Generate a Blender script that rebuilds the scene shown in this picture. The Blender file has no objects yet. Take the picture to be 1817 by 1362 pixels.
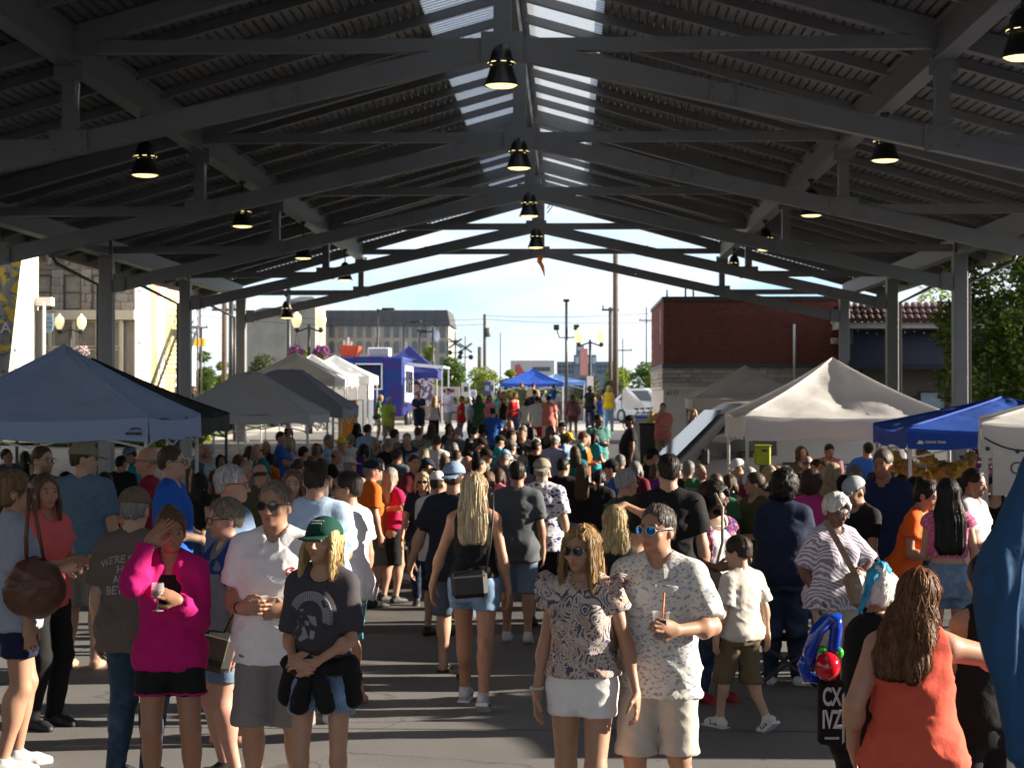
import bpy, math, random, time
import numpy as np
from mathutils import Vector, Matrix, Euler
from mathutils.bvhtree import BVHTree

T0 = time.time()
rng = random.Random(7)
C = bpy.context.scene.collection
SC = bpy.context.scene
R = math.radians
PI = math.pi

# ------------------------------------------------------------------ camera
F_PX, CX, CY = 3050.0, 908.5, 681.0
CAMZ, YAW, PITCH = 2.35, math.atan(99.5 / 3050), math.atan(23 / 3050)
cam_d = bpy.data.cameras.new('camera')
cam = bpy.data.objects.new('camera', cam_d)
C.objects.link(cam)
cam.location = (0, 0, CAMZ)
cam.rotation_euler = (PI / 2 + PITCH, 0, YAW)
cam_d.sensor_width = 36
cam_d.lens = F_PX / 1817 * 36
cam_d.clip_start = 0.1
cam_d.clip_end = 6000
cam_d.dof.use_dof = True
cam_d.dof.focus_distance = 9.0
cam_d.dof.aperture_fstop = 6.3
SC.camera = cam

# ------------------------------------------------------------------ light
SUN_AZ, SUN_EL = R(7), R(18)          # azimuth from +x towards +y
SKY_STR, SUN_STR, EXPO = 0.052, 5.0, 1.55
world = bpy.data.worlds.new('World')
SC.world = world
world.use_nodes = True
wt = world.node_tree
wt.nodes.clear()
def wn(t, **kw):
 n = wt.nodes.new(t)
 for k, v in kw.items():
  setattr(n, k, v)
 return n
sky = wn('ShaderNodeTexSky', sky_type='NISHITA', sun_disc=False)
sky.sun_elevation = SUN_EL
sky.sun_rotation = PI / 2 - SUN_AZ
sky.air_density, sky.dust_density, sky.ozone_density = 1.0, 0.0, 4.0
tc = wn('ShaderNodeTexCoord')
mp = wn('ShaderNodeMapping'); mp.inputs['Scale'].default_value = (1, 1, 3.2)
nz = wn('ShaderNodeTexNoise'); nz.inputs['Scale'].default_value = 3.4
nz.inputs['Detail'].default_value = 7; nz.inputs['Roughness'].default_value = 0.55
nz.inputs['Distortion'].default_value = 0.3
cr = wn('ShaderNodeValToRGB')
cr.color_ramp.elements[0].position = 0.32; cr.color_ramp.elements[1].position = 0.55
mx = wn('ShaderNodeMix', data_type='RGBA')
mx.inputs['B'].default_value = (7.6, 8.2, 8.9, 1)   # sunlit cloud, in the units of the sky texture
bg = wn('ShaderNodeBackground'); bg.inputs['Strength'].default_value = SKY_STR
wo = wn('ShaderNodeOutputWorld')
L = wt.links.new
L(tc.outputs['Generated'], mp.inputs['Vector']); L(mp.outputs['Vector'], nz.inputs['Vector'])
L(nz.outputs['Fac'], cr.inputs['Fac']); L(cr.outputs['Color'], mx.inputs['Factor'])
gn = wn('ShaderNodeMix', data_type='RGBA', blend_type='MULTIPLY'); gn.inputs['Factor'].default_value = 1; gn.inputs['B'].default_value = (1.0, 1.25, 1.6, 1)
L(sky.outputs['Color'], gn.inputs['A']); L(gn.outputs['Result'], mx.inputs['A']); L(mx.outputs['Result'], bg.inputs['Color'])
L(bg.outputs['Background'], wo.inputs['Surface'])
sd = bpy.data.lights.new('sun', 'SUN')
sd.energy, sd.angle, sd.color = SUN_STR, R(0.53), (1.0, 0.88, 0.73)
sun = bpy.data.objects.new('sun', sd)
C.objects.link(sun)
SUND = Vector((math.cos(SUN_AZ) * math.cos(SUN_EL), math.sin(SUN_AZ) * math.cos(SUN_EL), math.sin(SUN_EL)))
sun.rotation_euler = SUND.to_track_quat('Z', 'Y').to_euler()
sun.location = (40, 30, 40)
SC.view_settings.view_transform = 'Standard'
SC.view_settings.look = 'None'
SC.view_settings.exposure = EXPO
SC.view_settings.gamma = 1
SC.view_settings.use_curve_mapping = False
SC.render.engine = 'CYCLES'
SC.cycles.max_bounces = 6
SC.cycles.diffuse_bounces = 4
SC.cycles.glossy_bounces = 3
SC.cycles.transmission_bounces = 4
SC.cycles.transparent_max_bounces = 8
SC.cycles.caustics_reflective = False
SC.cycles.caustics_refractive = False

# ------------------------------------------------------------------ places
_cm = Matrix.Translation(cam.location) @ cam.rotation_euler.to_matrix().to_4x4()
def at(px, py, Y):
 """point of the plane y = Y that a pixel of the photograph looks at"""
 d = _cm.to_3x3() @ Vector(((px - CX) / F_PX, (CY - py) / F_PX, -1.0))
 return cam.location + d * (Y / d.y)
_gz = [(0, 2.30), (9, 2.30), (13, 2.30), (17, 2.42), (21, 2.53), (26, 2.55), (30, 2.42), (38, 2.17), (60, 1.6), (78, 1.3), (100, 1.2), (4000, 1.2)]
_gx = np.concatenate([np.linspace(0, 110, 221)])
_gh = np.interp(_gx, [a for a, b in _gz], [CAMZ - b for a, b in _gz])
for _ in range(20):
 _gh[1:-1] = (_gh[:-2] + 2 * _gh[1:-1] + _gh[2:]) / 4
def gz(y):
 return float(np.interp(y, _gx, _gh))
# ------------------------------------------------------------------ helpers
def tag(o, label=None, cat=None, group=None, kind=None):
 if label:
  for w_ in ('the', 'a', 'an', 'just', 'deep'):
   ws_ = label.split()
   if len(ws_) > 16:
    out_ = []
    for i_, t_ in enumerate(ws_):
     if t_ == w_ and len(ws_) - (i_ - len(out_)) > 16: continue
     out_.append(t_)
    label = ' '.join(out_)
  o['label'] = label
 if cat: o['category'] = cat
 if group: o['group'] = group
 if kind: o['kind'] = kind
 return o
def empty(name, loc=(0, 0, 0), rz=0.0, label=None, cat=None, group=None):
 o = bpy.data.objects.new(name, None)
 o.empty_display_size = 0.1
 C.objects.link(o)
 o.location = loc
 o.rotation_euler = (0, 0, rz)
 return tag(o, label, cat, group)
def link(name, me, mats=None, parent=None, loc=None, rot=None, scale=None):
 o = bpy.data.objects.new(name, me)
 C.objects.link(o)
 if parent is not None: o.parent = parent
 if loc is not None: o.location = loc
 if rot is not None: o.rotation_euler = rot
 if scale is not None: o.scale = scale
 if mats is not None:
  if not isinstance(mats, (list, tuple)): mats = [mats]
  if len(me.materials) == 0:
   for m in mats: me.materials.append(m)
  else:
   for i, m in enumerate(mats):
    if me.materials[i] is not m:
     o.material_slots[i].link = 'OBJECT'
     o.material_slots[i].material = m
 return o
class MB:
 """collects simple solids into one mesh"""
 def __init__(s): s.v, s.f, s.sm = [], [], []
 def add(s, vs, fs, smooth=False):
  n = len(s.v)
  s.v += [tuple(v) for v in vs]
  s.f += [tuple(i + n for i in f) for f in fs]
  s.sm += [smooth] * len(fs)
  return s
 def box(s, c, d, rot=None, bev=0.0):
  x, y, z = d[0] / 2, d[1] / 2, d[2] / 2
  if bev > 0:
   b = min(bev, x * .9, y * .9, z * .9)
   vs = []
   for sx in (-1, 1):
    for sy in (-1, 1):
     for sz in (-1, 1):
      vs += [(sx * (x - b), sy * (y - b), sz * z), (sx * (x - b), sy * y, sz * (z - b)), (sx * x, sy * (y - b), sz * (z - b))]
   me = bpy.data.meshes.new('t'); import bmesh
   bm = bmesh.new()
   for v in vs: bm.verts.new(v)
   r = bmesh.ops.convex_hull(bm, input=bm.verts[:])
   bm.verts.index_update()
   fs = [[v.index for v in f.verts] for f in bm.faces]
   vs = [v.co.copy() for v in bm.verts]
   bm.free(); bpy.data.meshes.remove(me)
  else:
   vs = [(-x, -y, -z), (x, -y, -z), (x, y, -z), (-x, y, -z), (-x, -y, z), (x, -y, z), (x, y, z), (-x, y, z)]
   fs = [(0, 3, 2, 1), (4, 5, 6, 7), (0, 1, 5, 4), (1, 2, 6, 5), (2, 3, 7, 6), (3, 0, 4, 7)]
  M = Matrix.Translation(Vector(c))
  if rot is not None:
   M = M @ (rot.to_4x4() if isinstance(rot, Matrix) else Euler(rot).to_matrix().to_4x4())
  return s.add([M @ Vector(v) for v in vs], fs)
 def beam(s, a, b, w, h, up=(0, 0, 1)):
  """box from a to b, w wide sideways and h deep along up"""
  a, b = Vector(a), Vector(b)
  d = (b - a).normalized()
  side = d.cross(Vector(up))
  if side.length < 1e-5: side = d.cross(Vector((0, 1, 0)))
  side.normalize()
  u = side.cross(d).normalized()
  vs = [p + side * (i * w / 2) + u * (j * h / 2) for p in (a, b) for i, j in ((-1, -1), (1, -1), (1, 1), (-1, 1))]
  return s.add(vs, [(0, 1, 2, 3), (7, 6, 5, 4), (0, 4, 5, 1), (1, 5, 6, 2), (2, 6, 7, 3), (3, 7, 4, 0)])
 def tube(s, pts, r, n=8, cap=True):
  pts = [Vector(p) for p in pts]
  rs = r if isinstance(r, (list, tuple)) else [r] * len(pts)
  vs, fs = [], []
  ref = None
  for i, p in enumerate(pts):
   d = (pts[min(i + 1, len(pts) - 1)] - pts[max(i - 1, 0)]).normalized()
   if ref is None:
    ref = d.cross(Vector((0, 0, 1)))
    if ref.length < 1e-3: ref = d.cross(Vector((0, 1, 0)))
    ref.normalize()
   a = (ref - d * ref.dot(d)).normalized(); ref = a
   b = d.cross(a)
   vs += [p + (a * math.cos(2 * PI * k / n) + b * math.sin(2 * PI * k / n)) * rs[i] for k in range(n)]
  for i in range(len(pts) - 1):
   for k in range(n):
    k2 = (k + 1) % n
    fs.append((i * n + k, i * n + k2, (i + 1) * n + k2, (i + 1) * n + k))
  m = len(fs)
  s.add(vs, fs, True)
  if cap:
   base = len(s.v) - len(vs)
   s.f += [tuple(base + k for k in reversed(range(n))), tuple(base + (len(pts) - 1) * n + k for k in range(n))]
   s.sm += [False, False]
  return s
 def lathe(s, prof, c=(0, 0, 0), n=16, smooth=True):
  vs, fs = [], []
  c = Vector(c)
  for r, z in prof:
   vs += [c + Vector((r * math.cos(2 * PI * k / n), r * math.sin(2 * PI * k / n), z)) for k in range(n)]
  for i in range(len(prof) - 1):
   for k in range(n):
    k2 = (k + 1) % n
    fs.append((i * n + k, i * n + k2, (i + 1) * n + k2, (i + 1) * n + k))
  return s.add(vs, fs, smooth)
 def ball(s, c, r, n=12, m=8):
  r = r if isinstance(r, (list, tuple)) else (r, r, r)
  vs, fs = [], []
  for i in range(m + 1):
   t = PI * i / m
   for k in range(n):
    a = 2 * PI * k / n
    vs.append((c[0] + r[0] * math.sin(t) * math.cos(a), c[1] + r[1] * math.sin(t) * math.sin(a), c[2] + r[2] * math.cos(t)))
  for i in range(m):
   for k in range(n):
    k2 = (k + 1) % n
    fs.append((i * n + k, (i + 1) * n + k, (i + 1) * n + k2, i * n + k2))
  return s.add(vs, fs, True)
 def prism(s, poly, z0, z1, M=None):
  """polygon (x, y) extruded z0..z1"""
  n = len(poly)
  vs = [Vector((x, y, z0)) for x, y in poly] + [Vector((x, y, z1)) for x, y in poly]
  if M is not None: vs = [M @ v for v in vs]
  fs = [tuple(reversed(range(n))), tuple(range(n, 2 * n))] + [(i, (i + 1) % n, n + (i + 1) % n, n + i) for i in range(n)]
  return s.add(vs, fs)
 def mesh(s, name='mesh'):
  me = bpy.data.meshes.new(name)
  me.from_pydata(s.v, [], s.f)
  me.polygons.foreach_set('use_smooth', s.sm)
  me.update()
  return me
 def build(s, name, mat=None, parent=None, **kw):
  return link(name, s.mesh(name), mat, parent, **kw)
def mesh_np(name, v, q, smooth=True):
 me = bpy.data.meshes.new(name)
 v = np.asarray(v, np.float32); q = np.asarray(q, np.int32)
 k = q.shape[1]
 me.vertices.add(len(v)); me.vertices.foreach_set('co', v.ravel())
 me.loops.add(q.size); me.loops.foreach_set('vertex_index', q.ravel())
 me.polygons.add(len(q)); me.polygons.foreach_set('loop_start', np.arange(len(q), dtype=np.int32) * k)
 me.polygons.foreach_set('use_smooth', np.full(len(q), smooth, bool))
 me.update(calc_edges=True)
 return me
def grid_mesh(name, P, smooth=True, thick=0.0, closed_u=False):
 """P[nu, nv, 3] -> quads; thick adds a second skin along the normal"""
 P = np.asarray(P, float)
 nu, nv = P.shape[:2]
 idx = np.arange(nu * nv).reshape(nu, nv)
 q = np.stack([idx[:-1, :-1], idx[1:, :-1], idx[1:, 1:], idx[:-1, 1:]], -1).reshape(-1, 4)
 v = P.reshape(-1, 3)
 return mesh_np(name, v, q, smooth)

# ------------------------------------------------------------------ materials
MATS = {}
def nt(m):
 m.use_nodes = True
 t = m.node_tree
 return t, t.nodes['Principled BSDF'], t.links.new
def N(t, ty, **kw):
 n = t.nodes.new(ty)
 for k, v in kw.items():
  if k in n.inputs.keys() if hasattr(n.inputs, 'keys') else False: n.inputs[k].default_value = v
  else: setattr(n, k, v)
 return n
def c4(c): return (c[0], c[1], c[2], 1)
def mat(name, col, rough=.6, metal=0.0, var=0.12, scale=8.0, bump=0.0, bscale=60.0, spec=None, stretch=None, dirt=None):
 """plain surface with mottled colour, optional fine relief and dirt patches"""
 if name in MATS: return MATS[name]
 m = bpy.data.materials.new(name); MATS[name] = m
 t, b, L = nt(m)
 b.inputs['Roughness'].default_value = rough
 b.inputs['Metallic'].default_value = metal
 if spec is not None: b.inputs['Specular IOR Level'].default_value = spec
 tcn = N(t, 'ShaderNodeTexCoord')
 src = tcn.outputs['Object']
 if stretch:
  mpn = N(t, 'ShaderNodeMapping'); mpn.inputs['Scale'].default_value = stretch
  L(src, mpn.inputs['Vector']); src = mpn.outputs['Vector']
 n = N(t, 'ShaderNodeTexNoise'); n.inputs['Scale'].default_value = scale; n.inputs['Detail'].default_value = 6
 n.inputs['Roughness'].default_value = .65
 L(src, n.inputs['Vector'])
 r = N(t, 'ShaderNodeMapRange'); r.inputs['From Min'].default_value = .25; r.inputs['From Max'].default_value = .75
 r.inputs['To Min'].default_value = 1 - var; r.inputs['To Max'].default_value = 1 + var
 L(n.outputs['Fac'], r.inputs['Value'])
 mu = N(t, 'ShaderNodeMix', data_type='RGBA', blend_type='MULTIPLY'); mu.inputs['Factor'].default_value = 1
 mu.inputs['A'].default_value = c4(col); L(r.outputs['Result'], mu.inputs['B'])
 out = mu.outputs['Result']
 if dirt:
  n2 = N(t, 'ShaderNodeTexNoise'); n2.inputs['Scale'].default_value = dirt[2]; n2.inputs['Detail'].default_value = 8
  L(tcn.outputs['Object'], n2.inputs['Vector'])
  rr = N(t, 'ShaderNodeMapRange'); rr.inputs['From Min'].default_value = .5; rr.inputs['From Max'].default_value = .75
  rr.inputs['To Max'].default_value = dirt[1]
  L(n2.outputs['Fac'], rr.inputs['Value'])
  m2 = N(t, 'ShaderNodeMix', data_type='RGBA'); m2.inputs['B'].default_value = c4(dirt[0])
  L(rr.outputs['Result'], m2.inputs['Factor']); L(out, m2.inputs['A']); out = m2.outputs['Result']
 L(out, b.inputs['Base Color'])
 if bump:
  n3 = N(t, 'ShaderNodeTexNoise'); n3.inputs['Scale'].default_value = bscale; n3.inputs['Detail'].default_value = 4
  L(src, n3.inputs['Vector'])
  bp = N(t, 'ShaderNodeBump'); bp.inputs['Strength'].default_value = bump; bp.inputs['Distance'].default_value = .01
  L(n3.outputs['Fac'], bp.inputs['Height']); L(bp.outputs['Normal'], b.inputs['Normal'])
 return m
def glass(name, col=(.03, .04, .05), rough=.05):
 if name in MATS: return MATS[name]
 m = mat(name, col, rough, spec=.8, var=.3, scale=1.5)
 return m
def emit(name, col, st):
 if name in MATS: return MATS[name]
 m = bpy.data.materials.new(name); MATS[name] = m
 t, b, L = nt(m)
 b.inputs['Base Color'].default_value = c4(col)
 b.inputs['Emission Color'].default_value = c4(col)
 b.inputs['Emission Strength'].default_value = st
 return m
def translucent(name, col, trans=.5, rough=.7, var=.08, scale=6):
 """thin cloth or sheet that lets some light through"""
 if name in MATS: return MATS[name]
 m = mat(name, col, rough, var=var, scale=scale, bump=.35, bscale=11)
 t, b, L = nt(m)
 out = [n for n in t.nodes if n.type == 'OUTPUT_MATERIAL'][0]
 tr = N(t, 'ShaderNodeBsdfTranslucent')
 L(b.inputs['Base Color'].links[0].from_socket, tr.inputs['Color'])
 ms = N(t, 'ShaderNodeMixShader'); ms.inputs['Fac'].default_value = trans
 L(b.outputs['BSDF'], ms.inputs[1]); L(tr.outputs['BSDF'], ms.inputs[2]); L(ms.outputs['Shader'], out.inputs['Surface'])
 return m
WS = bpy.data.scenes.new('workshop')     # an empty scene to evaluate single objects in; removed at the end
def evaluated(data, mod=None):
 o = bpy.data.objects.new('t', data); WS.collection.objects.link(o)
 if mod:
  m = o.modifiers.new('d', 'DECIMATE'); m.ratio = mod
 with bpy.context.temp_override(scene=WS, view_layer=WS.view_layers[0]):
  dg = bpy.context.evaluated_depsgraph_get(); dg.update()
 me = bpy.data.meshes.new_from_object(o.evaluated_get(dg), preserve_all_data_layers=True, depsgraph=dg)
 bpy.data.objects.remove(o)
 return me
def lighter(me, ratio):
 nm_ = me.name; out = evaluated(me, ratio)
 bpy.data.meshes.remove(me); out.name = nm_.split('.')[0]
 return out
def text_mesh(txt, size=1.0, extrude=.0, bold=0.0, align='CENTER', spacing=1.0):
 cu = bpy.data.curves.new('t', 'FONT'); cu.body = txt; cu.size = size; cu.extrude = extrude; cu.offset = bold
 cu.align_x = align; cu.align_y = 'CENTER'; cu.space_character = spacing; cu.resolution_u = 3
 me = evaluated(cu); bpy.data.curves.remove(cu)
 me.materials.clear()
 return me
def set_text(name, txt, size, mat_, parent, loc, rot, extrude=.004, bold=0.0, align='CENTER', sx=1.0):
 return link(name, text_mesh(txt, size, extrude, bold, align), mat_, parent, loc=loc, rot=rot, scale=(sx, 1, 1))
# ------------------------------------------------------------------ people: signed distance bodies, meshed with surface nets
def V(*a): return np.array(a, float)
class Grid:
 def __init__(s, res): s.res, s.pr = res, []
 def rc(s, a, b, ra, rb, k=.02, clips=(), op=1, flat=None):
  s.pr.append(('rc', np.array(a, float), np.array(b, float), ra, rb, k, clips, op, flat)); return s
 def el(s, c, r, M=None, k=.02, clips=(), op=1):
  s.pr.append(('el', np.array(c, float), np.array(r, float), M, None, k, clips, op, None)); return s
 def loft(s, secs, M=None, k=.02, clips=(), op=1, n=2.0):
  s.pr.append(('lo', np.array(secs, float), n, M, None, k, clips, op, None)); return s
 def bbox(s, p):
  ty = p[0]
  if ty == 'rc':
   r = max(p[3], p[4])
   return np.minimum(p[1], p[2]) - r, np.maximum(p[1], p[2]) + r
  if ty == 'el':
   c, r = p[1], p[2]
   lo, hi = c - r, c + r
  else:
   q = p[1]
   lo = V(-q[:, 1].max(), (q[:, 3] - q[:, 2]).min(), q[:, 0].min()); hi = V(q[:, 1].max(), (q[:, 3] + q[:, 2]).max(), q[:, 0].max())
  if p[3] is not None:
   cs = np.array([[x, y, z, 1] for x in (lo[0], hi[0]) for y in (lo[1], hi[1]) for z in (lo[2], hi[2])]) @ np.array(p[3]).T
   lo, hi = cs[:, :3].min(0), cs[:, :3].max(0)
  return lo, hi
 def run(s):
  res = s.res
  bbs = [s.bbox(p) for p in s.pr]
  add = [i for i, p in enumerate(s.pr) if p[7] > 0]
  lo = np.min([bbs[i][0] for i in add], 0) - 5 * res; hi = np.max([bbs[i][1] for i in add], 0) + 5 * res
  lo = np.floor(lo / res) * res
  n = np.ceil((hi - lo) / res).astype(int) + 1
  D = np.full(n, .15, np.float32)
  ax = [lo[i] + res * np.arange(n[i]) for i in range(3)]
  for p, (bl, bh) in zip(s.pr, bbs):
   m = p[5] + 4 * res
   i0 = np.clip(np.floor((bl - m - lo) / res).astype(int), 0, n); i1 = np.clip(np.ceil((bh + m - lo) / res).astype(int) + 1, 0, n)
   if (i1 <= i0).any(): continue
   sl = tuple(slice(a, b) for a, b in zip(i0, i1))
   X = ax[0][sl[0]][:, None, None]; Y = ax[1][sl[1]][None, :, None]; Z = ax[2][sl[2]][None, None, :]
   if p[0] == 'rc':
    a, b, ra, rb, fl = p[1], p[2], p[3], p[4], p[8]
    ab = b - a; L2 = max(ab @ ab, 1e-9)
    x, y, z = X - a[0], Y - a[1], Z - a[2]
    t = np.clip((x * ab[0] + y * ab[1] + z * ab[2]) / L2, 0, 1)
    dx, dy, dz = x - t * ab[0], y - t * ab[1], z - t * ab[2]
    if fl is not None:     # squash along a direction
     nv, kf = fl
     dn = dx * nv[0] + dy * nv[1] + dz * nv[2]
     d = np.sqrt(dx * dx + dy * dy + dz * dz + dn * dn * (kf * kf - 1)) - (ra + (rb - ra) * t)
    else:
     d = np.sqrt(dx * dx + dy * dy + dz * dz) - (ra + (rb - ra) * t)
   else:
    M = p[3]
    if M is not None:
     I = np.linalg.inv(np.array(M))
     x, y, z = [I[i, 0] * X + I[i, 1] * Y + I[i, 2] * Z + I[i, 3] for i in range(3)]
    else:
     x, y, z = X, Y, Z
    if p[0] == 'el':
     c, r = p[1], p[2]
     x, y, z = (x - c[0]) / r[0], (y - c[1]) / r[1], (z - c[2]) / r[2]
     q = np.sqrt(x * x + y * y + z * z) + 1e-9
     d = q * (q - 1) / (np.sqrt((x / r[0]) ** 2 + (y / r[1]) ** 2 + (z / r[2]) ** 2) + 1e-9)
     d = np.maximum(d, -min(r))
    else:
     S, e = p[1], p[2]
     zz = z if z.shape == np.broadcast(x, y, z).shape or M is None else z
     A = np.interp(zz, S[:, 0], S[:, 1]); B = np.interp(zz, S[:, 0], S[:, 2]); c = np.interp(zz, S[:, 0], S[:, 3])
     u, w = np.abs(x) / A, np.abs(y - c) / B
     q = (u ** e + w ** e) ** (1 / e) + 1e-9
     g = np.sqrt((u ** (e - 1) / A) ** 2 + (w ** (e - 1) / B) ** 2) / q ** (e - 1) + 1e-6
     d = np.maximum((q - 1) / g, -np.minimum(A, B))
     d = np.maximum(d, np.maximum(S[0, 0] - zz, zz - S[-1, 0]))
   for c, nn in p[6]:
    d = np.maximum(d, (X - c[0]) * nn[0] + (Y - c[1]) * nn[1] + (Z - c[2]) * nn[2])
   k = p[5]; s0 = D[sl]
   if p[7] > 0:
    h = np.clip(.5 + .5 * (s0 - d) / k, 0, 1)
    D[sl] = s0 + (d - s0) * h - k * h * (1 - h)
   else:
    d = -d
    h = np.clip(.5 - .5 * (s0 - d) / k, 0, 1)
    D[sl] = s0 + (d - s0) * h + k * h * (1 - h)
  return nets(D, lo, res)
def nets(D, lo, res):
 D = np.where(D == 0, 1e-6, D)
 I = D < 0
 any8 = None
 n = np.array(D.shape) - 1
 cnt = np.zeros(n, np.int8)
 for a in (0, 1):
  for b in (0, 1):
   for c in (0, 1):
    cnt += I[a:a + n[0], b:b + n[1], c:c + n[2]]
 act = (cnt > 0) & (cnt < 8)
 ii = np.argwhere(act)
 ids = np.full(n, -1, np.int32); ids[act] = np.arange(len(ii))
 acc = np.zeros((len(ii), 3)); num = np.zeros(len(ii))
 cor = [(a, b, c) for a in (0, 1) for b in (0, 1) for c in (0, 1)]
 val = {c: D[ii[:, 0] + c[0], ii[:, 1] + c[1], ii[:, 2] + c[2]] for c in cor}
 for c in cor:
  for ax in range(3):
   if c[ax]: continue
   e = list(c); e[ax] = 1; e = tuple(e)
   v0, v1 = val[c], val[e]
   m = (v0 < 0) != (v1 < 0)
   t = np.where(m, v0 / np.where(m, v0 - v1, 1), 0)
   pt = np.tile(np.array(c, float), (len(ii), 1)); pt[:, ax] = t
   acc += pt * m[:, None]; num += m
 vert = lo + res * (ii + acc / num[:, None])
 quads = []
 for ax in range(3):
  b, c = (ax + 1) % 3, (ax + 2) % 3
  sl0 = [slice(1, -1)] * 3; sl1 = [slice(1, -1)] * 3
  sl0[ax] = slice(0, -1); sl1[ax] = slice(1, None)
  A, B = I[tuple(sl0)], I[tuple(sl1)]
  for flag, m in ((0, A & ~B), (1, ~A & B)):
   e = np.argwhere(m)
   if not len(e): continue
   off = np.ones(3, int); off[ax] = 0
   e = e + off
   def cell(db, dc):
    q = e.copy(); q[:, b] -= db; q[:, c] -= dc
    return ids[q[:, 0], q[:, 1], q[:, 2]]
   qd = np.stack([cell(1, 1), cell(0, 1), cell(0, 0), cell(1, 0)], 1)
   quads.append(qd if flag == 0 else qd[:, ::-1])
 return vert, np.concatenate(quads)
def vnormals(v, q):
 n = np.cross(v[q[:, 2]] - v[q[:, 0]], v[q[:, 3]] - v[q[:, 1]])
 o = np.zeros_like(v)
 for i in range(4): np.add.at(o, q[:, i], n)
 return o / (np.linalg.norm(o, axis=1, keepdims=True) + 1e-12)
def vnoise(p, seed=0):
 p = np.asarray(p, float) + 1000.0
 i = np.floor(p).astype(np.int64); f = p - i; f = f * f * (3 - 2 * f)
 o = 0
 for a in (0, 1):
  for b in (0, 1):
   for c in (0, 1):
    h = (i[:, 0] + a) * 374761393 + (i[:, 1] + b) * 668265263 + (i[:, 2] + c) * 2147483647 + seed * 974634777
    h = (h ^ (h >> 13)) * 1274126177 & 0xffffffff
    h = ((h ^ (h >> 16)) & 0xffff) / 65535.0
    o = o + h * (f[:, 0] if a else 1 - f[:, 0]) * (f[:, 1] if b else 1 - f[:, 1]) * (f[:, 2] if c else 1 - f[:, 2])
 return o
def folds(v, q, amp, seed=0, zmask=None, fr=1.0):
 """creases pulled out of the cloth along its normals"""
 n = vnormals(v, q)
 a = v @ np.array([[.85, .15, .5], [-.3, .9, .3], [-.42, -.2, .88]])
 r1 = 1 - np.abs(2 * vnoise(a * np.array([7, 7, 17]) * fr, seed) - 1)
 b = v @ np.array([[.8, -.2, -.55], [.3, .9, .2], [.5, -.25, .82]])
 r2 = 1 - np.abs(2 * vnoise(b * np.array([8, 6, 19]) * fr, seed + 5) - 1)
 r3 = vnoise(v * np.array([22, 22, 6]) * fr, seed + 9)
 d = amp * (1.5 * r1 ** 2 + 1.3 * r2 ** 2 + .6 * r3 - .9)
 if zmask is not None: d = d * zmask(v)
 return v + n * d[:, None]
def rot3(ax, deg): return np.array(Matrix.Rotation(R(deg), 4, ax))
def tr(x, y, z): return np.array(Matrix.Translation((x, y, z)))
def app(M, p): return (M @ np.append(p, 1))[:3]
def rotv(M, p): return M[:3, :3] @ p
def nrm(v): return v / (np.linalg.norm(v) + 1e-12)
def ik(S, T, l1, l2, pole):
 d = T - S; L_ = np.linalg.norm(d); dn = d / (L_ + 1e-9)
 if L_ > (l1 + l2) * .995: L_ = (l1 + l2) * .995; T = S + dn * L_
 L_ = max(L_, abs(l1 - l2) + .02)
 a = (l1 * l1 - l2 * l2 + L_ * L_) / (2 * L_)
 h = math.sqrt(max(l1 * l1 - a * a, 0))
 p = pole - dn * (pole @ dn); p = nrm(p)
 return S + dn * a + p * h, S + dn * L_

# arm presets, for the +x side; x is mirrored for the other: wrist, elbow pole, finger direction, palm normal, curl
ARMS = {
 'down': (V(.245, -.03, .88), V(.3, 1, .1), V(.0, -.12, -1), V(-1, 0, 0), .35),
 'swingf': (V(.25, -.19, .91), V(.3, 1, 0), V(0, -.35, -1), V(-1, 0, 0), .35),
 'swingb': (V(.25, .14, .90), V(.3, 1, 0), V(0, .12, -1), V(-1, 0, 0), .35),
 'cup': (V(.12, -.31, 1.17), V(.3, .6, -1), V(-.75, -.65, .1), V(-.5, .2, -.2), .75),
 'cup2': (V(.18, -.31, 1.12), V(.25, .6, -1), V(-.35, -1, .15), V(-1, 0, 0), .7),
 'belly': (V(.07, -.24, 1.06), V(.6, .6, -.8), V(-1, -.3, -.05), V(0, 1, 0), .5),
 'phone': (V(.07, -.30, 1.22), V(.8, .3, -1), V(-.5, -.6, .6), V(-.2, .7, .6), .6),
 'pocket': (V(.20, -.06, .93), V(.6, 1, .1), V(-.05, -.2, -1), V(-1, 0, 0), .2),
 'hip': (V(.17, -.05, 1.02), V(1, .5, 0), V(-.6, -.8, -.2), V(-.5, 0, -.6), .3),
 'cross': (V(-.05, -.22, 1.17), V(1, .1, -.6), V(-1, -.1, .15), V(0, 1, 0), .4),
 'brow': (V(.03, -.20, 1.60), V(1, -.2, -.7), V(-.9, .05, .45), V(0, .8, -.6), .15),
 'head': (V(.08, .02, 1.77), V(1, -.1, -.2), V(-.75, .4, -.3), V(-.2, 0, -1), .4),
 'face': (V(.06, -.20, 1.50), V(.9, .1, -1), V(-.35, .2, .9), V(-.2, 1, 0), .5),
 'drink': (V(.05, -.22, 1.44), V(.9, .1, -1), V(-.8, -.2, .4), V(-.3, .9, 0), .75),
 'fwd': (V(.18, -.42, 1.10), V(.6, .5, -1), V(-.2, -1, 0), V(0, 0, -1), .3),
 'hold': (V(.25, -.02, .875), V(.3, 1, .1), V(.02, -.1, -1), V(-1, .2, 0), .6),
 'back': (V(.05, .16, 1.0), V(1, .3, -.2), V(-.9, .2, -.3), V(0, 1, 0), .4),
}
def arm_spec(a, sx):
 m = V(sx, 1, 1) if isinstance(a, str) else V(1, 1, 1)
 if isinstance(a, str): a = ARMS[a]
 return a[0] * m, a[1] * m, a[2] * m, a[3] * m, a[4]
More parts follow.
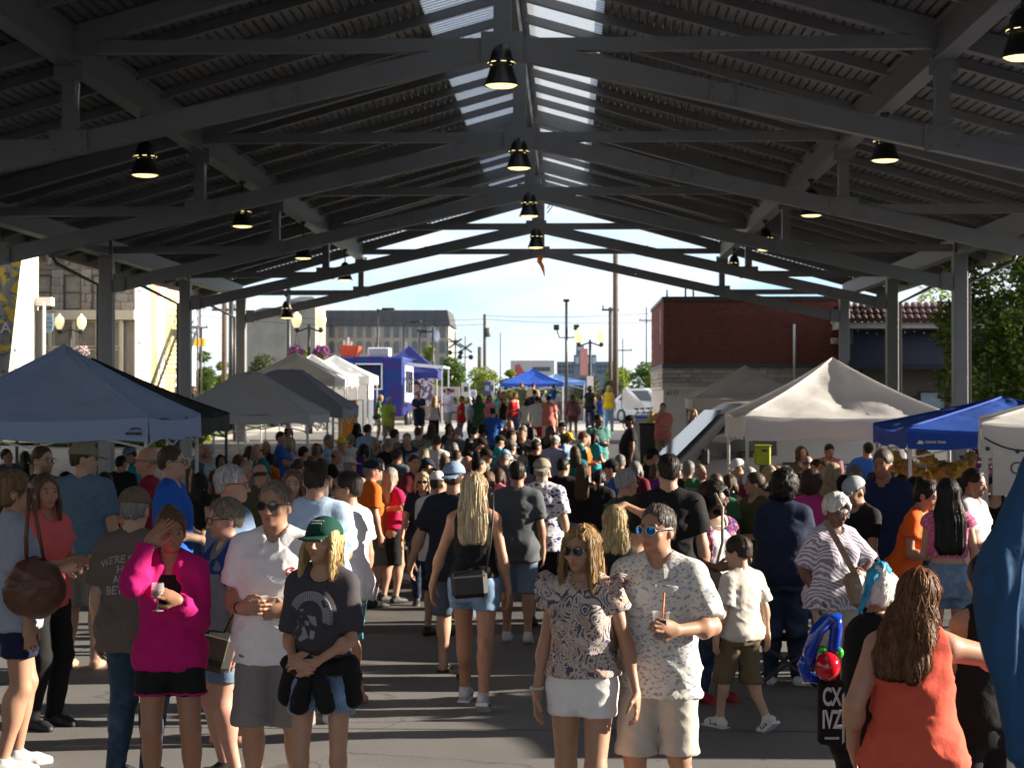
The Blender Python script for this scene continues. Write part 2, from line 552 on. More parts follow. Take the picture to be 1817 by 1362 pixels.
def skeleton(sp):
 J = {}
 lean = sp.get('lean', (0, 0, 0))
 pz = sp.get('pelvis', V(0, 0, 0))
 P = tr(*pz)
 piv = V(0, 0, .97)
 U = P @ tr(*piv) @ rot3('Z', lean[2]) @ rot3('X', lean[0]) @ rot3('Y', lean[1]) @ tr(*-piv)
 J['P'], J['U'] = P, U
 hr = sp.get('head', (0, 0, 0)); hs = sp.get('hs', 1.0)
 nk = V(0, .02, 1.50)
 J['H'] = U @ tr(*nk) @ rot3('Z', hr[0]) @ rot3('X', hr[1]) @ rot3('Y', hr[2]) @ np.diag([hs, hs, hs, 1]) @ tr(*-nk)
 sw = sp.get('sw', .170 if sp.get('sex', 'm') == 'm' else .150)
 for s, sx in (('L', 1), ('R', -1)):
  S = app(U, V(sx * sw, .01, 1.405))
  w, pole, fd, pn, curl = arm_spec(sp.get('arm' + s, 'down'), sx)
  gw = (w[0] if isinstance(sp.get('arm' + s, 'down'), str) and sp.get('arm' + s, 'down') in ('down', 'swingf', 'swingb', 'hold') else 0)
  if gw: w = w + V(sx * (sp.get('girth', 1) - 1) * .16, 0, 0)
  E, W_ = ik(S, app(U, w), .285, .255, rotv(U, pole))
  J['S' + s], J['E' + s], J['W' + s] = S, E, W_
  fdir = nrm(rotv(U, fd)); n = rotv(U, pn); n = nrm(n - fdir * (n @ fdir))
  J['hand' + s] = (fdir, n, curl, sx)
  hp = app(P, V(sx * .092, 0, .915))
  ft = sp.get('leg' + s, (sx * .11, 0, 0, 0, 0))
  A = V(ft[0], ft[1] + .03, ft[2] + .085 + .0)
  yaw, lift = (ft[3] if len(ft) > 3 else 0), (ft[4] if len(ft) > 4 else 0)
  K, A = ik(hp, A, .425, .42, V(math.sin(R(yaw)) * .5, -1, 0))
  J['h' + s], J['K' + s], J['A' + s] = hp, K, A
  fd2 = V(math.sin(R(yaw)) * math.cos(R(lift)), -math.cos(R(yaw)) * math.cos(R(lift)), -math.sin(R(lift)))
  up = V(math.sin(R(yaw)) * math.sin(R(lift)), -math.cos(R(yaw)) * math.sin(R(lift)), math.cos(R(lift)))
  J['foot' + s] = (fd2, up)
 return J
def torso_secs(sp, e=0.0, loose=0.0):
 g = sp.get('girth', 1.0); m = sp.get('sex', 'm') == 'm'; by = sp.get('belly', 0.0)
 if m:
  q = [(.84, .150, .105, .012), (.93, .168, .118, .012), (1.03, .158, .112, .0), (1.12, .152, .110, -.006), (1.25, .168, .118, -.004), (1.35, .172, .115, .004), (1.42, .130, .082, .012), (1.475, .080, .062, .018)]
 else:
  q = [(.84, .155, .105, .014), (.92, .172, .120, .016), (1.02, .152, .108, .004), (1.11, .132, .096, -.002), (1.22, .142, .102, .002), (1.33, .148, .100, .008), (1.42, .120, .074, .014), (1.47, .075, .056, .018)]
 o = []
 for z, a, b, c in q:
  k = g if z < 1.3 else 1 + (g - 1) * .55
  bl = by * math.exp(-((z - 1.08) / .13) ** 2)
  lo = loose * min(max((1.36 - z) / .3, 0), 1) + (.016 * min(max((1.04 - z) / .08, 0), 1) if loose else 0)
  o.append((z, a * k + e + lo + bl * .35, b * k + e + lo * .7 + bl * .6, c - bl * .5))
 return o
def add_torso(g, sp, J, e=0.0, loose=0.0, clips=(), zmin=None, shoulders=True, zmax=None):
 U, P = J['U'], J['P']
 s = torso_secs(sp, e, loose)
 z0 = zmin if zmin is not None else .84
 if z0 < .84: s = [(z0, s[0][1] + .008 + loose * .3, s[0][2] + .006 + loose * .3, s[0][3])] + s
 elif z0 > .84:
  a = np.array(s); ip = [np.interp(z0, a[:, 0], a[:, i]) for i in (1, 2, 3)]
  s = [(z0, *ip)] + [r for r in s if r[0] > z0]
 if zmax is not None:
  a = np.array(s); ip = [np.interp(zmax, a[:, 0], a[:, i]) for i in (1, 2, 3)]
  s = [r for r in s if r[0] < zmax] + [(zmax, *ip)]
 g.loft(s, U, .03, clips, n=2.25)
 gi = sp.get('girth', 1.0)
 if z0 < 1.0 and not loose:
  for sx in (-1, 1): g.el(V(sx * .075, .075, .90), V(.085, .075, .095) * (1 + (gi - 1) * .8) + e, U, .03, clips)
 elif z0 < 1.0:
  for sx in (-1, 1): g.el(V(sx * .07, .06, .93), V(.092, .082, .098) * (1 + (gi - 1) * .8) + e + .006, U, .05, [(app(U, V(0, 0, z0)), rotv(U, V(0, 0, -1)))] + list(clips))
 if sp.get('sex', 'm') == 'f' and zmax is None:
  b = sp.get('bust', 1.0)
  for sx in (-1, 1): g.el(V(sx * .068 * gi, -.075 * gi, 1.265), V(.062, .058, .065) * b * (1 + (gi - 1) * .6) + e * .9, U, .035, clips)
 if shoulders and zmax is None:
  sg = 1 + (gi - 1) * .5
  for s_, sx in (('L', 1), ('R', -1)):
   a = app(U, V(sx * .07, .018, 1.425))
   r = (.060 if sp.get('sex', 'm') == 'm' else .054) * sg
   g.rc(a, J['S' + s_], r + e * .9, r * .95 + e * .8, .04, clips)
   g.rc(app(U, V(sx * .02, .024, 1.49)), app(U, V(sx * .125, .016, 1.445)), .044 + e * .8, .034 + e * .8, .03, clips)
def add_arm(g, sp, J, s, e=0.0, upto=2.0, flare=0.0, k=.03):
 """upto: 1 = the elbow, 2 = the wrist"""
 ar = sp.get('armr', 1.0) * (1 + (sp.get('girth', 1) - 1) * .8) * (1 if sp.get('sex', 'm') == 'm' else .86)
 S, E, W_ = J['S' + s], J['E' + s], J['W' + s]
 t = min(upto, 1)
 p = S + (E - S) * t
 cl = []
 if upto < 1:
  d = nrm(E - S); cl = [(p, d)]; p = p + d * .02
 g.rc(S, p, .057 * ar + e, (.057 + (.040 - .057) * t) * ar + e + flare, k, cl)
 if upto < .99: return
 t = min(upto - 1, 1)
 p = E + (W_ - E) * t; d = nrm(W_ - E)
 cl = [(p, d)] if upto < 2 else []
 g.rc(E, p, .041 * ar + e + flare, (.041 + (.027 - .041) * t) * ar + e + flare * .6, .02, cl)
 if t > .3: g.el((E + (W_ - E) * .25), V(.046, .046, .06) * ar + e + flare, None, .03)
def add_leg(g, sp, J, s, e=0.0, upto=2.0, flare=0.0, zcut=None, r0=None):
 lr = sp.get('legr', 1.0) * (1 + (sp.get('girth', 1) - 1) * .7)
 h, K, A = J['h' + s], J['K' + s], J['A' + s]
 cl = [(V(0, 0, zcut), V(0, 0, -1))] if zcut is not None else []
 rk, ra, rh = .055 * lr, .037, .090 * lr
 if upto <= 1 and zcut is None:
  p = h + (K - h) * upto; cl = [(p, nrm(K - h))]
 fr = .35 if upto > 1 else 1
 g.rc(h, K, rh + e, rk + e + flare * 1.0, .04, cl)
 if upto > 1:
  g.rc(K, A, rk + e + flare, ra + e + flare * 1.15, .03, cl)
  c = K + (A - K) * .28
  g.el(c + V(0, .022, 0), V(.054, .058, .12) * lr + e * .6 + flare * .5, None, .03, cl)
def add_foot(g, J, s, e=0.0, sole=0.0, k=.02):
 A = J['A' + s]; f, up = J['foot' + s]
 base = A - up * .045
 cl = [(A - up * (.085 - sole), -up)]
 heel = base - f * .045; ball = base + f * .12 - up * .012; toe = base + f * .185 - up * .018
 g.rc(heel, ball, .034 + e, .036 + e, k, cl)
 sd = np.cross(f, up)
 g.rc(ball + sd * .012, toe + sd * .012, .034 + e, .022 + e, k, cl)
 g.rc(ball - sd * .014, toe - sd * .02 - f * .025, .032 + e, .020 + e, k, cl)
 g.rc(A, base + f * .05, .036 + e, .036 + e, k, cl)
def add_hand(g, J, s, fine=True):
 f, n, curl, sx = J['hand' + s]
 W_ = J['W' + s]
 w = np.cross(f, n)
 th = w * (1 if (w @ J['U'][:3, :3] @ V(0, -1, 0.3)) > 0 else -1)     # thumb side: towards the front or up
 Mh = np.eye(4); Mh[:3, 0] = th; Mh[:3, 1] = f; Mh[:3, 2] = n; Mh[:3, 3] = W_
 g.el(V(0, .05, 0), V(.041, .054, .018), Mh, .015)
 g.el(V(0, .015, 0), V(.030, .035, .020), Mh, .02)
 if not fine:
  g.el(V(0, .105, .012 + curl * .02), V(.038, .05 - curl * .02, .017), Mh, .015)
  g.rc(W_ + f * .02 + th * .03, W_ + f * .07 + th * .055 + n * .02, .014, .011, .012)
  return
 for i, (o, l, st) in enumerate(((.030, .073, .092), (.010, .082, .098), (-.010, .076, .095), (-.029, .060, .086))):
  p = W_ + th * o + f * st
  ang = curl * .35 * (1 + .15 * i); d0 = f + th * (o * 2.2)
  for j, (fr, rr) in enumerate(((.45, .0095), (.32, .0086), (.25, .0078))):
   d = nrm(nrm(d0) * math.cos(ang) + n * math.sin(ang))
   q = p + d * l * fr
   g.rc(p, q, rr, rr * .92, .004)
   p = q; ang += curl * (1.25 if j == 0 else .9)
 p = W_ + th * .028 + f * .02 + n * .006
 q = p + nrm(th * .75 + f * .75 + n * .35) * .042
 r = q + nrm(th * (.35 - curl * .5) + f * .9 + n * (.2 + curl * .5)) * .032
 t = r + nrm(th * (.1 - curl * .6) + f * .9 + n * (.2 + curl * .6)) * .026
 g.rc(p, q, .016, .012, .012); g.rc(q, r, .0115, .0105, .006); g.rc(r, t, .0100, .0085, .006)
def add_head(g, sp, J, fine=True):
 H, U = J['H'], J['U']
 m = sp.get('sex', 'm') == 'm'; f = sp.get('face', 1.0)
 nr = .058 if m else .047
 g.rc(app(U, V(0, .022, 1.43)), app(H, V(0, .015, 1.58)), nr * 1.08, nr * .95, .03)
 g.el(V(0, .012, 1.662), V(.076, .094, .088), H, .03)
 g.el(V(0, -.022, 1.610), V(.062 * f, .070, .085), H, .035)
 g.el(V(0, -.040, 1.558), V((.048 if m else .041) * f, .044, .036), H, .03)
 g.el(V(0, -.074, 1.538), V(.020, .018, .014), H, .02)
 if fine:
  for sx in (-1, 1):
   g.el(V(sx * .031, -.098, 1.634), V(.017, .014, .011), H, .012, op=-1)
   g.el(V(sx * .030, -.078, 1.633), V(.014, .012, .011), H, .006)
   g.el(V(sx * .033, -.082, 1.655), V(.022, .010, .006), H, .012)
   g.el(V(sx * .044, -.062, 1.600), V(.020, .020, .018), H, .02)
   g.el(V(sx * .013, -.094, 1.590), V(.009, .010, .007), H, .006)
   g.el(V(sx * .077, .012, 1.615), V(.010, .021, .032), H @ tr(0, 0, 0), .006)
  g.rc(app(H, V(0, -.090, 1.640)), app(H, V(0, -.111, 1.594)), .008, .0115, .012)
  g.el(V(0, -.089, 1.566), V(.022, .011, .006), H, .006)
  g.el(V(0, -.087, 1.555), V(.019, .011, .007), H, .006)
  g.el(V(0, -.098, 1.5605), V(.024, .006, .0022), H, .004, op=-1)
 else:
  g.rc(app(H, V(0, -.085, 1.640)), app(H, V(0, -.108, 1.596)), .009, .013, .012)
  for sx in (-1, 1):
   g.el(V(sx * .077, .012, 1.615), V(.011, .022, .032), H, .006)
   g.el(V(sx * .031, -.098, 1.634), V(.017, .014, .011), H, .012, op=-1)
MASKN = 'mask'
def head_mask(v, sp, J):
 """r lips, g brows and beard, b eyes"""
 I = np.linalg.inv(J['H'])
 p = v @ I[:3, :3].T + I[:3, 3]
 def el(c, r): return np.sqrt((((p - c) / r) ** 2).sum(1))
 m = np.zeros((len(v), 4)); m[:, 3] = 1
 ok = p[:, 1] < -.03
 m[:, 0] = np.clip(1.6 - el(V(0, -.095, 1.561), V(.023, .03, .011)), 0, 1) * ok
 b = np.zeros(len(v)); ey = np.zeros(len(v))
 for sx in (-1, 1):
  b = np.maximum(b, np.clip(2.0 - 1.4 * el(V(sx * .033, -.092, 1.657 + 0), V(.020, .03, .0055)), 0, 1))
  ey = np.maximum(ey, np.clip(1.9 - 1.3 * el(V(sx * .031, -.09, 1.633), V(.014, .03, .0065)), 0, 1))
 bd = sp.get('beard', 0)
 if bd:
  c = np.clip(1.5 - .8 * el(V(0, -.05, 1.545), V(.062, .062, .050)), 0, 1) * (p[:, 1] < .0)
  c = c * (1 - np.clip(1.6 - el(V(0, -.095, 1.561), V(.020, .03, .009)), 0, 1))
  b = np.maximum(b, c * bd)
 m[:, 1] = b * ok; m[:, 2] = ey * ok * (p[:, 2] < 1.68)
 return m
def body_mesh(sp, J, res, fine):
 g = Grid(res)
 add_torso(g, sp, J)
 for s in 'LR':
  add_arm(g, sp, J, s); add_leg(g, sp, J, s); add_foot(g, J, s)
  add_hand(g, J, s, fine)
 add_head(g, sp, J, fine)
 v, q = g.run()
 me = mesh_np('person_body', v, q)
 a = me.color_attributes.new(MASKN, 'FLOAT_COLOR', 'POINT')
 a.data.foreach_set('color', head_mask(v, sp, J).astype(np.float32).ravel())
 return me
def top_mesh(sp, J, res, t, seed):
 """t: sleeve (0 tank .. 2 long), hem, ease, loose, neck, zmax, open, flare"""
 g = Grid(res); U = J['U']
 e = t.get('ease', .013); lo = t.get('loose', .012); sl = t.get('sleeve', .55); hem = t.get('hem', .86)
 hemc = [(app(U, V(0, 0, hem)), rotv(U, V(0, 0, -1)))]
 add_torso(g, sp, J, e, lo, hemc, zmin=hem, shoulders=True)
 if sl > 0:
  for s in 'LR': add_arm(g, sp, J, s, e + .004, upto=sl, flare=t.get('flare', .012))
 else:
  for s, sx in (('L', 1), ('R', -1)):
   w = t.get('strap', .118)
   g.rc(app(U, V(sx * (w + .085), .01, 1.30)), app(U, V(sx * (w + .075), .01, 1.60)), .075, .085, .012, op=-1)
 nk = t.get('neck', 'crew'); mm = sp.get('sex', 'm') == 'm'
 nr = .066 if mm else .058
 if t.get('collar'):
  g.loft([(1.445, .082, .085, .012), (1.47, .080, .080, .012), (1.50, .074, .074, .018), (1.525, .070, .070, .022)], U @ tr(0, .02, 1.47) @ rot3('X', 8) @ tr(0, -.02, -1.47), .008)
 g.rc(app(U, V(0, .005, 1.455)), app(J['H'], V(0, .02, 1.60)), nr, nr * .98, .01, op=-1)
 if nk == 'crew': g.el(V(0, -.05, 1.475), V(.062, .07, .045), U, .01, op=-1)
 elif nk == 'v': g.rc(app(U, V(0, -.06, 1.50)), app(U, V(0, -.13, t.get('vdeep', 1.37))), .055, .006, .008, op=-1)
 elif nk == 'scoop':
  g.el(V(0, -.07, 1.465), V(.085, .09, .085), U, .01, op=-1)
 elif nk == 'wide':
  g.el(V(0, -.05, 1.48), V(.105, .10, .10), U, .01, op=-1); g.el(V(0, .06, 1.49), V(.10, .07, .07), U, .01, op=-1)
 if t.get('open') is not None:
  a, b, ra, rb = t['open']
  g.rc(app(U, V(0, -.16, a)), app(U, V(0, -.17, b)), ra, rb, .008, op=-1)
 if t.get('bulk'): 
  for c, r in t['bulk']: g.el(V(*c), V(*r), U, .04)
 v, q = g.run()
 z0 = t.get('foldz', 1.38)
 v = folds(v, q, t.get('amp', .0045), seed, lambda p: np.clip((z0 + .12 - p[:, 2]) / .2, .25, 1), t.get('fr', 1.0))
 return mesh_np('shirt', v, q)
def bottom_mesh(sp, J, res, b, seed):
 """b: kind, hem height, waist height"""
 g = Grid(res); P, U = J['P'], J['U']
 e = b.get('ease', .009); k = b['kind']; wz = b.get('waist', 1.04)
 s = [r for r in torso_secs(sp, e)]
 a = np.array(s)
 def at_z(z): return (z, *[np.interp(z, a[:, 0], a[:, i]) for i in (1, 2, 3)])
 if k == 'skirt':
  h = b['hem']; fl = b.get('flare', .05)
  q = [(h, a[0, 1] + fl, a[0, 2] + fl, .012), (.86, a[0, 1] + .012, a[0, 2] + .018, .016)] + [at_z(z) for z in (.93, 1.0, wz)]
  g.loft(q, P, .02, n=2.2)
 else:
  q = [(.80, a[0, 1] * .96, a[0, 2] * .95, .014), at_z(.86), at_z(.93), at_z(1.0), at_z(wz)]
  g.loft(q, P, .02, n=2.2)
  gi = sp.get('girth', 1)
  for sx in (-1, 1): g.el(V(sx * .075, .075, .90), V(.085, .075, .095) * (1 + (gi - 1) * .8) + e, P, .03)
  for sd in 'LR':
   if k == 'shorts': add_leg(g, sp, J, sd, e + .004, upto=1.0 if 'hem' not in b else 1.2, flare=b.get('flare', .022), zcut=b.get('hem'))
   else: add_leg(g, sp, J, sd, e, upto=2.0, flare=b.get('flare', .008), zcut=b.get('hem', .05))
 v, q = g.run()
 v = folds(v, q, b.get('amp', .0035), seed + 3, None, 1.1)
 return mesh_np('trousers', v, q)
def hair_mesh(sp, J, res, st, seed):
 """st: (style, length)"""
 kind = st[0]; L_ = st[1] if len(st) > 1 else .2
 g = Grid(res); H, U = J['H'], J['U']
 t = {'buzz': .006, 'short': .009, 'crop': .016, 'curly': .045, 'afro': .035}.get(kind, .014)
 if kind == 'bald':
  g.el(V(0, .016, 1.640), V(.083, .090, .055), H, .01, [(app(H, V(0, 0, 1.655)), rotv(H, V(0, 0, 1))), (app(H, V(0, .0, 1.60)), rotv(H, V(0, -1, .1)))])
 else:
  sh = kind in ('buzz', 'short', 'crop', 'afro')
  cl = [(app(H, V(0, 0, 1.620)), rotv(H, nrm(V(0, -.42, -.9))))] if sh else []
  g.el(V(0, .014, 1.664), V(.076 + t * (.6 if sh and kind != 'afro' else 1), .094 + t, .088 + t), H, .02, cl)
  g.el(V(0, .045, 1.60), V(.054 if sh else .066, .056, .058) + t * (.5 if sh else .8), H, .03, cl)
 if kind in ('bob', 'long', 'wavy'):
  zb = 1.60 - L_
  w = st[2] if len(st) > 2 else .1
  yb = .124 if zb < 1.38 else .085
  g.loft([(zb, w * .72, .020, yb), (zb + .06, w * 1.0, .030, yb)] + [q for q in ((1.42, w * 1.02, .036, .114), (1.50, w * 1.02, .045, .078), (1.60, .090, .060, .045), (1.68, .088, .075, .03)) if q[0] > zb + .08], H, .025, n=2.4)
  for sx in (-1, 1):
   fl = st[3] if len(st) > 3 else .14
   if fl > 0:
    a = app(H, V(sx * .078, -.015, 1.66)); b = app(H, V(sx * .088, -.03, 1.66 - fl * .6)); c = app(H, V(sx * .092, -.045, 1.63 - fl))
    fx = (rotv(H, V(1, 0, 0)), 2.1); g.rc(a, b, .042, .044, .02, flat=fx); g.rc(b, c, .044, .026, .02, flat=fx)
 if kind == 'pony':
  b0 = app(H, V(0, .115, 1.70)); b1 = app(H, V(0, .15, 1.62)); b2 = app(H, V(0, .13, 1.62 - L_))
  g.rc(b0, b1, .028, .034, .02); g.rc(b1, b2, .034, .014, .02)
 if kind == 'bun': g.el(V(0, .09, 1.735), V(.045, .045, .042), H, .012)
 # leave the face, the ears and the nape free
 fz = st[4] if len(st) > 4 else .0
 if kind != 'bald':
  g.el(V(0, -.094, 1.606 + fz), V(.070, .075, .106), H, .012, op=-1)
  g.el(V(0, -.06, 1.545), V(.074, .085, .070), H, .012, op=-1)
  if kind in ('buzz', 'short', 'crop', 'pony', 'bun', 'afro'):
   g.rc(app(H, V(0, .0, 1.50)), app(H, V(0, .08, 1.50)), .080, .052, .02, op=-1)
   for sx in (-1, 1): g.el(V(sx * .088, .008, 1.612), V(.028, .028, .036), H, .01, op=-1)
 v, q = g.run()
 n = vnormals(v, q)
 I = np.linalg.inv(H); p = v @ I[:3, :3].T + I[:3, 3]
 if kind in ('curly', 'afro'):
  d = (vnoise(p * 55, seed) - .5) * .022 + (vnoise(p * 110, seed + 1) - .5) * .012
 else:
  th = np.arctan2(p[:, 0], p[:, 1] - .02)
  up = np.clip((p[:, 2] - 1.70) / .05, 0, 1)
  c1 = np.stack([th * 9, p[:, 2] * 7 + seed, up * 3 * th], 1); c2 = np.stack([th * 24, p[:, 2] * 9, up + seed], 1)
  d = (vnoise(c1, seed) - .5) * .010 + (vnoise(c2 * V(1.8, 1, 1), seed + 2) - .5) * .006
  if kind == 'wavy': d = d + np.sin(p[:, 2] * 60 + 3 * th) * .006 * (p[:, 2] < 1.6)
  if kind in ('short', 'buzz', 'crop'): d = d * (.35 if kind == 'buzz' else .6)
 return mesh_np('hair', v + n * d[:, None], q)
def strands_mesh(hair_me, J, n, length, seed, wid=.0023, wave=0.0, ztop=9):
 """thin locks that follow the hair surface downwards"""
 r = random.Random(seed)
 bv = BVHTree.FromPolygons([v.co[:] for v in hair_me.vertices], [p.vertices[:] for p in hair_me.polygons])
 H = Matrix(J['H'].tolist()); crown = H @ Vector((0, .03, 1.76))
 vs, fs, mi = [], [], []
 Hi = H.inverted(); vv = [v for v in hair_me.vertices if (Hi @ v.co).z < ztop]
 for k in range(n):
  p = vv[r.randrange(len(vv))].co.copy()
  st = []
  L_ = length * r.uniform(.5, 1.1); step = .026 if length > .06 else .010; off = r.uniform(.0005, .005) if r.random() < .9 else r.uniform(.005, .014); mk = r.randrange(3)
  ph = r.uniform(0, 6)
  for i in range(int(L_ / step)):
   co, no, _, _ = bv.find_nearest(p)
   if co is None or (co - p).length > .05: break
   st.append((co + no * off, no))
   d = Vector((0, 0, -1)) + (co - crown).normalized() * (.9 if co.z > crown.z - .10 else .05)
   if wave: d += no.cross(Vector((0, 0, 1))) * math.sin(ph + i * .9) * wave
   d = d - no * d.dot(no)
   if d.length < .05: break
   p = co + d.normalized() * step
  if len(st) < 3: continue
  b = len(vs); w = wid * r.uniform(.5, 1.3)
  for i, (c, no) in enumerate(st):
   d = (st[min(i + 1, len(st) - 1)][0] - st[max(i - 1, 0)][0])
   s = d.cross(no); s.normalize()
   ww = w * (1 - .7 * i / len(st))
   vs += [c + s * ww + no * ww * .4, c - s * ww]
  for i in range(len(st) - 1):
   mi.append(mk); fs.append((b + i * 2, b + i * 2 + 1, b + i * 2 + 3, b + i * 2 + 2))
 me = bpy.data.meshes.new('hair_strands'); me.from_pydata(vs, [], fs); me.polygons.foreach_set('material_index', mi)
 me.polygons.foreach_set('use_smooth', [True] * len(fs)); me.update()
 return me
def cap_mesh(sp, J, res, back=False):
 g = Grid(res); H = J['H']
 g.el(V(0, .012, 1.674), V(.096, .115, .098), H, .01, [(app(H, V(0, 0, 1.668)), rotv(H, V(0, .06, -1)))])
 M = H @ tr(0, .01, 1.675) @ rot3('Z', 180 if back else 0) @ rot3('X', 14) @ tr(0, -.01, -1.675)
 g.el(V(0, -.115, 1.676), V(.078, .085, .0075), M, .008, [(app(M, V(0, -.05, 1.67)), rotv(M, V(0, 1, 0)))])
 g.el(V(0, .0, 1.766), V(.008, .008, .006), H, .004)
 v, q = g.run()
 return mesh_np('cap', v, q)
def hat_mesh(sp, J, res, brim=.07):
 g = Grid(res); H = J['H']
 M = H @ tr(0, 0, 1.68) @ rot3('X', 6) @ tr(0, 0, -1.68)
 g.el(V(0, .012, 1.680), V(.088, .106, .098), M, .01, [(app(M, V(0, 0, 1.69)), rotv(M, V(0, 0, -1)))])
 g.el(V(0, .012, 1.690), V(.088 + brim, .106 + brim, .008), M, .012)
 v, q = g.run()
 return mesh_np('hat', v, q)
def shoe_mesh(J, s, res, e=.009):
 g = Grid(res)
 add_foot(g, J, s, e, sole=-.012)
 v, q = g.run()
 return mesh_np('shoe', v, q)
def glasses_mesh(sp, J, dark=True):
 """lenses, rims and temples in the head's frame"""
 H = Matrix(J['H'].tolist())
 fr, ln = MB(), MB()
 for sx in (-1, 1):
  n = 14; ring = []
  for i in range(n):
   a = 2 * PI * i / n
   x, z = math.cos(a) * .026, math.sin(a) * (.021 + (.002 if math.sin(a) < 0 else 0))
   ring.append((sx * .034 + x, -.1115 + abs(sx * .034 + x) ** 2 * 4.0, 1.632 + z))
  fr.tube(ring + [ring[0], ring[1]], .0024, 5, False)
  ln.add(ring + [(sx * .034, -.1115 + .003, 1.632)], [(i, (i + 1) % n, n) for i in range(n)], True)
  fr.tube([(sx * .060, -.097, 1.640), (sx * .082, -.06, 1.640), (sx * .088, .0, 1.637), (sx * .087, .022, 1.625)], .0026, 5)
 fr.tube([(-.009, -.112, 1.637), (0, -.115, 1.639), (.009, -.112, 1.637)], .0022, 5)
 fr.v = [tuple(H @ Vector(v)) for v in fr.v]; ln.v = [tuple(H @ Vector(v)) for v in ln.v]
 return fr.mesh('frame'), ln.mesh('lens')

# ------------------------------------------------------------------ people materials
def skin(tone, hairc=(.06, .035, .02)):
 nm = 'skin_%.3f_%.3f_%.3f' % (tone[0], tone[1], hairc[0])
 if nm in MATS: return MATS[nm]
 m = mat(nm, tone, .48, var=.10, scale=14, bump=.10, bscale=160)
 t, b, L = nt(m)
 base = b.inputs['Base Color'].links[0].from_socket
 at_ = N(t, 'ShaderNodeVertexColor'); at_.layer_name = MASKN
 sp = N(t, 'ShaderNodeSeparateColor'); L(at_.outputs['Color'], sp.inputs['Color'])
 cur = base
 for i, (col, f) in enumerate((((tone[0] * .8, tone[1] * .42, tone[2] * .42), .8), (hairc, .8), ((tone[0] * .30, tone[1] * .26, tone[2] * .26), .85))):
  mu = N(t, 'ShaderNodeMath', operation='MULTIPLY'); mu.inputs[1].default_value = f
  L(sp.outputs[i], mu.inputs[0])
  x = N(t, 'ShaderNodeMix', data_type='RGBA'); x.inputs['B'].default_value = c4(col)
  L(mu.outputs[0], x.inputs['Factor']); L(cur, x.inputs['A']); cur = x.outputs['Result']
 L(cur, b.inputs['Base Color'])
 b.inputs['Specular IOR Level'].default_value = .4
 b.inputs['Subsurface Weight'].default_value = .22; b.inputs['Subsurface Radius'].default_value = (1, .25, .12); b.inputs['Subsurface Scale'].default_value = .012
 return m
def hairm(col):
 nm = 'hair_%.3f_%.3f_%.3f' % tuple(col)
 if nm in MATS: return MATS[nm]
 m = mat(nm, col, .5, var=.6, scale=45, bump=.6, bscale=75, stretch=(1, 1, .10), spec=.22)
 return m
def cloth(col, rough=.85, var=.07, scale=10, name=None):
 nm = name or 'cloth_%.3f_%.3f_%.3f' % tuple(col)
 if nm in MATS: return MATS[nm]
 m = mat(nm, col, rough, var=var, scale=scale, bump=.45, bscale=19, spec=.25)
 return m
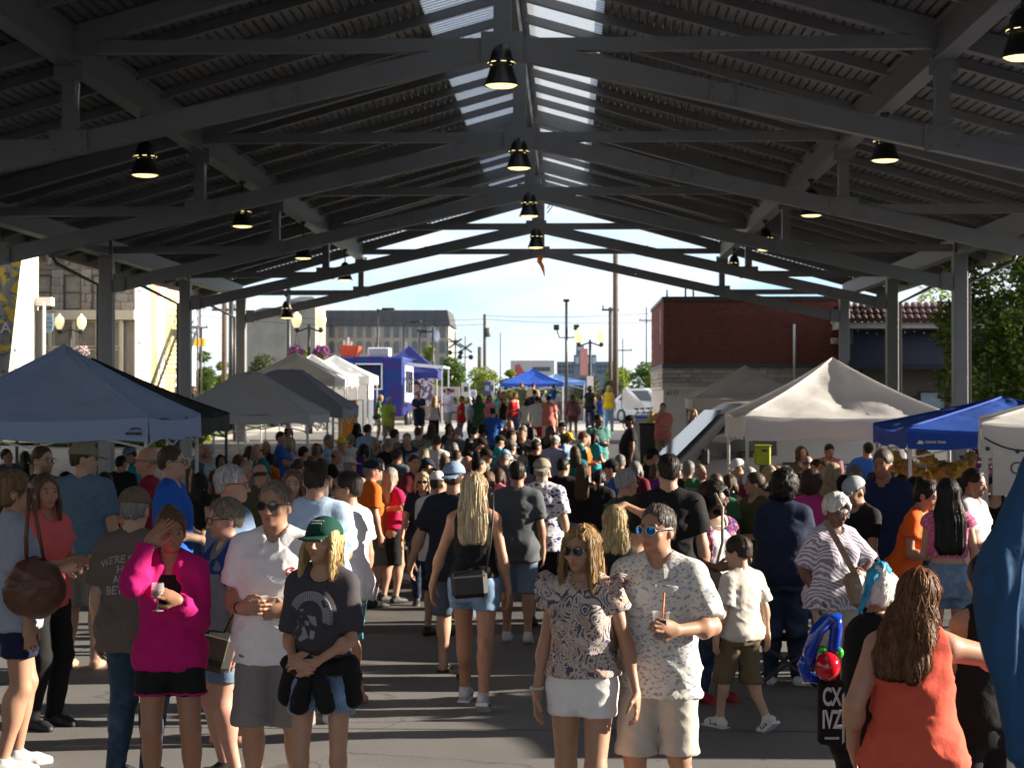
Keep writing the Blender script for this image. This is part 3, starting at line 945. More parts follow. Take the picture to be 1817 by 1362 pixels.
def cloth2(nm, kind, c1, c2, c3=None, sc=10.0):
 """printed cloth: kind is one of the small set of prints below"""
 if nm in MATS: return MATS[nm]
 m = mat(nm, c1, .85, var=.06, bump=.4, bscale=20, spec=.25)
 t, b, L = nt(m)
 cur = b.inputs['Base Color'].links[0].from_socket
 tcn = N(t, 'ShaderNodeTexCoord'); v = tcn.outputs['Object']
 def mixc(fac, col, cur):
  x = N(t, 'ShaderNodeMix', data_type='RGBA'); x.inputs['B'].default_value = c4(col)
  L(fac, x.inputs['Factor']); L(cur, x.inputs['A']); return x.outputs['Result']
 def ramp(src, a, b_):
  r = N(t, 'ShaderNodeMapRange'); r.inputs['From Min'].default_value = a; r.inputs['From Max'].default_value = b_
  L(src, r.inputs['Value']); return r.outputs['Result']
 def warp(sc_, amt):
  n = N(t, 'ShaderNodeTexNoise'); n.inputs['Scale'].default_value = sc_
  L(v, n.inputs['Vector'])
  a = N(t, 'ShaderNodeVectorMath', operation='MULTIPLY_ADD'); a.inputs[1].default_value = (amt, amt, amt)
  L(n.outputs['Color'], a.inputs[0]); L(v, a.inputs[2]); return a.outputs[0]
 if kind == 'leaf':      # small leaves
  for k, (s_, col, lo_, hi_) in enumerate(((sc, c2, .24, .18), (sc * 1.3, c3 or c2, .20, .14))):
   w = N(t, 'ShaderNodeTexVoronoi'); w.inputs['Scale'].default_value = s_
   mpn = N(t, 'ShaderNodeMapping'); mpn.inputs['Rotation'].default_value = (.4 + k, .9 * k, .5 + k); mpn.inputs['Scale'].default_value = (1, .6, 1.7)
   L(warp(18, .05), mpn.inputs['Vector']); L(mpn.outputs[0], w.inputs['Vector'])
   cur = mixc(ramp(w.outputs['Distance'], lo_ * 1.6, hi_ * 1.6), col, cur)
 elif kind == 'paisley':
  for k, (s_, fr_, col, wv) in enumerate(((sc, 26, c2, warp(9, .10)), (sc * .8, 17, c3, warp(7, .13)), (sc * 1.7, 30, c2, warp(12, .07)))):
   w = N(t, 'ShaderNodeTexVoronoi'); w.inputs['Scale'].default_value = s_
   mpn = N(t, 'ShaderNodeMapping'); mpn.inputs['Rotation'].default_value = (.5 * k, .4, .7 * k); mpn.inputs['Location'].default_value = (k * .31, k * .17, 0); mpn.inputs['Scale'].default_value = (1, .8, .75)
   L(wv, mpn.inputs['Vector']); L(mpn.outputs[0], w.inputs['Vector'])
   mm_ = N(t, 'ShaderNodeMath', operation='MULTIPLY'); mm_.inputs[1].default_value = fr_; L(w.outputs['Distance'], mm_.inputs[0])
   sn = N(t, 'ShaderNodeMath', operation='SINE'); L(mm_.outputs[0], sn.inputs[0])
   s2 = N(t, 'ShaderNodeSeparateColor'); L(w.outputs['Color'], s2.inputs['Color'])
   gt = N(t, 'ShaderNodeMath', operation='GREATER_THAN'); gt.inputs[1].default_value = (.08, .5, .5)[k]; L(s2.outputs[0], gt.inputs[0])
   m3 = N(t, 'ShaderNodeMath', operation='MULTIPLY'); L(ramp(sn.outputs[0], -.1, .25), m3.inputs[0]); L(gt.outputs[0], m3.inputs[1])
   cur = mixc(m3.outputs[0], col, cur)
 elif kind == 'blotch':
  w = N(t, 'ShaderNodeTexNoise'); w.inputs['Scale'].default_value = sc; w.inputs['Detail'].default_value = 3; w.inputs['Distortion'].default_value = 2.5
  L(v, w.inputs['Vector'])
  cur = mixc(ramp(w.outputs['Fac'], .50, .53), c2, cur)
  if c3:
   w = N(t, 'ShaderNodeTexNoise'); w.inputs['Scale'].default_value = sc * 1.4; w.inputs['Detail'].default_value = 2; w.inputs['Distortion'].default_value = 2
   mpn = N(t, 'ShaderNodeMapping'); mpn.inputs['Location'].default_value = (3, 5, 1); L(v, mpn.inputs['Vector']); L(mpn.outputs[0], w.inputs['Vector'])
   cur = mixc(ramp(w.outputs['Fac'], .58, .61), c3, cur)
 elif kind == 'zebra':
  w = N(t, 'ShaderNodeTexWave', bands_direction='DIAGONAL'); w.inputs['Scale'].default_value = sc; w.inputs['Distortion'].default_value = 9; w.inputs['Detail'].default_value = 2; w.inputs['Detail Scale'].default_value = .6
  L(v, w.inputs['Vector'])
  cur = mixc(ramp(w.outputs['Fac'], .40, .55), c2, cur)
 elif kind in ('stripe', 'plaid'):
  w = N(t, 'ShaderNodeTexWave', bands_direction='Z'); w.inputs['Scale'].default_value = sc
  L(v, w.inputs['Vector'])
  cur = mixc(ramp(w.outputs['Fac'], .45, .55), c2, cur)
  if kind == 'plaid':
   w = N(t, 'ShaderNodeTexWave', bands_direction='X'); w.inputs['Scale'].default_value = sc
   L(v, w.inputs['Vector']); cur = mixc(ramp(w.outputs['Fac'], .6, .75), c3 or c2, cur)
 elif kind == 'denim':
  w = N(t, 'ShaderNodeTexNoise'); w.inputs['Scale'].default_value = 7; w.inputs['Detail'].default_value = 5
  L(v, w.inputs['Vector'])
  cur = mixc(ramp(w.outputs['Fac'], .45, .75), c2, cur)
  w = N(t, 'ShaderNodeTexNoise'); w.inputs['Scale'].default_value = 90; w.inputs['Detail'].default_value = 2
  L(v, w.inputs['Vector']); cur = mixc(ramp(w.outputs['Fac'], .62, .9), c2, cur)
 elif kind == 'heather':
  w = N(t, 'ShaderNodeTexNoise'); w.inputs['Scale'].default_value = 120; w.inputs['Detail'].default_value = 2
  mpn = N(t, 'ShaderNodeMapping'); mpn.inputs['Scale'].default_value = (1, 1, .25); L(v, mpn.inputs['Vector']); L(mpn.outputs[0], w.inputs['Vector'])
  cur = mixc(ramp(w.outputs['Fac'], .5, .8), c2, cur)
 elif kind == 'ombre':
  s = N(t, 'ShaderNodeSeparateXYZ'); L(v, s.inputs[0])
  cur = mixc(ramp(s.outputs['Z'], sc, sc + .25), c2, cur)
 L(cur, b.inputs['Base Color'])
 return m
def denim(c=(.05, .10, .19), nm='denim'):
 return cloth2(nm, 'denim', c, tuple(min(x * 1.9 + .03, .8) for x in c))
TRIS = [0]
GEO = {}
def memo(key, fn):
 if key not in GEO:
  GEO[key] = fn()
 return GEO[key]
LASTJ = {}
SHOEM = {}
def person(label, px, yt, Z, face=0.0, H=None, sp=None, tone=(.50, .29, .20), hair=('short',), hc=(.06, .035, .02), top=None, topm=None, bot=None, botm=None,
           shoe=None, cap=None, capm=None, glass_=None, res=.008, fine=True, group=None, seed=1, key=None, extra=None, strands=0, top2=None, top2m=None, x=None):
 """one person; yt is the photograph row of the top of the head, px its column"""
 sp = dict(sp or {}); sp.setdefault('sex', 'm')
 p = at(px, yt, Z)
 g0 = gz(Z)
 if H is None: H = min(max((p.z - g0), .9), 1.98)
 k = H / 1.75
 hero = res < .0073
 r = res * (1 if hero else 1.25) / k
 rc_ = r * 1.4 if fine else r
 db, dc = (.28, .40) if fine else (.42, .45)
 J = skeleton(sp)
 hp = app(J['H'], V(0, 0, 1.66))
 rz = R(face)
 M2 = Matrix.Rotation(rz, 3, 'Z')
 off = M2 @ Vector((hp[0], hp[1], 0)) * k
 loc = (p.x - off.x if x is None else x, Z - off.y, gz(Z - off.y))
 ky = (lambda s: (key, s)) if key is not None else (lambda s: (label, px, s))
 skm = skin(tone, hc)
 body = link('person', memo(ky('body'), lambda: lighter(body_mesh(sp, J, r, fine), db)), skm, None, loc, (0, 0, rz), (k, k, k))
 tag(body, label, 'person', group)
 out = {'body': body, 'J': J, 'k': k}
 if bot:
  out['bot'] = link({'shorts': 'shorts', 'pants': 'trousers', 'skirt': 'skirt'}[bot['kind']], memo(ky(('bot', str(bot))), lambda: lighter(bottom_mesh(sp, J, rc_, bot, seed), dc)), botm, body)
 if top:
  out['top'] = link(top.get('name', 'shirt'), memo(ky(('top', str(top))), lambda: lighter(top_mesh(sp, J, rc_, top, seed), dc)), topm, body)
 if top and top.get('collar'):
  def mkcol():
   P = []
   for a in np.linspace(-2.72, 2.72, 33):
    f = (1 - math.cos(a)) / 2; d = V(math.sin(a), math.cos(a), 0)
    cc = V(0, .010, 0); bk = (.070 if sp['sex'] == 'm' else .062)
    P.append([app(J['U'], cc + d * bk + V(0, -.004 * f, 1.500 - .045 * f)), app(J['U'], cc + d * (bk + .010) + V(0, -.006 * f, 1.507 - .047 * f)), app(J['U'], cc + d * (bk + .030 + .016 * f ** 3) + V(0, -.022 * f ** 2, 1.462 - .040 * f - .045 * f ** 8))])
   return grid_mesh('collar', P)
  if sp['sex'] == 'm': link('collar', memo(ky('collar'), mkcol), topm, out['top'])
 if top2:
  out['top2'] = link(top2.get('name', 'jacket'), memo(ky(('top2', str(top2))), lambda: lighter(top_mesh(sp, J, rc_, top2, seed + 11), dc)), top2m, body)
 if hair and hair[0] != 'none':
  hm = memo(ky(('hair', str(hair))), lambda: lighter(hair_mesh(sp, J, min(rc_, .02), hair, seed), .6))
  out['hair'] = link('hair', hm, hairm(hc), body)
  if strands:
   st = strands_mesh(hm, J, strands, (.045 if hair[0] in ('short', 'crop') else hair[1] + .12 if len(hair) > 1 else .08), seed, wave=.35 if hair[0] == 'wavy' else 0.0, ztop=1.655 if cap else 9)
   TRIS[0] += 2 * len(st.polygons)
   s_ = link('hair_strands', st, [hairm(tuple(min(1, c * f_) for c in hc)) for f_ in (.75, 1.2, 1.75)], out['hair'])
 if cap:
  out['cap'] = link('hat' if cap == 'hat' else 'cap', memo(ky(('cap', cap)), lambda: lighter(hat_mesh(sp, J, min(rc_, .013)) if cap == 'hat' else cap_mesh(sp, J, min(rc_ * .8, .012), cap == 'back'), .5)), capm, body)
 if shoe:
  for s in 'LR':
   link('shoe', memo(ky(('shoe', s)), lambda: lighter(shoe_mesh(J, s, rc_), .6)), shoe, body)
 if glass_:
  key_g = ky('glasses')
  if key_g not in GEO: GEO[key_g] = glasses_mesh(sp, J)
  a, b = GEO[key_g]
  f = link('glasses', a, glass_[0], body); link('lens', b, glass_[1], f)
 if fine and res < .011 and not (glass_ and glass_[2:] == (1,)):
  for sx in (-1, 1):
   mb = MB(); c = app(J['H'], V(sx * .031, -.0835, 1.634)); mb.ball(c, (.0100, .0080, .0048), 10, 6)
   e = mb.build('eye', mat('eye_white', (.42, .38, .35), .25), body)
   mb = MB(); c = app(J['H'], V(sx * .031, -.0895, 1.634)); mb.ball(c, (.0055, .0035, .0058), 8, 6)
   mb.build('iris', mat('eye_iris', (.04, .03, .025), .2), e)
 return out
def hand_pos(o, s, f=.085, n=.03):
 """world point in the grip of a hand"""
 J = o['J']; W_ = J['W' + s]; fd, nn, c, sx = J['hand' + s]
 return o['body'].matrix_basis @ Vector((W_ + fd * f + nn * n).tolist())
# ------------------------------------------------------------------ ground
ASPH = mat('asphalt', (.070, .069, .068), .9, var=.22, scale=3, bump=.55, bscale=120, dirt=((.20, .185, .16), .5, .7))
CONC = mat('concrete', (.145, .143, .140), .8, var=.13, scale=1.3, bump=.18, bscale=70, dirt=((.17, .155, .14), .55, .9))
ROADM = mat('road_concrete', (.44, .40, .34), .85, var=.12, scale=.8, bump=.2, bscale=40, dirt=((.2, .18, .155), .5, .4))
GRASSM = mat('grass_green', (.075, .105, .025), .9, var=.4, scale=1.5)
WOODW = mat('white_frame', (.72, .71, .68), .5, var=.05)
def sheet(name, x0, x1, y0, y1, m, dz=0.0, ny=None, nx=2, parent=None):
 ys = np.unique(np.concatenate([np.linspace(y0, y1, ny or max(2, int((y1 - y0) / 1.0))), ]))
 P = np.array([[(x, y, gz(y) + dz) for x in np.linspace(x0, x1, nx)] for y in ys])
 me = grid_mesh(name, P[:, ::-1])
 return link(name, me, m, parent)
def wear(m, sc, crack=.35):
 t, b, L = nt(m)
 cur = b.inputs['Base Color'].links[0].from_socket
 tcn = N(t, 'ShaderNodeTexCoord'); g_ = N(t, 'ShaderNodeNewGeometry')
 def layer(fac, col, cur):
  x = N(t, 'ShaderNodeMix', data_type='RGBA'); x.inputs['B'].default_value = c4(col); L(fac, x.inputs['Factor']); L(cur, x.inputs['A']); return x.outputs['Result']
 def rng_(src, a, c, to):
  r = N(t, 'ShaderNodeMapRange'); r.inputs['From Min'].default_value = a; r.inputs['From Max'].default_value = c; r.inputs['To Max'].default_value = to; L(src, r.inputs['Value']); return r.outputs['Result']
 n = N(t, 'ShaderNodeTexNoise'); n.inputs['Scale'].default_value = 1.2; n.inputs['Detail'].default_value = 6; L(g_.outputs['Position'], n.inputs['Vector'])
 wv = N(t, 'ShaderNodeVectorMath', operation='MULTIPLY_ADD'); wv.inputs[1].default_value = (1.1, 1.1, 0); L(n.outputs['Color'], wv.inputs[0]); L(g_.outputs['Position'], wv.inputs[2])
 v = N(t, 'ShaderNodeTexVoronoi', feature='DISTANCE_TO_EDGE'); v.inputs['Scale'].default_value = crack; L(wv.outputs[0], v.inputs['Vector'])
 cur = layer(rng_(v.outputs['Distance'], .005, .002, .55), (.05, .048, .045), cur)
 v2 = N(t, 'ShaderNodeTexVoronoi'); v2.inputs['Scale'].default_value = sc; L(g_.outputs['Position'], v2.inputs['Vector'])
 cur = layer(rng_(v2.outputs['Distance'], .075, .06, .6), (.045, .042, .04), cur)
 n3 = N(t, 'ShaderNodeTexNoise'); n3.inputs['Scale'].default_value = .45; n3.inputs['Detail'].default_value = 9; n3.inputs['Roughness'].default_value = .7; L(g_.outputs['Position'], n3.inputs['Vector'])
 cur = layer(rng_(n3.outputs['Fac'], .52, .72, .55), (.085, .08, .075), cur)
 n4 = N(t, 'ShaderNodeTexNoise'); n4.inputs['Scale'].default_value = 160; L(g_.outputs['Position'], n4.inputs['Vector'])
 cur = layer(rng_(n4.outputs['Fac'], .6, .8, .5), (.42, .40, .37), cur)
 L(cur, b.inputs['Base Color'])
wear(CONC, 2.2); wear(ASPH, 3.1, .22); wear(ROADM, 1.4, .18)
ys_ = list(np.linspace(-30, 110, 141)) + [140, 200, 400, 1000, 3500]
P = np.array([[(x, y, gz(max(y, 0))) for x in (2000, 400, 60, 20, 0, -20, -60, -400, -2000)] for y in ys_])
tag(link('ground', grid_mesh('ground', P), ASPH), kind='structure')
for i, (a, b) in enumerate(((-12, 4.0), (4.02, 11.9), (11.92, 17.6))):
 for j, (c, d) in enumerate(((-11.6, -4.6), (-4.585, 2.4), (2.415, 10.4))):
  me = MB()
  ys2 = np.linspace(a, b, 8)
  P = np.array([[(x, y, gz(max(y, 0)) + .006) for x in (d, c)] for y in ys2])
  tag(link('concrete_floor', grid_mesh('concrete_floor', P), CONC), kind='structure')
tag(sheet('road', -30, 30, 62.2, 97, ROADM, .008), kind='structure')
tag(sheet('lawn', -60, -13.2, 58, 120, GRASSM, .10), kind='structure')
tag(sheet('far_lawn', -60, 60, 97.2, 180, GRASSM, .12), kind='structure')
# ------------------------------------------------------------------ market pavilion
STEEL = mat('painted_steel', (.20, .205, .21), .5, var=.10, scale=2.5, bump=.05, bscale=30)
STEELC = mat('painted_steel_column', (.20, .20, .195), .5, var=.08, scale=2.5)
DECK = mat('roof_deck', (.22, .222, .22), .34, metal=.3, var=.16, scale=3.0)
SKYL = translucent('skylight_sheet', (.46, .51, .57), .42, .5, var=.07, scale=3)
RX, HW, XG = -.96, 10.7, 6.4
TY = [25.2 + 8.95 * i for i in range(-4, 5)]
pav = empty('market_pavilion', (RX, 61, gz(61)), 0, 'open steel market pavilion with dark ribbed roof and ridge skylight', 'pavilion')
def pp(name, mb, m=STEEL):
 o = mb.build(name, m); o.parent = pav
 o.matrix_parent_inverse = Matrix.Translation((-RX, -61, -gz(61)))
 return o
def zr(d): return 9.62 - .28 * d
ZB = 7.49
for y in TY:
 for sx in (-1, 1):
  X = lambda d: RX + sx * d
  pp('bottom_chord', MB().beam((X(.0), y, ZB), (X(HW - .17), y, 5.14), .20, .31))
  pp('top_chord', MB().beam((X(.16), y, zr(.16) - .20), (X(12.2), y, zr(12.2) - .17), .22, .32))
  pp('tie_beam', MB().beam((X(.25), y, ZB + .02), (X(XG + .0), y, ZB + .02), .16, .19))
  pp('tie_beam', MB().beam((X(XG + .13), y, 6.06), (X(HW - .17), y, 6.06), .15, .18))
  pp('hanger_post', MB().beam((X(XG), y, 7.24), (X(XG), y, 5.98), .20, .24, up=(0, 1, 0)))
  c = MB().box((X(HW), y, (5.9 + gz(y)) / 2), (.34, .34, 5.9 - gz(y)), bev=.015)
  c.box((X(HW), y, gz(y) + .02), (.55, .55, .04))
  pp('column', c, STEELC)
 for sx in (-1, 1):
  X = lambda d: RX + sx * d
  for d, z, w_, h_ in ((XG, 6.10, .56, .36), (XG, 7.16, .42, .30), (HW - .34, 5.22, .30, .44), (3.2, ZB - .715, .36, .27)):
   gp = MB().box((X(d), y - .135, z), (w_, .022, h_))
   for i in (-1, 1):
    for j in (-1, 1): gp.ball((X(d) + i * w_ * .36, y - .15, z + j * h_ * .32), .022, 6, 4)
   pp('gusset_plate', gp)
 pp('king_post', MB().beam((RX, y, zr(0) - .3), (RX, y, ZB - .1), .26, .30, up=(0, 1, 0)))
 pp('ridge_plate', MB().box((RX, y - .165, ZB - .02), (.62, .03, .42)))
YA, YB = TY[0] - .3, TY[-1] + .45
for sx in (-1, 1):
 X = lambda d: RX + sx * d
 for a, b in zip(TY[:-1], TY[1:]):
  g = MB().beam((X(XG), a, 7.50), (X(XG), b, 7.50), .16, .50)
  g.beam((X(XG), a, 7.235), (X(XG), b, 7.235), .30, .035); g.beam((X(XG), a, 7.765), (X(XG), b, 7.765), .30, .035)
  pp('girder', g)
  g = MB().beam((X(HW), a + .17, 6.12), (X(HW), b - .17, 6.12), .18, .42)
  g.beam((X(HW), a + .17, 5.90), (X(HW), b - .17, 5.90), .30, .03)
  pp('eave_beam', g)
  for k in range(1, 5):
   y = a + (b - a) * k / 5
   pp('rafter', MB().beam((X(.16), y, zr(.16) - .095), (X(12.2), y, zr(12.2) - .095), .12, .16))
  # ribbed deck, ribs along the hall
  prof = []
  d = 1.60
  while d < 12.3:
   prof += [(d, zr(d)), (d + .105, zr(d + .105)), (d + .110, zr(d + .110) + .045), (d + .147, zr(d + .147) + .045)]
   d += .152
  poly = prof + [(prof[-1][0], zr(prof[-1][0]) + .09), (prof[0][0], zr(prof[0][0]) + .09)]
  mb = MB(); n = len(poly)
  for (yy) in (a, b): mb.v += [(X(u), yy, w) for u, w in poly]
  mb.f = [(i, (i + 1) % n, n + (i + 1) % n, n + i) for i in range(n)]; mb.sm = [False] * n
  pp('roof_panel', mb, DECK)
  for k in range(5):
   y0, y1 = a + (b - a) * k / 5, a + (b - a) * (k + 1) / 5
   m = 9; v = []
   mb = MB()
   for i in range(m):
    u0, u1 = y0 + (y1 - y0) * i / m, y0 + (y1 - y0) * (i + 1) / m
    for (p, q, dz) in ((u0, u0 + (u1 - u0) * .88, 0), (u0 + (u1 - u0) * .88, u1, .03)):
     mb.add([(X(.10), p, zr(.10) + dz), (X(1.62), p, zr(1.62) + dz), (X(1.62), q, zr(1.62) + dz), (X(.10), q, zr(.10) + dz)], [(0, 1, 2, 3)])
   pp('skylight_panel', mb, SKYL)
 g = MB().beam((X(12.25), YA, zr(12.25) - .09), (X(12.25), YB, zr(12.25) - .09), .10, .34)
 pp('gutter', g, mat('gutter_paint', (.45, .42, .36), .4))
 for y in (TY[-1], TY[-2], TY[-3]):      # downpipes beside the columns
  xo = X(HW + .30)
  pp('downpipe', MB().tube([(X(12.2), y + .3, 5.95), (X(12.1), y + .3, 5.75), (xo, y + .3, 5.2), (xo, y + .3, gz(y))], .055, 8), mat('downpipe_paint', (.06, .06, .062), .4))
for a, b in zip(TY[:-1], TY[1:]):
 pp('ridge_cap', MB().add([(RX - .32, a, 9.60), (RX, a, 9.70), (RX + .32, a, 9.60), (RX - .32, b, 9.60), (RX, b, 9.70), (RX + .32, b, 9.60)], [(0, 1, 4, 3), (1, 2, 5, 4)]))
 pp('ridge_beam', MB().beam((RX, a + .15, 9.30), (RX, b - .15, 9.30), .14, .42))
# hanging lamps
BLK = mat('lamp_black', (.012, .012, .012), .35, var=.1)
LENS = emit('lamp_lens', (1.0, .78, .34), .75)
def pendant(x, y, zl, zt, label):
 """zl: rim of the shade, zt: where the stem is fixed"""
 o = empty('pendant_lamp', (x, y, zl), 0, label, 'lamp', 'pendant lamps under the roof'); o.scale = (.92, .92, 1)
 MB().lathe([(.272, -.02), (.28, 0), (.262, .02), (.205, .17), (.175, .27)], n=20).build('shade', BLK, o)
 MB().lathe([(.205, .27), (.212, .29), (.212, .33), (.195, .35)], n=20).build('collar', BLK, o)
 v = MB()
 for k in range(8):
  a = 2 * PI * k / 8 + .2
  v.box((.208 * math.cos(a), .208 * math.sin(a), .31), (.014, .08, .009), rot=(0, 0, a))
 v.build('vent_slot', LENS, o)
 MB().lathe([(.185, .35), (.165, .45), (.115, .54), (.05, .58), (.0, .585)], n=16).build('housing', BLK, o)
 MB().lathe([(.255, .0), (.20, -.03), (.10, -.045), (0, -.048)], n=20).build('lens', LENS, o)
 MB().tube([(0, 0, .57), (0, 0, zt - zl)], .022, 8).build('stem', BLK, o)
 MB().lathe([(.09, zt - zl), (.09, zt - zl - .04), (.03, zt - zl - .09)], n=12).build('mounting', BLK, o)
nm = ['first', 'second', 'third', 'fourth', 'fifth', 'sixth', 'seventh', 'eighth']
for i in range(4, 8):
 pendant(RX, TY[i] - .45, 6.85, ZB - .1, 'black pendant lamp under the ridge, %s from the front along the centre line' % nm[i - 4])
for sx, side in ((-1, 'left'), (1, 'right')):
 for i, k in enumerate(range(3 if sx > 0 else 4, 8)):
  pendant(RX + sx * XG, (TY[k] + TY[k + 1]) / 2, 6.22 if sx < 0 else 6.42, 7.22, 'black lit pendant lamp under the %s roof girder, %s from the front' % (side, nm[i]))
pendant(-9.9, 60.2, 5.15, 5.95, 'small pendant lamp near the far left column by the white tents')
# orange ribbon and spikes at the far ridge
ox = at(960, 470, 60.5)
rb = empty('hanging_ribbon', (ox.x, ox.y, ZB - .2), 0, 'orange cloth ribbon hanging from the far ridge post', 'ribbon')
pts = [(-.10, 0, .05), (-.16, .03, -.18), (-.07, -.02, -.32), (0.0, .04, -.55), (.02, 0, -.72)]
P = []
for i, p in enumerate(pts):
 w = (.20, .18, .15, .07, .015)[i]
 P.append([(p[0] + w * t + .1 - w * .5, p[1] + .04 * math.sin(6 * t), p[2]) for t in np.linspace(0, 1, 5)])
o = link('cloth', grid_mesh('ribbon', P), translucent('orange_cloth', (.75, .24, .01), .4), rb)
sp_ = empty('bird_spikes', (RX, TY[3] + 1, 0), 0, 'small fan of dark metal spikes by the ridge above the far trusses', 'spikes')
for sx in (-1, 1):
 for k in range(3):
  p = at(963 + sx * 8, 374 - k * 8 + 4, TY[7] + .2); q = at(963 + sx * 17, 362 - k * 8 + 4, TY[7] + .2)
  o = MB().beam(p, q, .03, .03).build('spike', BLK, sp_); o.matrix_parent_inverse = Matrix.Translation(-Vector(sp_.location))

# ------------------------------------------------------------------ buildings
UNITS = {}
def unit_box(m):
 if m.name not in UNITS:
  me = MB().box((0, 0, 0), (1, 1, 1), bev=.06).mesh('block'); me.materials.append(m); UNITS[m.name] = me
 return UNITS[m.name]
def block_wall(parent, name, O, ud, nd, W_, H_, bw, bh, gap, depth, mats, holes=(), limit=300, seed=1, jit=.25, stuffm=None):
 """courses of blocks; O lower left corner, ud along the wall, nd outwards; holes in (u0, u1, v0, v1)"""
 r = random.Random(seed); ud, nd = Vector(ud), Vector(nd); O = Vector(O)
 rot = Matrix((ud, nd, Vector((0, 0, 1)))).transposed()
 n = 0; rest = MB(); v = 0; row = 0
 pi = parent.matrix_world.inverted() if parent else None
 L_ = []
 while v < H_ - bh * .3:
  h = min(bh, H_ - v)
  segs = [(0, W_)]
  for (a, b, c, d) in holes:
   if c < v + h - .01 and d > v + .01:
    ns = []
    for (s, e) in segs:
     if a > s: ns.append((s, min(e, a)))
     if b < e: ns.append((max(s, b), e))
    segs = [q for q in ns if q[1] - q[0] > .03]
  for (s, e) in segs:
   u = s - (bw * .5 if row % 2 else 0) - r.uniform(0, jit) * bw * .3
   while u < e:
    w = bw * (1 + r.uniform(-jit, jit)); u0, u1 = max(u, s), min(u + w, e); u += w
    if u1 - u0 > .04: L_.append((u0, u1, v, v + h))
  v += bh; row += 1
 order = list(range(len(L_)))
 r.shuffle(order)
 for k in order:
  u0, u1, a, b = L_[k]
  pr = depth * (1 + r.uniform(-.35, .35))
  c = O + ud * ((u0 + u1) / 2) + Vector((0, 0, (a + b) / 2)) + nd * (pr / 2)
  sz = (u1 - u0 - gap, pr, b - a - gap)
  m = r.choice(mats)
  if n < limit:
   o = bpy.data.objects.new(name, unit_box(m)); C.objects.link(o)
   o.parent = parent; o.location = c - Vector(parent.location); o.rotation_euler = rot.to_euler(); o.scale = sz; n += 1
  else:
   rest.box(c - Vector(parent.location), sz, rot)
 if rest.f:
  tag(rest.build(name + '_field', stuffm or mats[0], parent), kind='stuff')
def window(parent, c, ud, nd, w, h, fm, gm, mull=(1, 1), fw=.06, dep=.10, sill=None, name='window'):
 """frame with glass set back; c centre on the wall face"""
 ud, nd, c = Vector(ud), Vector(nd), Vector(c) - Vector(parent.location)
 rot = Matrix((ud, nd, Vector((0, 0, 1)))).transposed()
 def P(u, n_, v): return c + ud * u + nd * n_ + Vector((0, 0, v))
 f = MB()
 for s in (-1, 1):
  f.box(P(s * (w / 2 - fw / 2), -.02, 0), (fw, .08, h), rot)
  f.box(P(0, -.02, s * (h / 2 - fw / 2)), (w - 2 * fw, .078, fw), rot)
 for i in range(1, mull[0]): f.box(P(-w / 2 + w * i / mull[0], -.025, 0), (fw * .6, .05, h - 2 * fw), rot)
 for i in range(1, mull[1]): f.box(P(0, -.027, -h / 2 + h * i / mull[1]), (w - 2 * fw, .055, fw * .7), rot)
 fo = f.build(name, fm, parent)
 MB().box(P(0, -.05, 0), (w - fw, .012, h - fw), rot).build('pane', gm, fo)
 if sill is not None: MB().box(P(0, .04, -h / 2 - .06), (w + .2, .16, .11), rot).build('sill', sill, fo)
 return fo
def lettering(txt, size, m, parent, loc, face=(0, -1, 0), **kw):
 """flat letters on a vertical face that looks along face"""
 f = Vector(face); a = math.atan2(f.x, -f.y)
 return set_text('lettering', txt, size, m, parent, Vector(loc) - Vector(parent.location), (PI / 2, kw.pop('roll', 0), a), **kw)
EX, EY = (1, 0, 0), (0, 1, 0)
NF, NR = (0, -1, 0), (1, 0, 0)
# brick building with stone band
Yb = 63.0
bx0, bx1 = at(1178, 700, Yb).x, at(1492, 700, Yb).x
zt_, zb_, zs_ = at(1178, 527, Yb).z, at(1178, 651, Yb).z, at(1178, 688, Yb).z
gb = gz(Yb)
bb = empty('brick_building', (bx0, Yb, gb), 0, 'dark red brick building with pale stone band and painted lower wall', 'building')
BRKM = [mat('brick_red', (.16, .040, .028), .85, var=.25, scale=4), mat('brick_dark', (.115, .030, .024), .85, var=.25, scale=4), mat('brick_light', (.20, .058, .040), .85, var=.25, scale=4)]
MORT = mat('mortar', (.24, .19, .165), .95)
STONE = [mat('stone_pale', (.42, .38, .33), .9, var=.2, scale=5, bump=.4, bscale=18), mat('stone_grey', (.33, .30, .27), .9, var=.2, scale=5, bump=.4, bscale=18)]
PAINTW = mat('wall_paint', (.62, .56, .50), .8, var=.07, scale=1.2, dirt=((.42, .36, .31), .4, 1.5))
DARKM = mat('dark_metal', (.03, .03, .033), .45)
W_ = bx1 - bx0
dpt = 9.0
def bp(name, mb, m): return mb.build(name, m, bb)
bp('core_wall', MB().box((W_ / 2, dpt / 2 + .03, (zt_ - gb) / 2 - .05), (W_ - .02, dpt, zt_ - gb - .1)), MORT)
block_wall(bb, 'brick', (bx0, Yb + .03, zb_ + .12), EX, NF, W_, zt_ - zb_ - .25, .215, .072, .012, .02, BRKM, limit=300, jit=.03)
block_wall(bb, 'brick', (bx0 + .0, Yb + dpt, zb_ + .12), (0, -1, 0), (-1, 0, 0), dpt, zt_ - zb_ - .25, .215, .072, .012, .02, BRKM, limit=0, jit=.03)
bp('coping', MB().box((W_ / 2, dpt / 2, zt_ - gb - .04), (W_ + .12, dpt + .12, .12)), DARKM)
bp('flashing', MB().box((W_ / 2, dpt / 2, zb_ - gb + .04), (W_ + .12, dpt + .10, .14)), mat('flashing', (.06, .06, .065), .5))
block_wall(bb, 'stone', (bx0, Yb + .03, zs_ + .05), EX, NF, W_, zb_ - zs_ - .08, .42, .155, .016, .05, STONE, limit=200, jit=.45, seed=4)
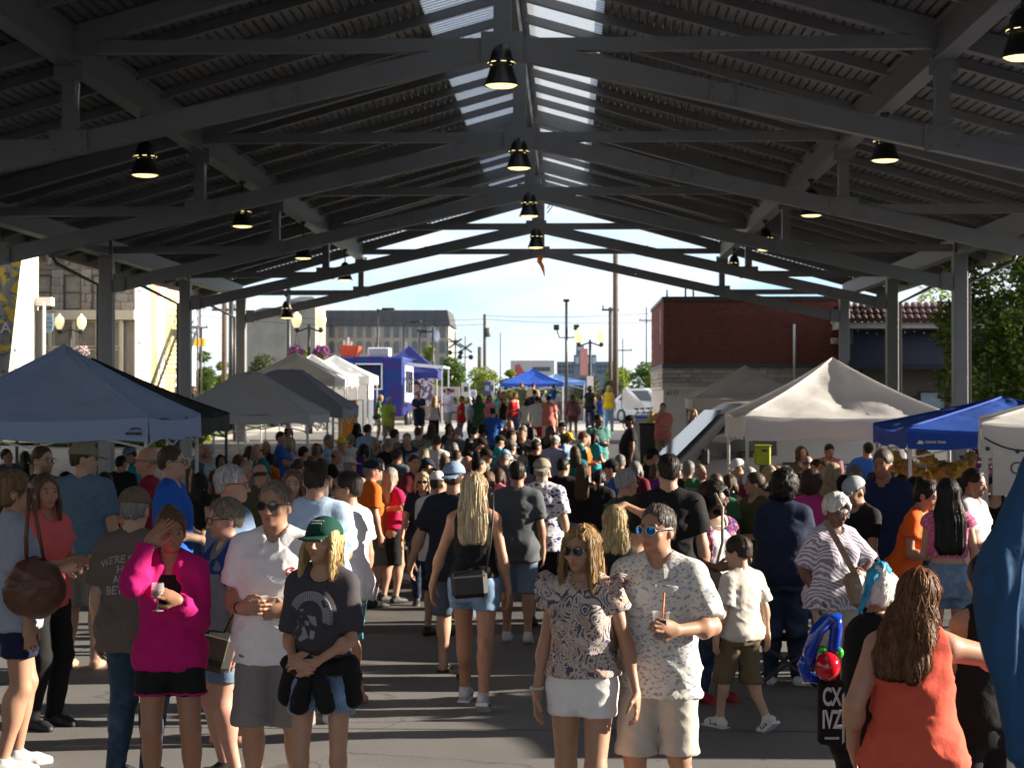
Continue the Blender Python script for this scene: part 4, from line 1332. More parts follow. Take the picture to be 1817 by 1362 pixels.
block_wall(bb, 'stone', (bx0, Yb + dpt, zs_ + .05), (0, -1, 0), (-1, 0, 0), dpt, zb_ - zs_ - .08, .42, .155, .016, .05, STONE, limit=0, jit=.45, seed=5)
bp('ledge', MB().box((W_ / 2, dpt / 2, zs_ - gb + .0), (W_ + .16, dpt + .16, .09)), PAINTW)
bp('lower_wall', MB().box((W_ / 2, dpt / 2 - .0, (zs_ - gb) / 2 - .02), (W_ + .04, dpt + .04, zs_ - gb - .05)), PAINTW)
lettering('6117', .22, DARKM, bb, (bx0 + .32, Yb - .025, at(1190, 697, Yb).z))
p = at(1408, 0, Yb)
bp('vent_pipe', MB().tube([(p.x - bx0, -.10, zs_ - gb + .1), (p.x - bx0, -.10, at(1408, 575, Yb).z - gb)], .045, 8), WOODW)
for px, h in ((1218, .35), (1232, .5), (1185, .3)):
 p = at(px, 0, Yb)
 bp('roof_pipe', MB().tube([(p.x - bx0, .6, zt_ - gb), (p.x - bx0, .6, zt_ - gb + h)], .035, 6), DARKM)
bp('neon_strip', MB().box((.0, 2.0, zt_ - gb - 1.0), (.06, .12, 1.3)), WOODW)
for y in (605, 655, 570):
 p = at(1480, y, Yb)
 bp('meter_box', MB().box((p.x - bx0, -.10, p.z - gb), (.26, .16, .22), bev=.02), PAINTW)
p = at(1268, 734, Yb)
sg = empty('arrow_sign', (p.x, Yb - .06, p.z), 0, 'yellow arrow sign pointing left on the pale wall behind the beige tent', 'sign')
mb = MB().prism([(-.55, 0), (-.35, .22), (-.35, .13), (.55, .13), (.55, -.13), (-.35, -.13), (-.35, -.22)], 0, .03, Matrix.Rotation(PI / 2, 4, 'X'))
mb.build('arrow_board', mat('sign_yellow', (.65, .36, .02), .5), sg)
lettering('ORDER', .16, DARKM, sg, (p.x + .1, Yb - .098, p.z))
# low restaurant with tiled eave
Yr = 61.5
lx0, lx1 = at(1500, 0, Yr).x, 24.0
zt2, ze2, zw2 = at(1500, 541, Yr).z, at(1500, 572, Yr).z, at(1500, 583, Yr).z
gr_ = gz(Yr)
lb = empty('low_restaurant', (lx0, Yr, gr_), 0, 'low restaurant with red tiled eave and wide dark windows', 'building')
wl = lx1 - lx0
def lp(name, mb, m): return mb.build(name, m, lb)
STUC = mat('stucco_brown', (.14, .115, .095), .9, var=.1)
lp('wall', MB().box((wl / 2, 4.2, (zw2 - gr_) / 2), (wl, 8, zw2 - gr_)), STUC)
lp('fascia', MB().box((wl / 2, 3.9, ((ze2 + zw2) / 2 - gr_)), (wl + .5, 8.6, ze2 - zw2)), mat('fascia_cream', (.50, .46, .40), .7))
TILE = mat('roof_tile', (.085, .040, .034), .7, var=.3, scale=3)
lp('roof', MB().add([(-.2, -.55, ze2 - gr_), (wl, -.55, ze2 - gr_), (wl, .25, zt2 - gr_), (-.2, .25, zt2 - gr_), (-.2, 8, zt2 - gr_), (wl, 8, zt2 - gr_)], [(0, 1, 2, 3), (3, 2, 5, 4)]), TILE)
tl = MB()
for r_ in range(3):
 for i in range(int(wl / .23)):
  t0, t1 = r_ / 3, (r_ + 1) / 3 + .05
  a = Vector((i * .23 - .1, -.60 + .8 * t0, ze2 - gr_ + (zt2 - ze2) * t0 + .05)); b = Vector((i * .23 - .1, -.57 + .8 * t1, ze2 - gr_ + (zt2 - ze2) * t1 + .02))
  tl.tube([a, b], [.115, .095], 7)
tag(lp('roof_tile', tl, TILE), kind='stuff')
GLD = glass('glass_dark', (.012, .016, .024), .06)
for i in range(4):
 u0 = .5 + i * 3.1
 window(lb, (lx0 + u0 + 1.45, Yr + .17, gr_ + 1.95), EX, NF, 2.9, 2.6, mat('frame_dark', (.025, .022, .02), .5), GLD, (2, 1), .09)
AW = mat('awning_navy', (.016, .017, .032), .8, var=.2)
lp('awning', MB().add([(0, .15, zw2 - gr_ - .05), (wl, .15, zw2 - gr_ - .05), (wl, -.75, 2.75), (0, -.75, 2.75), (wl, -.75, 2.55), (0, -.75, 2.55)], [(0, 1, 2, 3), (3, 2, 4, 5)]), AW)
sl_ = MB()
for i in range(40):
 x = .3 + i * .33
 sl_.ball((x, -.72 + .0, zw2 - gr_ - .12 - .10 * abs(math.sin(i * .55))), .022, 6, 4)
lp('light_string', sl_, mat('string_bulb', (.5, .48, .42), .3))
lp('wall_lamp', MB().box((3.35, -.62, ze2 - gr_ + .05), (.34, .2, .28), bev=.03), PAINTW)
pw = at(1655, 725, Yr)
window(lb, (pw.x, Yr - .02, pw.z), EX, NF, .95, 1.25, mat('frame_dark', (.025, .022, .02), .5), glass('glass_sky', (.30, .36, .42), .03), (1, 2), .05)
# cream building on the left, sunlit flank
cbx = -22.4
cb = empty('cream_building', (cbx, 64, gz(64)), 0, 'tall cream painted building at the far left edge', 'building')
CREAM = mat('cream_paint', (.66, .60, .50), .85, var=.05, scale=1, dirt=((.55, .48, .38), .3, .8))
MB().box((-4, 0, 5.5), (8, 16, 13)).build('wall', CREAM, cb)
sgp = MB().lathe([(0, 0), (.9, 0), (.92, .03)], n=24)
p0 = Vector((.05, 1.7, at(25, 545, 65.5).z - gz(64)))
o = MB().lathe([(0, .04), (.95, .04), (.95, 0)], n=28).build('painted_sign', WOODW, cb, loc=p0, rot=(0, PI / 2, 0))
lettering('GLENN', .5, DARKM, cb, (cbx + .1, 65.7, at(25, 520, 65.5).z), NR)
lettering('Co.', .5, DARKM, cb, (cbx + .1, 65.5, at(25, 560, 65.5).z), NR)
pb = at(50, 535, 71.6)
MB().box((.35, 7.7, pb.z - gz(64)), (.7, .5, .35)).build('vent_hood', PAINTW, cb)
MB().box((.14, 7.75, 2.6), (.3, .45, pb.z - gz(64) - 2.6 + 2.2)).build('duct', DARKM, cb)
MB().tube([(.42, 7.45, .2), (.42, 7.45, pb.z - gz(64))], .06, 8).build('downpipe', WOODW, cb)
# stone shop building and its mural flank
Ys = 75.0
sx0, sx1 = -24.6, at(238, 700, Ys).x
gs = gz(Ys)
sb = empty('stone_building', (sx0, Ys, gs), 0, 'old grey stone shop building with tall sash windows and a painted mural flank', 'building')
GREY = [mat('ashlar_grey', (.25, .225, .205), .9, var=.25, scale=3, bump=.4, bscale=14), mat('ashlar_brown', (.205, .18, .16), .9, var=.25, scale=3, bump=.4, bscale=14)]
ws = sx1 - sx0; hs_ = 12.0
z1 = at(150, 562, Ys).z - gs          # top of the shop front
win = []
for px in (75, 128, 178):
 a = at(px, 550, Ys); b = at(px, 487, Ys)
 win.append((a.x - sx0 - .40, a.x - sx0 + .40, a.z - gs, b.z - gs))
MB().box((ws / 2, 6.1, hs_ / 2), (ws - .05, 12, hs_)).build('core_wall', GREY[1], sb)
block_wall(sb, 'stone_block', (sx0, Ys + .10, gs + z1 + .3), EX, NF, ws, hs_ - z1 - .3, .55, .36, .018, .10, GREY, [(a, b, c - z1 - .3, d - z1 - .3) for a, b, c, d in win], limit=290, seed=8)
for a, b, c, d in win:
 window(sb, (sx0 + (a + b) / 2, Ys + .06, gs + (c + d) / 2), EX, NF, b - a, d - c, DARKM, glass('glass_curtain', (.10, .13, .13), .15), (1, 2), .07, sill=GREY[0])
for i in range(7):
 MB().box((ws - .7 - i * .75, -.12, at(150, 462, Ys).z - gs), (.16, .25, .36)).build('cornice_bracket', GREY[0], sb)
MB().box((ws / 2, -.16, at(150, 455, Ys).z - gs + .12), (ws, .5, .16)).build('cornice', GREY[0], sb)
CRM2 = mat('shop_trim', (.46, .41, .33), .8)
MB().box((ws / 2, -.06, z1 + .08), (ws + .1, .34, .42)).build('shop_fascia', CRM2, sb)
for i in range(6):
 u = ws - .55 - i * 1.05
 MB().box((u, .02, z1 / 2), (.13, .22, z1)).build('pilaster', CRM2, sb)
 if i < 5:
  window(sb, (sx0 + u - .525, Ys + .08, gs + z1 - .75), EX, NF, .88, 1.15, CRM2, mat('transom_tan', (.22, .19, .15), .5), (1, 1), .06, name='transom')
  window(sb, (sx0 + u - .525, Ys + .08, gs + (z1 - 1.4) / 2 + .1), EX, NF, .88, z1 - 1.6, CRM2, GLD, (1, 1), .06, name='shop_window')
# mural on the flank: flat paint on the wall, bands of colour with their own outlines
fl = MB().box((ws + .03, 6.1, hs_ / 2), (.06, 12.2, hs_)).build('flank_wall', mat('mural_white', (.70, .66, .58), .8, var=.06), sb)
def mural(poly, col, nmz, k):
 """polygon in (y along the wall, z above ground)"""
 n = len(poly)
 me = bpy.data.meshes.new('mural_band'); me.from_pydata([(ws + .064 + .003 * k, y, z) for y, z in poly], [], [tuple(range(n))]); me.update()
 link('mural_band', me, mat('mural_' + nmz, col, .75, var=.05), sb)
def wy(px): return (sx1 - 0) * 3050 / (px - 1008) - Ys      # column of the photo -> metres along the flank
mural([(wy(250), .2), (wy(262), .2), (wy(257), 11.5), (wy(247), 11.5)], (.30, .52, .55), 'aqua', 1)
mural([(wy(262), .2), (wy(276), .2), (wy(262), 11.5), (wy(255), 11.5)], (.52, .42, .16), 'ochre', 1)
mural([(wy(268), 6.5), (wy(273), 4.6), (wy(281), 7.5), (wy(281), 11.5), (wy(264), 11.5)], (.62, .20, .22), 'rose', 2)
mural([(wy(283), .2), (wy(303), .2), (wy(310), 11.5), (wy(290), 11.5)], (.62, .50, .20), 'yellow', 1)
mural([(wy(289), 6.8), (wy(296), 5.2), (wy(299), 11.5), (wy(287), 11.5)], (.22, .25, .28), 'slate', 2)
mural([(wy(312), 1.2), (wy(322), .8), (wy(330), 11.5), (wy(318), 11.5)], (.66, .38, .16), 'peach', 1)
mural([(wy(331), .2), (wy(340), .2), (wy(338), 11.5), (wy(332), 11.5)], (.30, .45, .55), 'blue', 1)
for (a, b, z, h) in ((.25, 1.0, 6.0, 2.3), (.3, 1.05, 1.2, 2.6)):
 window(sb, (sx1 + .06, Ys + (a + b) / 2, gs + z + h / 2), EY, NR, b - a, h, mat('frame_brown', (.10, .07, .05), .6), GLD, (1, 2), .08)
# fire stair on the flank
fs_ = empty('fire_stair', (sx1 + .75, Ys + 1.0, gs), 0, 'black steel outdoor stair climbing the mural wall', 'stair')
y0s, y1s, z0s, z1s = wy(252), wy(297), at(252, 700, 76).z - gs, at(300, 578, 81).z - gs
for sx in (0, .9):
 MB().beam((sx - .3, y0s - 1, z0s), (sx - .3, y1s - 1, z1s), .05, .22).build('stringer', DARKM, fs_)
 rl = MB(); rl.tube([(sx - .3, y0s - 1, z0s + .95), (sx - .3, y1s - 1, z1s + .95), (sx - .3, y1s + .6, z1s + .95)], .025, 6)
 rl.tube([(sx - .3, y0s - 1, z0s + .5), (sx - .3, y1s - 1, z1s + .5)], .018, 6)
 for t in np.linspace(0, 1, 6): rl.tube([(sx - .3, y0s - 1 + (y1s - y0s) * t, z0s + (z1s - z0s) * t), (sx - .3, y0s - 1 + (y1s - y0s) * t, z0s + (z1s - z0s) * t + .95)], .018, 6)
 rl.build('handrail', DARKM, fs_)
for i in range(15):
 t = (i + .5) / 15
 MB().box((.15, y0s - 1 + (y1s - y0s) * t, z0s + (z1s - z0s) * t), (.85, .24, .035)).build('tread', DARKM, fs_)
MB().box((.15, y1s - 1 + .85, z1s), (.95, 1.7, .06)).build('landing', DARKM, fs_)
for yy in (y1s - .3, y1s + 1.2 - .6): MB().tube([(.55, yy - .6, 0), (.55, yy - .6, z1s)], .04, 6).build('post', DARKM, fs_)
yb_ = at(347, 607, 86)
ysg = empty('yellow_box_sign', (yb_.x + .2, 86, yb_.z), 0, 'small yellow box sign sticking out at the end of the mural wall', 'sign')
MB().box((0, 0, 0), (.62, .3, .40), bev=.02).build('sign_box', mat('sign_bright_yellow', (.75, .48, .02), .5), ysg)
MB().beam((-.3, 0, 0), (-.75, 0, 0), .05, .05).build('bracket', DARKM, ysg)
# blue hanging sign of the shop
p = at(86, 573, 73.4)
hsn = empty('hanging_shop_sign', (p.x, 73.4, p.z), 0, 'pale blue shield shaped shop sign hanging in front of the grey stone building', 'sign')
MB().prism([(-.20, .40), (.20, .40), (.22, -.1), (.17, -.33), (0, -.44), (-.17, -.33), (-.22, -.1)], -.025, .025, Matrix.Rotation(PI / 2, 4, 'X')).build('board', mat('sign_paleblue', (.36, .50, .66), .5), hsn)
for i, tx in enumerate(('The', 'Candy', 'Shop')):
 lettering(tx, .16, mat('sign_navy', (.03, .06, .16), .6), hsn, (p.x, 73.373, p.z + .2 - i * .18))
MB().beam((-.25, 0, .48), (.3, .0, .48), .03, .03).build('bracket', DARKM, hsn)
# unseen buildings added beside the hall to cut its sky fill
BRW = mat('blocker_wall', (.15, .155, .165), .9, var=.25, scale=3)
def sky_blocker(label, x0, x1, y0, y1, h, face, m):
 g = gz(max(y0, 0)); cx, cy = (x0 + x1) / 2, (y0 + y1) / 2
 o = empty('sky_blocker', (cx, cy, g), 0, label, 'building', 'added sky blockers round the hall')
 MB().box((0, 0, h / 2), (x1 - x0, y1 - y0, h)).build('wall', m, o)
 MB().box((0, 0, h + .1), (x1 - x0 + .3, y1 - y0 + .3, .3)).build('cornice', GREY[0], o)
 nd = Vector(face); ud = Vector((-nd.y, nd.x, 0))
 wd = abs((x1 - x0) * ud.x + (y1 - y0) * ud.y); dp = abs((x1 - x0) * nd.x + (y1 - y0) * nd.y)
 for r_ in range(int(h // 3.4)):
  for k in range(int(wd // 2.6)):
   u = -wd / 2 + 1.3 + k * 2.6
   window(o, Vector((cx, cy, g + 1.9 + r_ * 3.4)) + ud * u + nd * (dp / 2 + .06), ud, nd, 1.1, 1.9, CRM2, GLD, (1, 2), .08)
sky_blocker('added dark grey block left of the hall, outside the picture, cutting sky light', -34, -24.5, 14, 54, 11, (1, 0, 0), BRW)
sky_blocker('added long dark grey block left of the hall behind the camera, cutting sky light', -34, -24.5, -32, 13, 12, (1, 0, 0), BRW)
sky_blocker('added low grey block right of the hall, outside the picture, cutting low sky light', 27, 36, -32, 40, 5.2, (-1, 0, 0), BRW)
# far stone factory
Yf = 250.0
fsx = Yf / 3050
gf = gz(Yf)
FST = mat('factory_stone', (.34, .30, .24), .9, var=.25, scale=.35, bump=.2, bscale=6, dirt=((.32, .29, .24), .5, .15))
FRF = mat('factory_roof', (.055, .055, .058), .7)
FGL = glass('glass_factory', (.07, .085, .10), .2)
fx0, fx1 = at(566, 0, Yf).x, at(796, 0, Yf).x
fb = empty('stone_factory', (fx0, Yf, gf), 0, 'long old stone factory with dark mansard roof and rows of arched windows', 'building')
ze, zrf = at(0, 578, Yf).z - gf, at(0, 551, Yf).z - gf
wf = fx1 - fx0
MB().box((wf / 2, 7, ze / 2), (wf, 14, ze)).build('wall', FST, fb)
MB().add([(-.3, -.4, ze), (wf + .3, -.4, ze), (wf + .3, 14.4, ze), (-.3, 14.4, ze), (.2, .5, zrf), (wf - .2, .5, zrf), (wf - .2, 13.5, zrf), (.2, 13.5, zrf)], [(0, 1, 5, 4), (1, 2, 6, 5), (2, 3, 7, 6), (3, 0, 4, 7), (4, 5, 6, 7)]).build('roof', FRF, fb)
for k in range(13):
 MB().beam((wf * k / 12.5 + .3, -.43, ze + .02), (wf * k / 12.5 + .3, .46, zrf + .02), .08, .08).build('roof_seam', FRF, fb)
for r_, yy in ((0, 590), (1, 617), (2, 645)):
 for k in range(14):
  px = 573 + k * 16.3
  z = at(0, yy, Yf).z - gf
  if z < 1: continue
  c = (at(px, 0, Yf).x - fx0)
  f = MB(); w, h = .78, 1.5
  poly = [(-w / 2, -h / 2), (w / 2, -h / 2), (w / 2, h / 2 - .1), (w * .3, h / 2 + .12), (0, h / 2 + .2), (-w * .3, h / 2 + .12), (-w / 2, h / 2 - .1)]
  M = Matrix.Translation((c, -.02, z)) @ Matrix.Rotation(PI / 2, 4, 'X')
  fo = MB().prism([(x * 1.15, y * 1.06) for x, y in poly], -.02, .04, M).build('window', mat('factory_trim', (.31, .275, .22), .8), fb)
  MB().prism(poly, .03, .07, M).build('pane', FGL if (k * 7 + r_ * 3) % 6 else mat('pane_pale', (.42, .46, .50), .3), fo)
# factory's left wing, gables with sunlit ends
for (pa, pb_, pt, pe, lab) in ((432, 508, 543, 560, 'old stone factory wing with a pitched dark roof behind the far left column'), (508, 560, 523, 535, 'square stone stair tower of the old factory beside the globe lamps')):
 xa, xb = at(pa, 0, 235).x, at(pb_, 0, 235).x
 o = empty('factory_wing' if pa < 500 else 'factory_tower', (xa, 235, gf), 0, lab, 'building')
 zt3, ze3 = at(0, pt, 235).z - gf, at(0, pe, 235).z - gf
 w = xb - xa
 MB().box((w / 2, 5, ze3 / 2), (w, 10, ze3)).build('wall', FST, o)
 MB().add([(-.2, -.2, ze3), (w + .2, -.2, ze3), (w + .2, 10.2, ze3), (-.2, 10.2, ze3), (w * .3, 5, zt3), (w * .7, 5, zt3)], [(0, 1, 5, 4), (1, 2, 5), (2, 3, 4, 5), (3, 0, 4)]).build('roof', FRF, o)
 for k in range(2):
  for r_ in range(3):
   window(o, (xa + w * (.3 + .4 * k), 234.98, gf + 2.5 + r_ * 3.1), EX, NF, 1.1, 1.9, FST, FGL, (1, 2), .1)
mb = MB()
# far civic building and a pale low block
Yc = 420.0
cv = empty('civic_building', (at(1038, 0, Yc).x, Yc, gz(Yc)), 0, 'distant blue grey civic building with a stepped square tower', 'building')
def cz(y): return at(0, y, Yc).z - gz(Yc)
def cx_(p): return at(p, 0, Yc).x - at(1038, 0, Yc).x
CIV = mat('civic_grey', (.16, .19, .23), .7, var=.1, scale=.2); CIV2 = mat('civic_glass', (.05, .08, .11), .2)
for (a, b, t, nmq, d) in ((988, 1088, 642, 'main_block', 12), (1018, 1058, 630, 'centre_block', 10), (1022, 1036, 614, 'tower', 4)):
 MB().box(((cx_(a) + cx_(b)) / 2, d / 2 + (12 - d) * .2 - (0 if d > 11 else .6), cz(t) / 2), (cx_(b) - cx_(a), d, cz(t))).build(nmq, CIV, cv)
for k in range(12):
 for r_, yy in ((0, 650), (1, 659)):
  MB().box((cx_(993 + k * 8), -.05, cz(yy)), (.75, .2, .7)).build('window', CIV2, cv)
for k in range(4):
 MB().box((cx_(1024 + k * 10) , -.75, cz(640)), (.9, .3, 1.6)).build('window', mat('pane_pale', (.42, .46, .50), .3), cv)
MB().box((cx_(1029), .3, cz(619)), (1.5, .3, .9)).build('window', mat('pane_pale', (.42, .46, .50), .3), cv)
Yw = 330.0
wb = empty('pale_warehouse', (at(945, 0, Yw).x, Yw, gz(Yw)), 0, 'distant pale warehouse with a red painted patch on its wall', 'building')
ww = at(985, 0, Yw).x - at(907, 0, Yw).x
hz_ = at(0, 640, Yw).z - gz(Yw)
MB().box((0, 6, hz_ / 2), (ww, 12, hz_)).build('wall', mat('warehouse_pale', (.55, .47, .44), .8), wb)
MB().prism([(-.42 * ww, .45 * hz_), (-.1 * ww, .45 * hz_), (-.18 * ww, .7 * hz_), (-.3 * ww, .92 * hz_), (-.4 * ww, .9 * hz_)], .0, .05, Matrix.Translation((0, -.01, 0)) @ Matrix.Rotation(PI / 2, 4, 'X')).build('painted_patch', mat('patch_red', (.50, .10, .10), .8), wb)
for k in range(4): MB().box((ww * (.05 + .1 * k), -.03, hz_ * .8), (.8, .1, .8)).build('window', CIV2, wb)
# low concrete barrier at the far end of the road
q0, q1 = at(700, 0, 90).x, at(1300, 0, 90).x
MB().box(((q0 + q1) / 2, 90, gz(90) + .42), (q1 - q0, .3, .84), bev=.04).build('barrier_wall', mat('barrier_concrete', (.17, .155, .14), .9, var=.2, scale=1.0))
o = bpy.data.objects['barrier_wall']; tag(o, 'low grey concrete barrier across the far end of the road', 'wall')

# ------------------------------------------------------------------ trees and plants
LEAFS = {}
def leafm(nm, col):
 m = translucent('leaf_' + nm, col, .35, .55, var=.45, scale=1.7)
 return m
BARK = mat('bark', (.10, .075, .055), .95, var=.3, scale=8, bump=.5, bscale=20)
def leaves(pts, size, r, aspect=.5, droop=.3):
 n = len(pts)
 v = np.zeros((n, 4, 3)); 
 a = r.uniform(0, 2 * PI, n); t = r.uniform(-.9, .9, n)
 d = np.stack([np.cos(a), np.sin(a), t - droop], 1); d /= np.linalg.norm(d, axis=1, keepdims=True)
 s = np.cross(d, r.normal(size=(n, 3))); s /= np.linalg.norm(s, axis=1, keepdims=True)
 L_ = size * r.uniform(.6, 1.3, n)[:, None]
 v[:, 0] = pts - d * L_ * .5; v[:, 1] = pts + s * L_ * aspect * .5; v[:, 2] = pts + d * L_ * .5; v[:, 3] = pts - s * L_ * aspect * .5
 return v.reshape(-1, 3), np.arange(n * 4).reshape(n, 4)
def crown_pts(blobs, n, r, shell=.55):
 w = np.array([b[3] ** 2 for b in blobs]); w = w / w.sum()
 out = []
 for b, k in zip(blobs, (w * n).astype(int)):
  d = r.normal(size=(k, 3)); d /= np.linalg.norm(d, axis=1, keepdims=True)
  q = (shell + (1 - shell) * r.uniform(0, 1, k) ** .6)[:, None] * b[3]
  nz_ = 1 + .35 * (vnoise(d * 3 + np.array(b[:3]), 3) - .5)[:, None] * 2
  out.append(np.array(b[:3]) + d * q * nz_ * np.array([1, 1, b[4] if len(b) > 4 else .8]))
 return np.concatenate(out)
def tree(name, label, x, y, h, blobs, n, leaf, lm, cat='tree', group=None, trunk=.12, seed=1, z0=None):
 """blobs in metres relative to the foot"""
 r = np.random.default_rng(seed)
 g = gz(y) if z0 is None else z0
 o = empty(name, (x, y, g), 0, label, cat, group)
 t = MB()
 top = max(b[2] for b in blobs)
 t.tube([(0, 0, -.05), (.03, 0, top * .4), (0, .02, top * .95)], [trunk, trunk * .75, trunk * .3], 8)
 for b in blobs[:9]:
  z = b[2] * .55
  t.tube([(0, 0, z * .8), (b[0] * .5, b[1] * .5, (z + b[2]) / 2), (b[0], b[1], b[2])], [trunk * .5, trunk * .3, trunk * .12], 6)
 t.build('trunk', BARK, o)
 v, q = leaves(crown_pts(blobs, n, r), leaf, r)
 link('crown', mesh_np('crown', v, q, False), lm, o)
 TRIS[0] += 2 * len(q)
 return o
def rblobs(r, n, sx, sy, z0, z1, rad):
 return [(r.uniform(-sx, sx), r.uniform(-sy, sy), r.uniform(z0, z1), rad * r.uniform(.7, 1.25)) for _ in range(n)]
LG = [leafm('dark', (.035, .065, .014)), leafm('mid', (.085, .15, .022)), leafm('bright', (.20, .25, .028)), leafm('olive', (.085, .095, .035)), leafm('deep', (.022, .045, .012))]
r0 = random.Random(5)
# big tree on the right
p = at(1856, 600, 48)
r0 = random.Random(11)
bl = [(-1.5, 0, 2.2, 1.1), (-1.7, .2, 3.4, 1.0), (-1.1, .5, 4.7, 1.1), (-.3, -.6, 3.0, 1.3), (.6, .2, 4.2, 1.4), (0, .3, 5.6, 1.2), (1.4, 0, 3.0, 1.3), (-.6, .2, 1.5, 1.0), (.8, .8, 1.6, 1.1), (1.5, 0, 5.2, 1.2), (-.9, 0, 6.2, .9)]
tree('leafy_tree', 'large dense green tree at the right edge beside the pavilion columns', p.x, 48, 7, [(a * 1.15, b_, c * 1.12, d * 1.15) for a, b_, c, d in bl], 30000, .16, LG[1], trunk=.18, seed=3)
bt = bpy.data.objects['leafy_tree']; rg = np.random.default_rng(8)
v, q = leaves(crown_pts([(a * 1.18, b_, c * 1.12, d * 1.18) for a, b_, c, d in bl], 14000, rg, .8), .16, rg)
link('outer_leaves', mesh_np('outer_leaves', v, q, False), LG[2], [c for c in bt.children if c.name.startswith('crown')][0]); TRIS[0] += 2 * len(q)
p = at(1640, 560, 84)
tree('roadside_tree', 'pale green tree behind the low restaurant roof', p.x, 84, 7, [(0, 0, 4.6, 1.5), (-1.6, 0, 4.0, 1.2), (1.5, .3, 4.3, 1.4), (3, 0, 4.8, 1.3), (.5, 0, 6, 1.0)], 3500, .2, LG[2], seed=4)
# bushes and small trees behind the road
spec = [  # px, y pixel of the top, width px, Z, leaf tone, label
 (800, 632, 52, 92, 1, 'round dark green tree just right of the blue photo tent'),
 (850, 648, 74, 98, 2, 'bright yellow green bush between the round tree and the blue canopy'),
 (905, 655, 30, 104, 2, 'small bright bush behind the left end of the far blue canopy'),
 (1045, 664, 60, 104, 3, 'olive shrubs behind the globe lamp post'),
 (1105, 652, 66, 108, 2, 'light green bush beside the wooden utility pole'),
 (1145, 640, 62, 102, 1, 'tall green tree left of the brick building'),
 (1085, 672, 44, 99, 3, 'low dull green shrub at the foot of the utility pole'),
 (1160, 660, 50, 98, 2, 'bright shrub against the corner of the brick building'),
 (468, 626, 66, 110, 3, 'olive round tree right of the far left column'),
 (362, 622, 46, 104, 1, 'dark green tree behind the mural building corner'),
 (395, 640, 40, 112, 2, 'light green bush left of the far left column'),
 (540, 620, 60, 120, 2, 'bright bush under the hanging flower baskets'),
 (585, 628, 50, 125, 1, 'green bush behind the white tent peaks'),
 (680, 618, 34, 120, 2, 'young yellow green tree above the blue food trailer'),
 (760, 612, 40, 130, 2, 'yellow green sapling behind the peak of the blue photo tent'),
 (322, 655, 24, 92, 1, 'narrow green shrub at the far end of the mural wall')]
for i, (px, yt, wpx, Z, k, lab) in enumerate(spec):
 p = at(px, yt, Z); w = wpx * Z / 3050
 h = p.z - gz(Z)
 r0 = random.Random(40 + i)
 rad = w * .27
 bl = [(r0.uniform(-.30, .30) * w, r0.uniform(-.3, .3) * w, min(max(h * r0.uniform(.25, .85), rad * .6), h - rad * .8), rad * r0.uniform(.8, 1.15), .9) for _ in range(9)] + [(0, 0, h - rad * .85, rad)]
 tree('bush' if h < 3 else 'small_tree', lab, p.x, Z, h, bl, int(5200 * max(1, w / 2.2)), .17, LG[k], cat='bush' if h < 3 else 'tree', trunk=.06, seed=60 + i)
# far tree line
r = np.random.default_rng(9)
pts = []
for k in range(150):
 x = r.uniform(-160, 170); y = r.uniform(300, 520)
 if -30 < x < 6 and y > 400: continue
 hgt = r.uniform(3.0, 6.5)
 pts.append(crown_pts([(x + r.uniform(-3, 3), y, gz(y) + hgt * r.uniform(.3, .7), hgt * .5) for _ in range(3)], 220, r))
v, q = leaves(np.concatenate(pts), 1.1, r)
tag(link('far_trees', mesh_np('far_trees', v, q, False), LG[0]), kind='stuff'); TRIS[0] += 2 * len(q)
# planting bed in front of the mural and grasses along the barrier
def tuft_field(name, n, x0, x1, y0, y1, h, m, seed):
 r = np.random.default_rng(seed)
 x, y = r.uniform(x0, x1, n), r.uniform(y0, y1, n)
 b = np.stack([x, y, np.array([gz(t) for t in y])], 1)
 pts = b + np.stack([r.normal(0, .05, n), r.normal(0, .05, n), h * r.uniform(.1, 1, n)], 1)
 v, q = leaves(pts, h * .5, r, .25, -.8)
 TRIS[0] += 2 * len(q)
 return tag(link(name, mesh_np(name, v, q, False), m), kind='stuff')
tuft_field('planting_bed', 6000, -17.8, -12.5, 57, 60, .75, LG[2], 1)
tuft_field('verge_plants', 5000, at(760, 0, 91).x, at(1180, 0, 91).x, 91, 95, 1.0, LG[3], 2)
tuft_field('verge_grass', 3000, at(960, 0, 91).x, at(1180, 0, 91).x, 95.5, 97.5, .9, LG[2], 3)
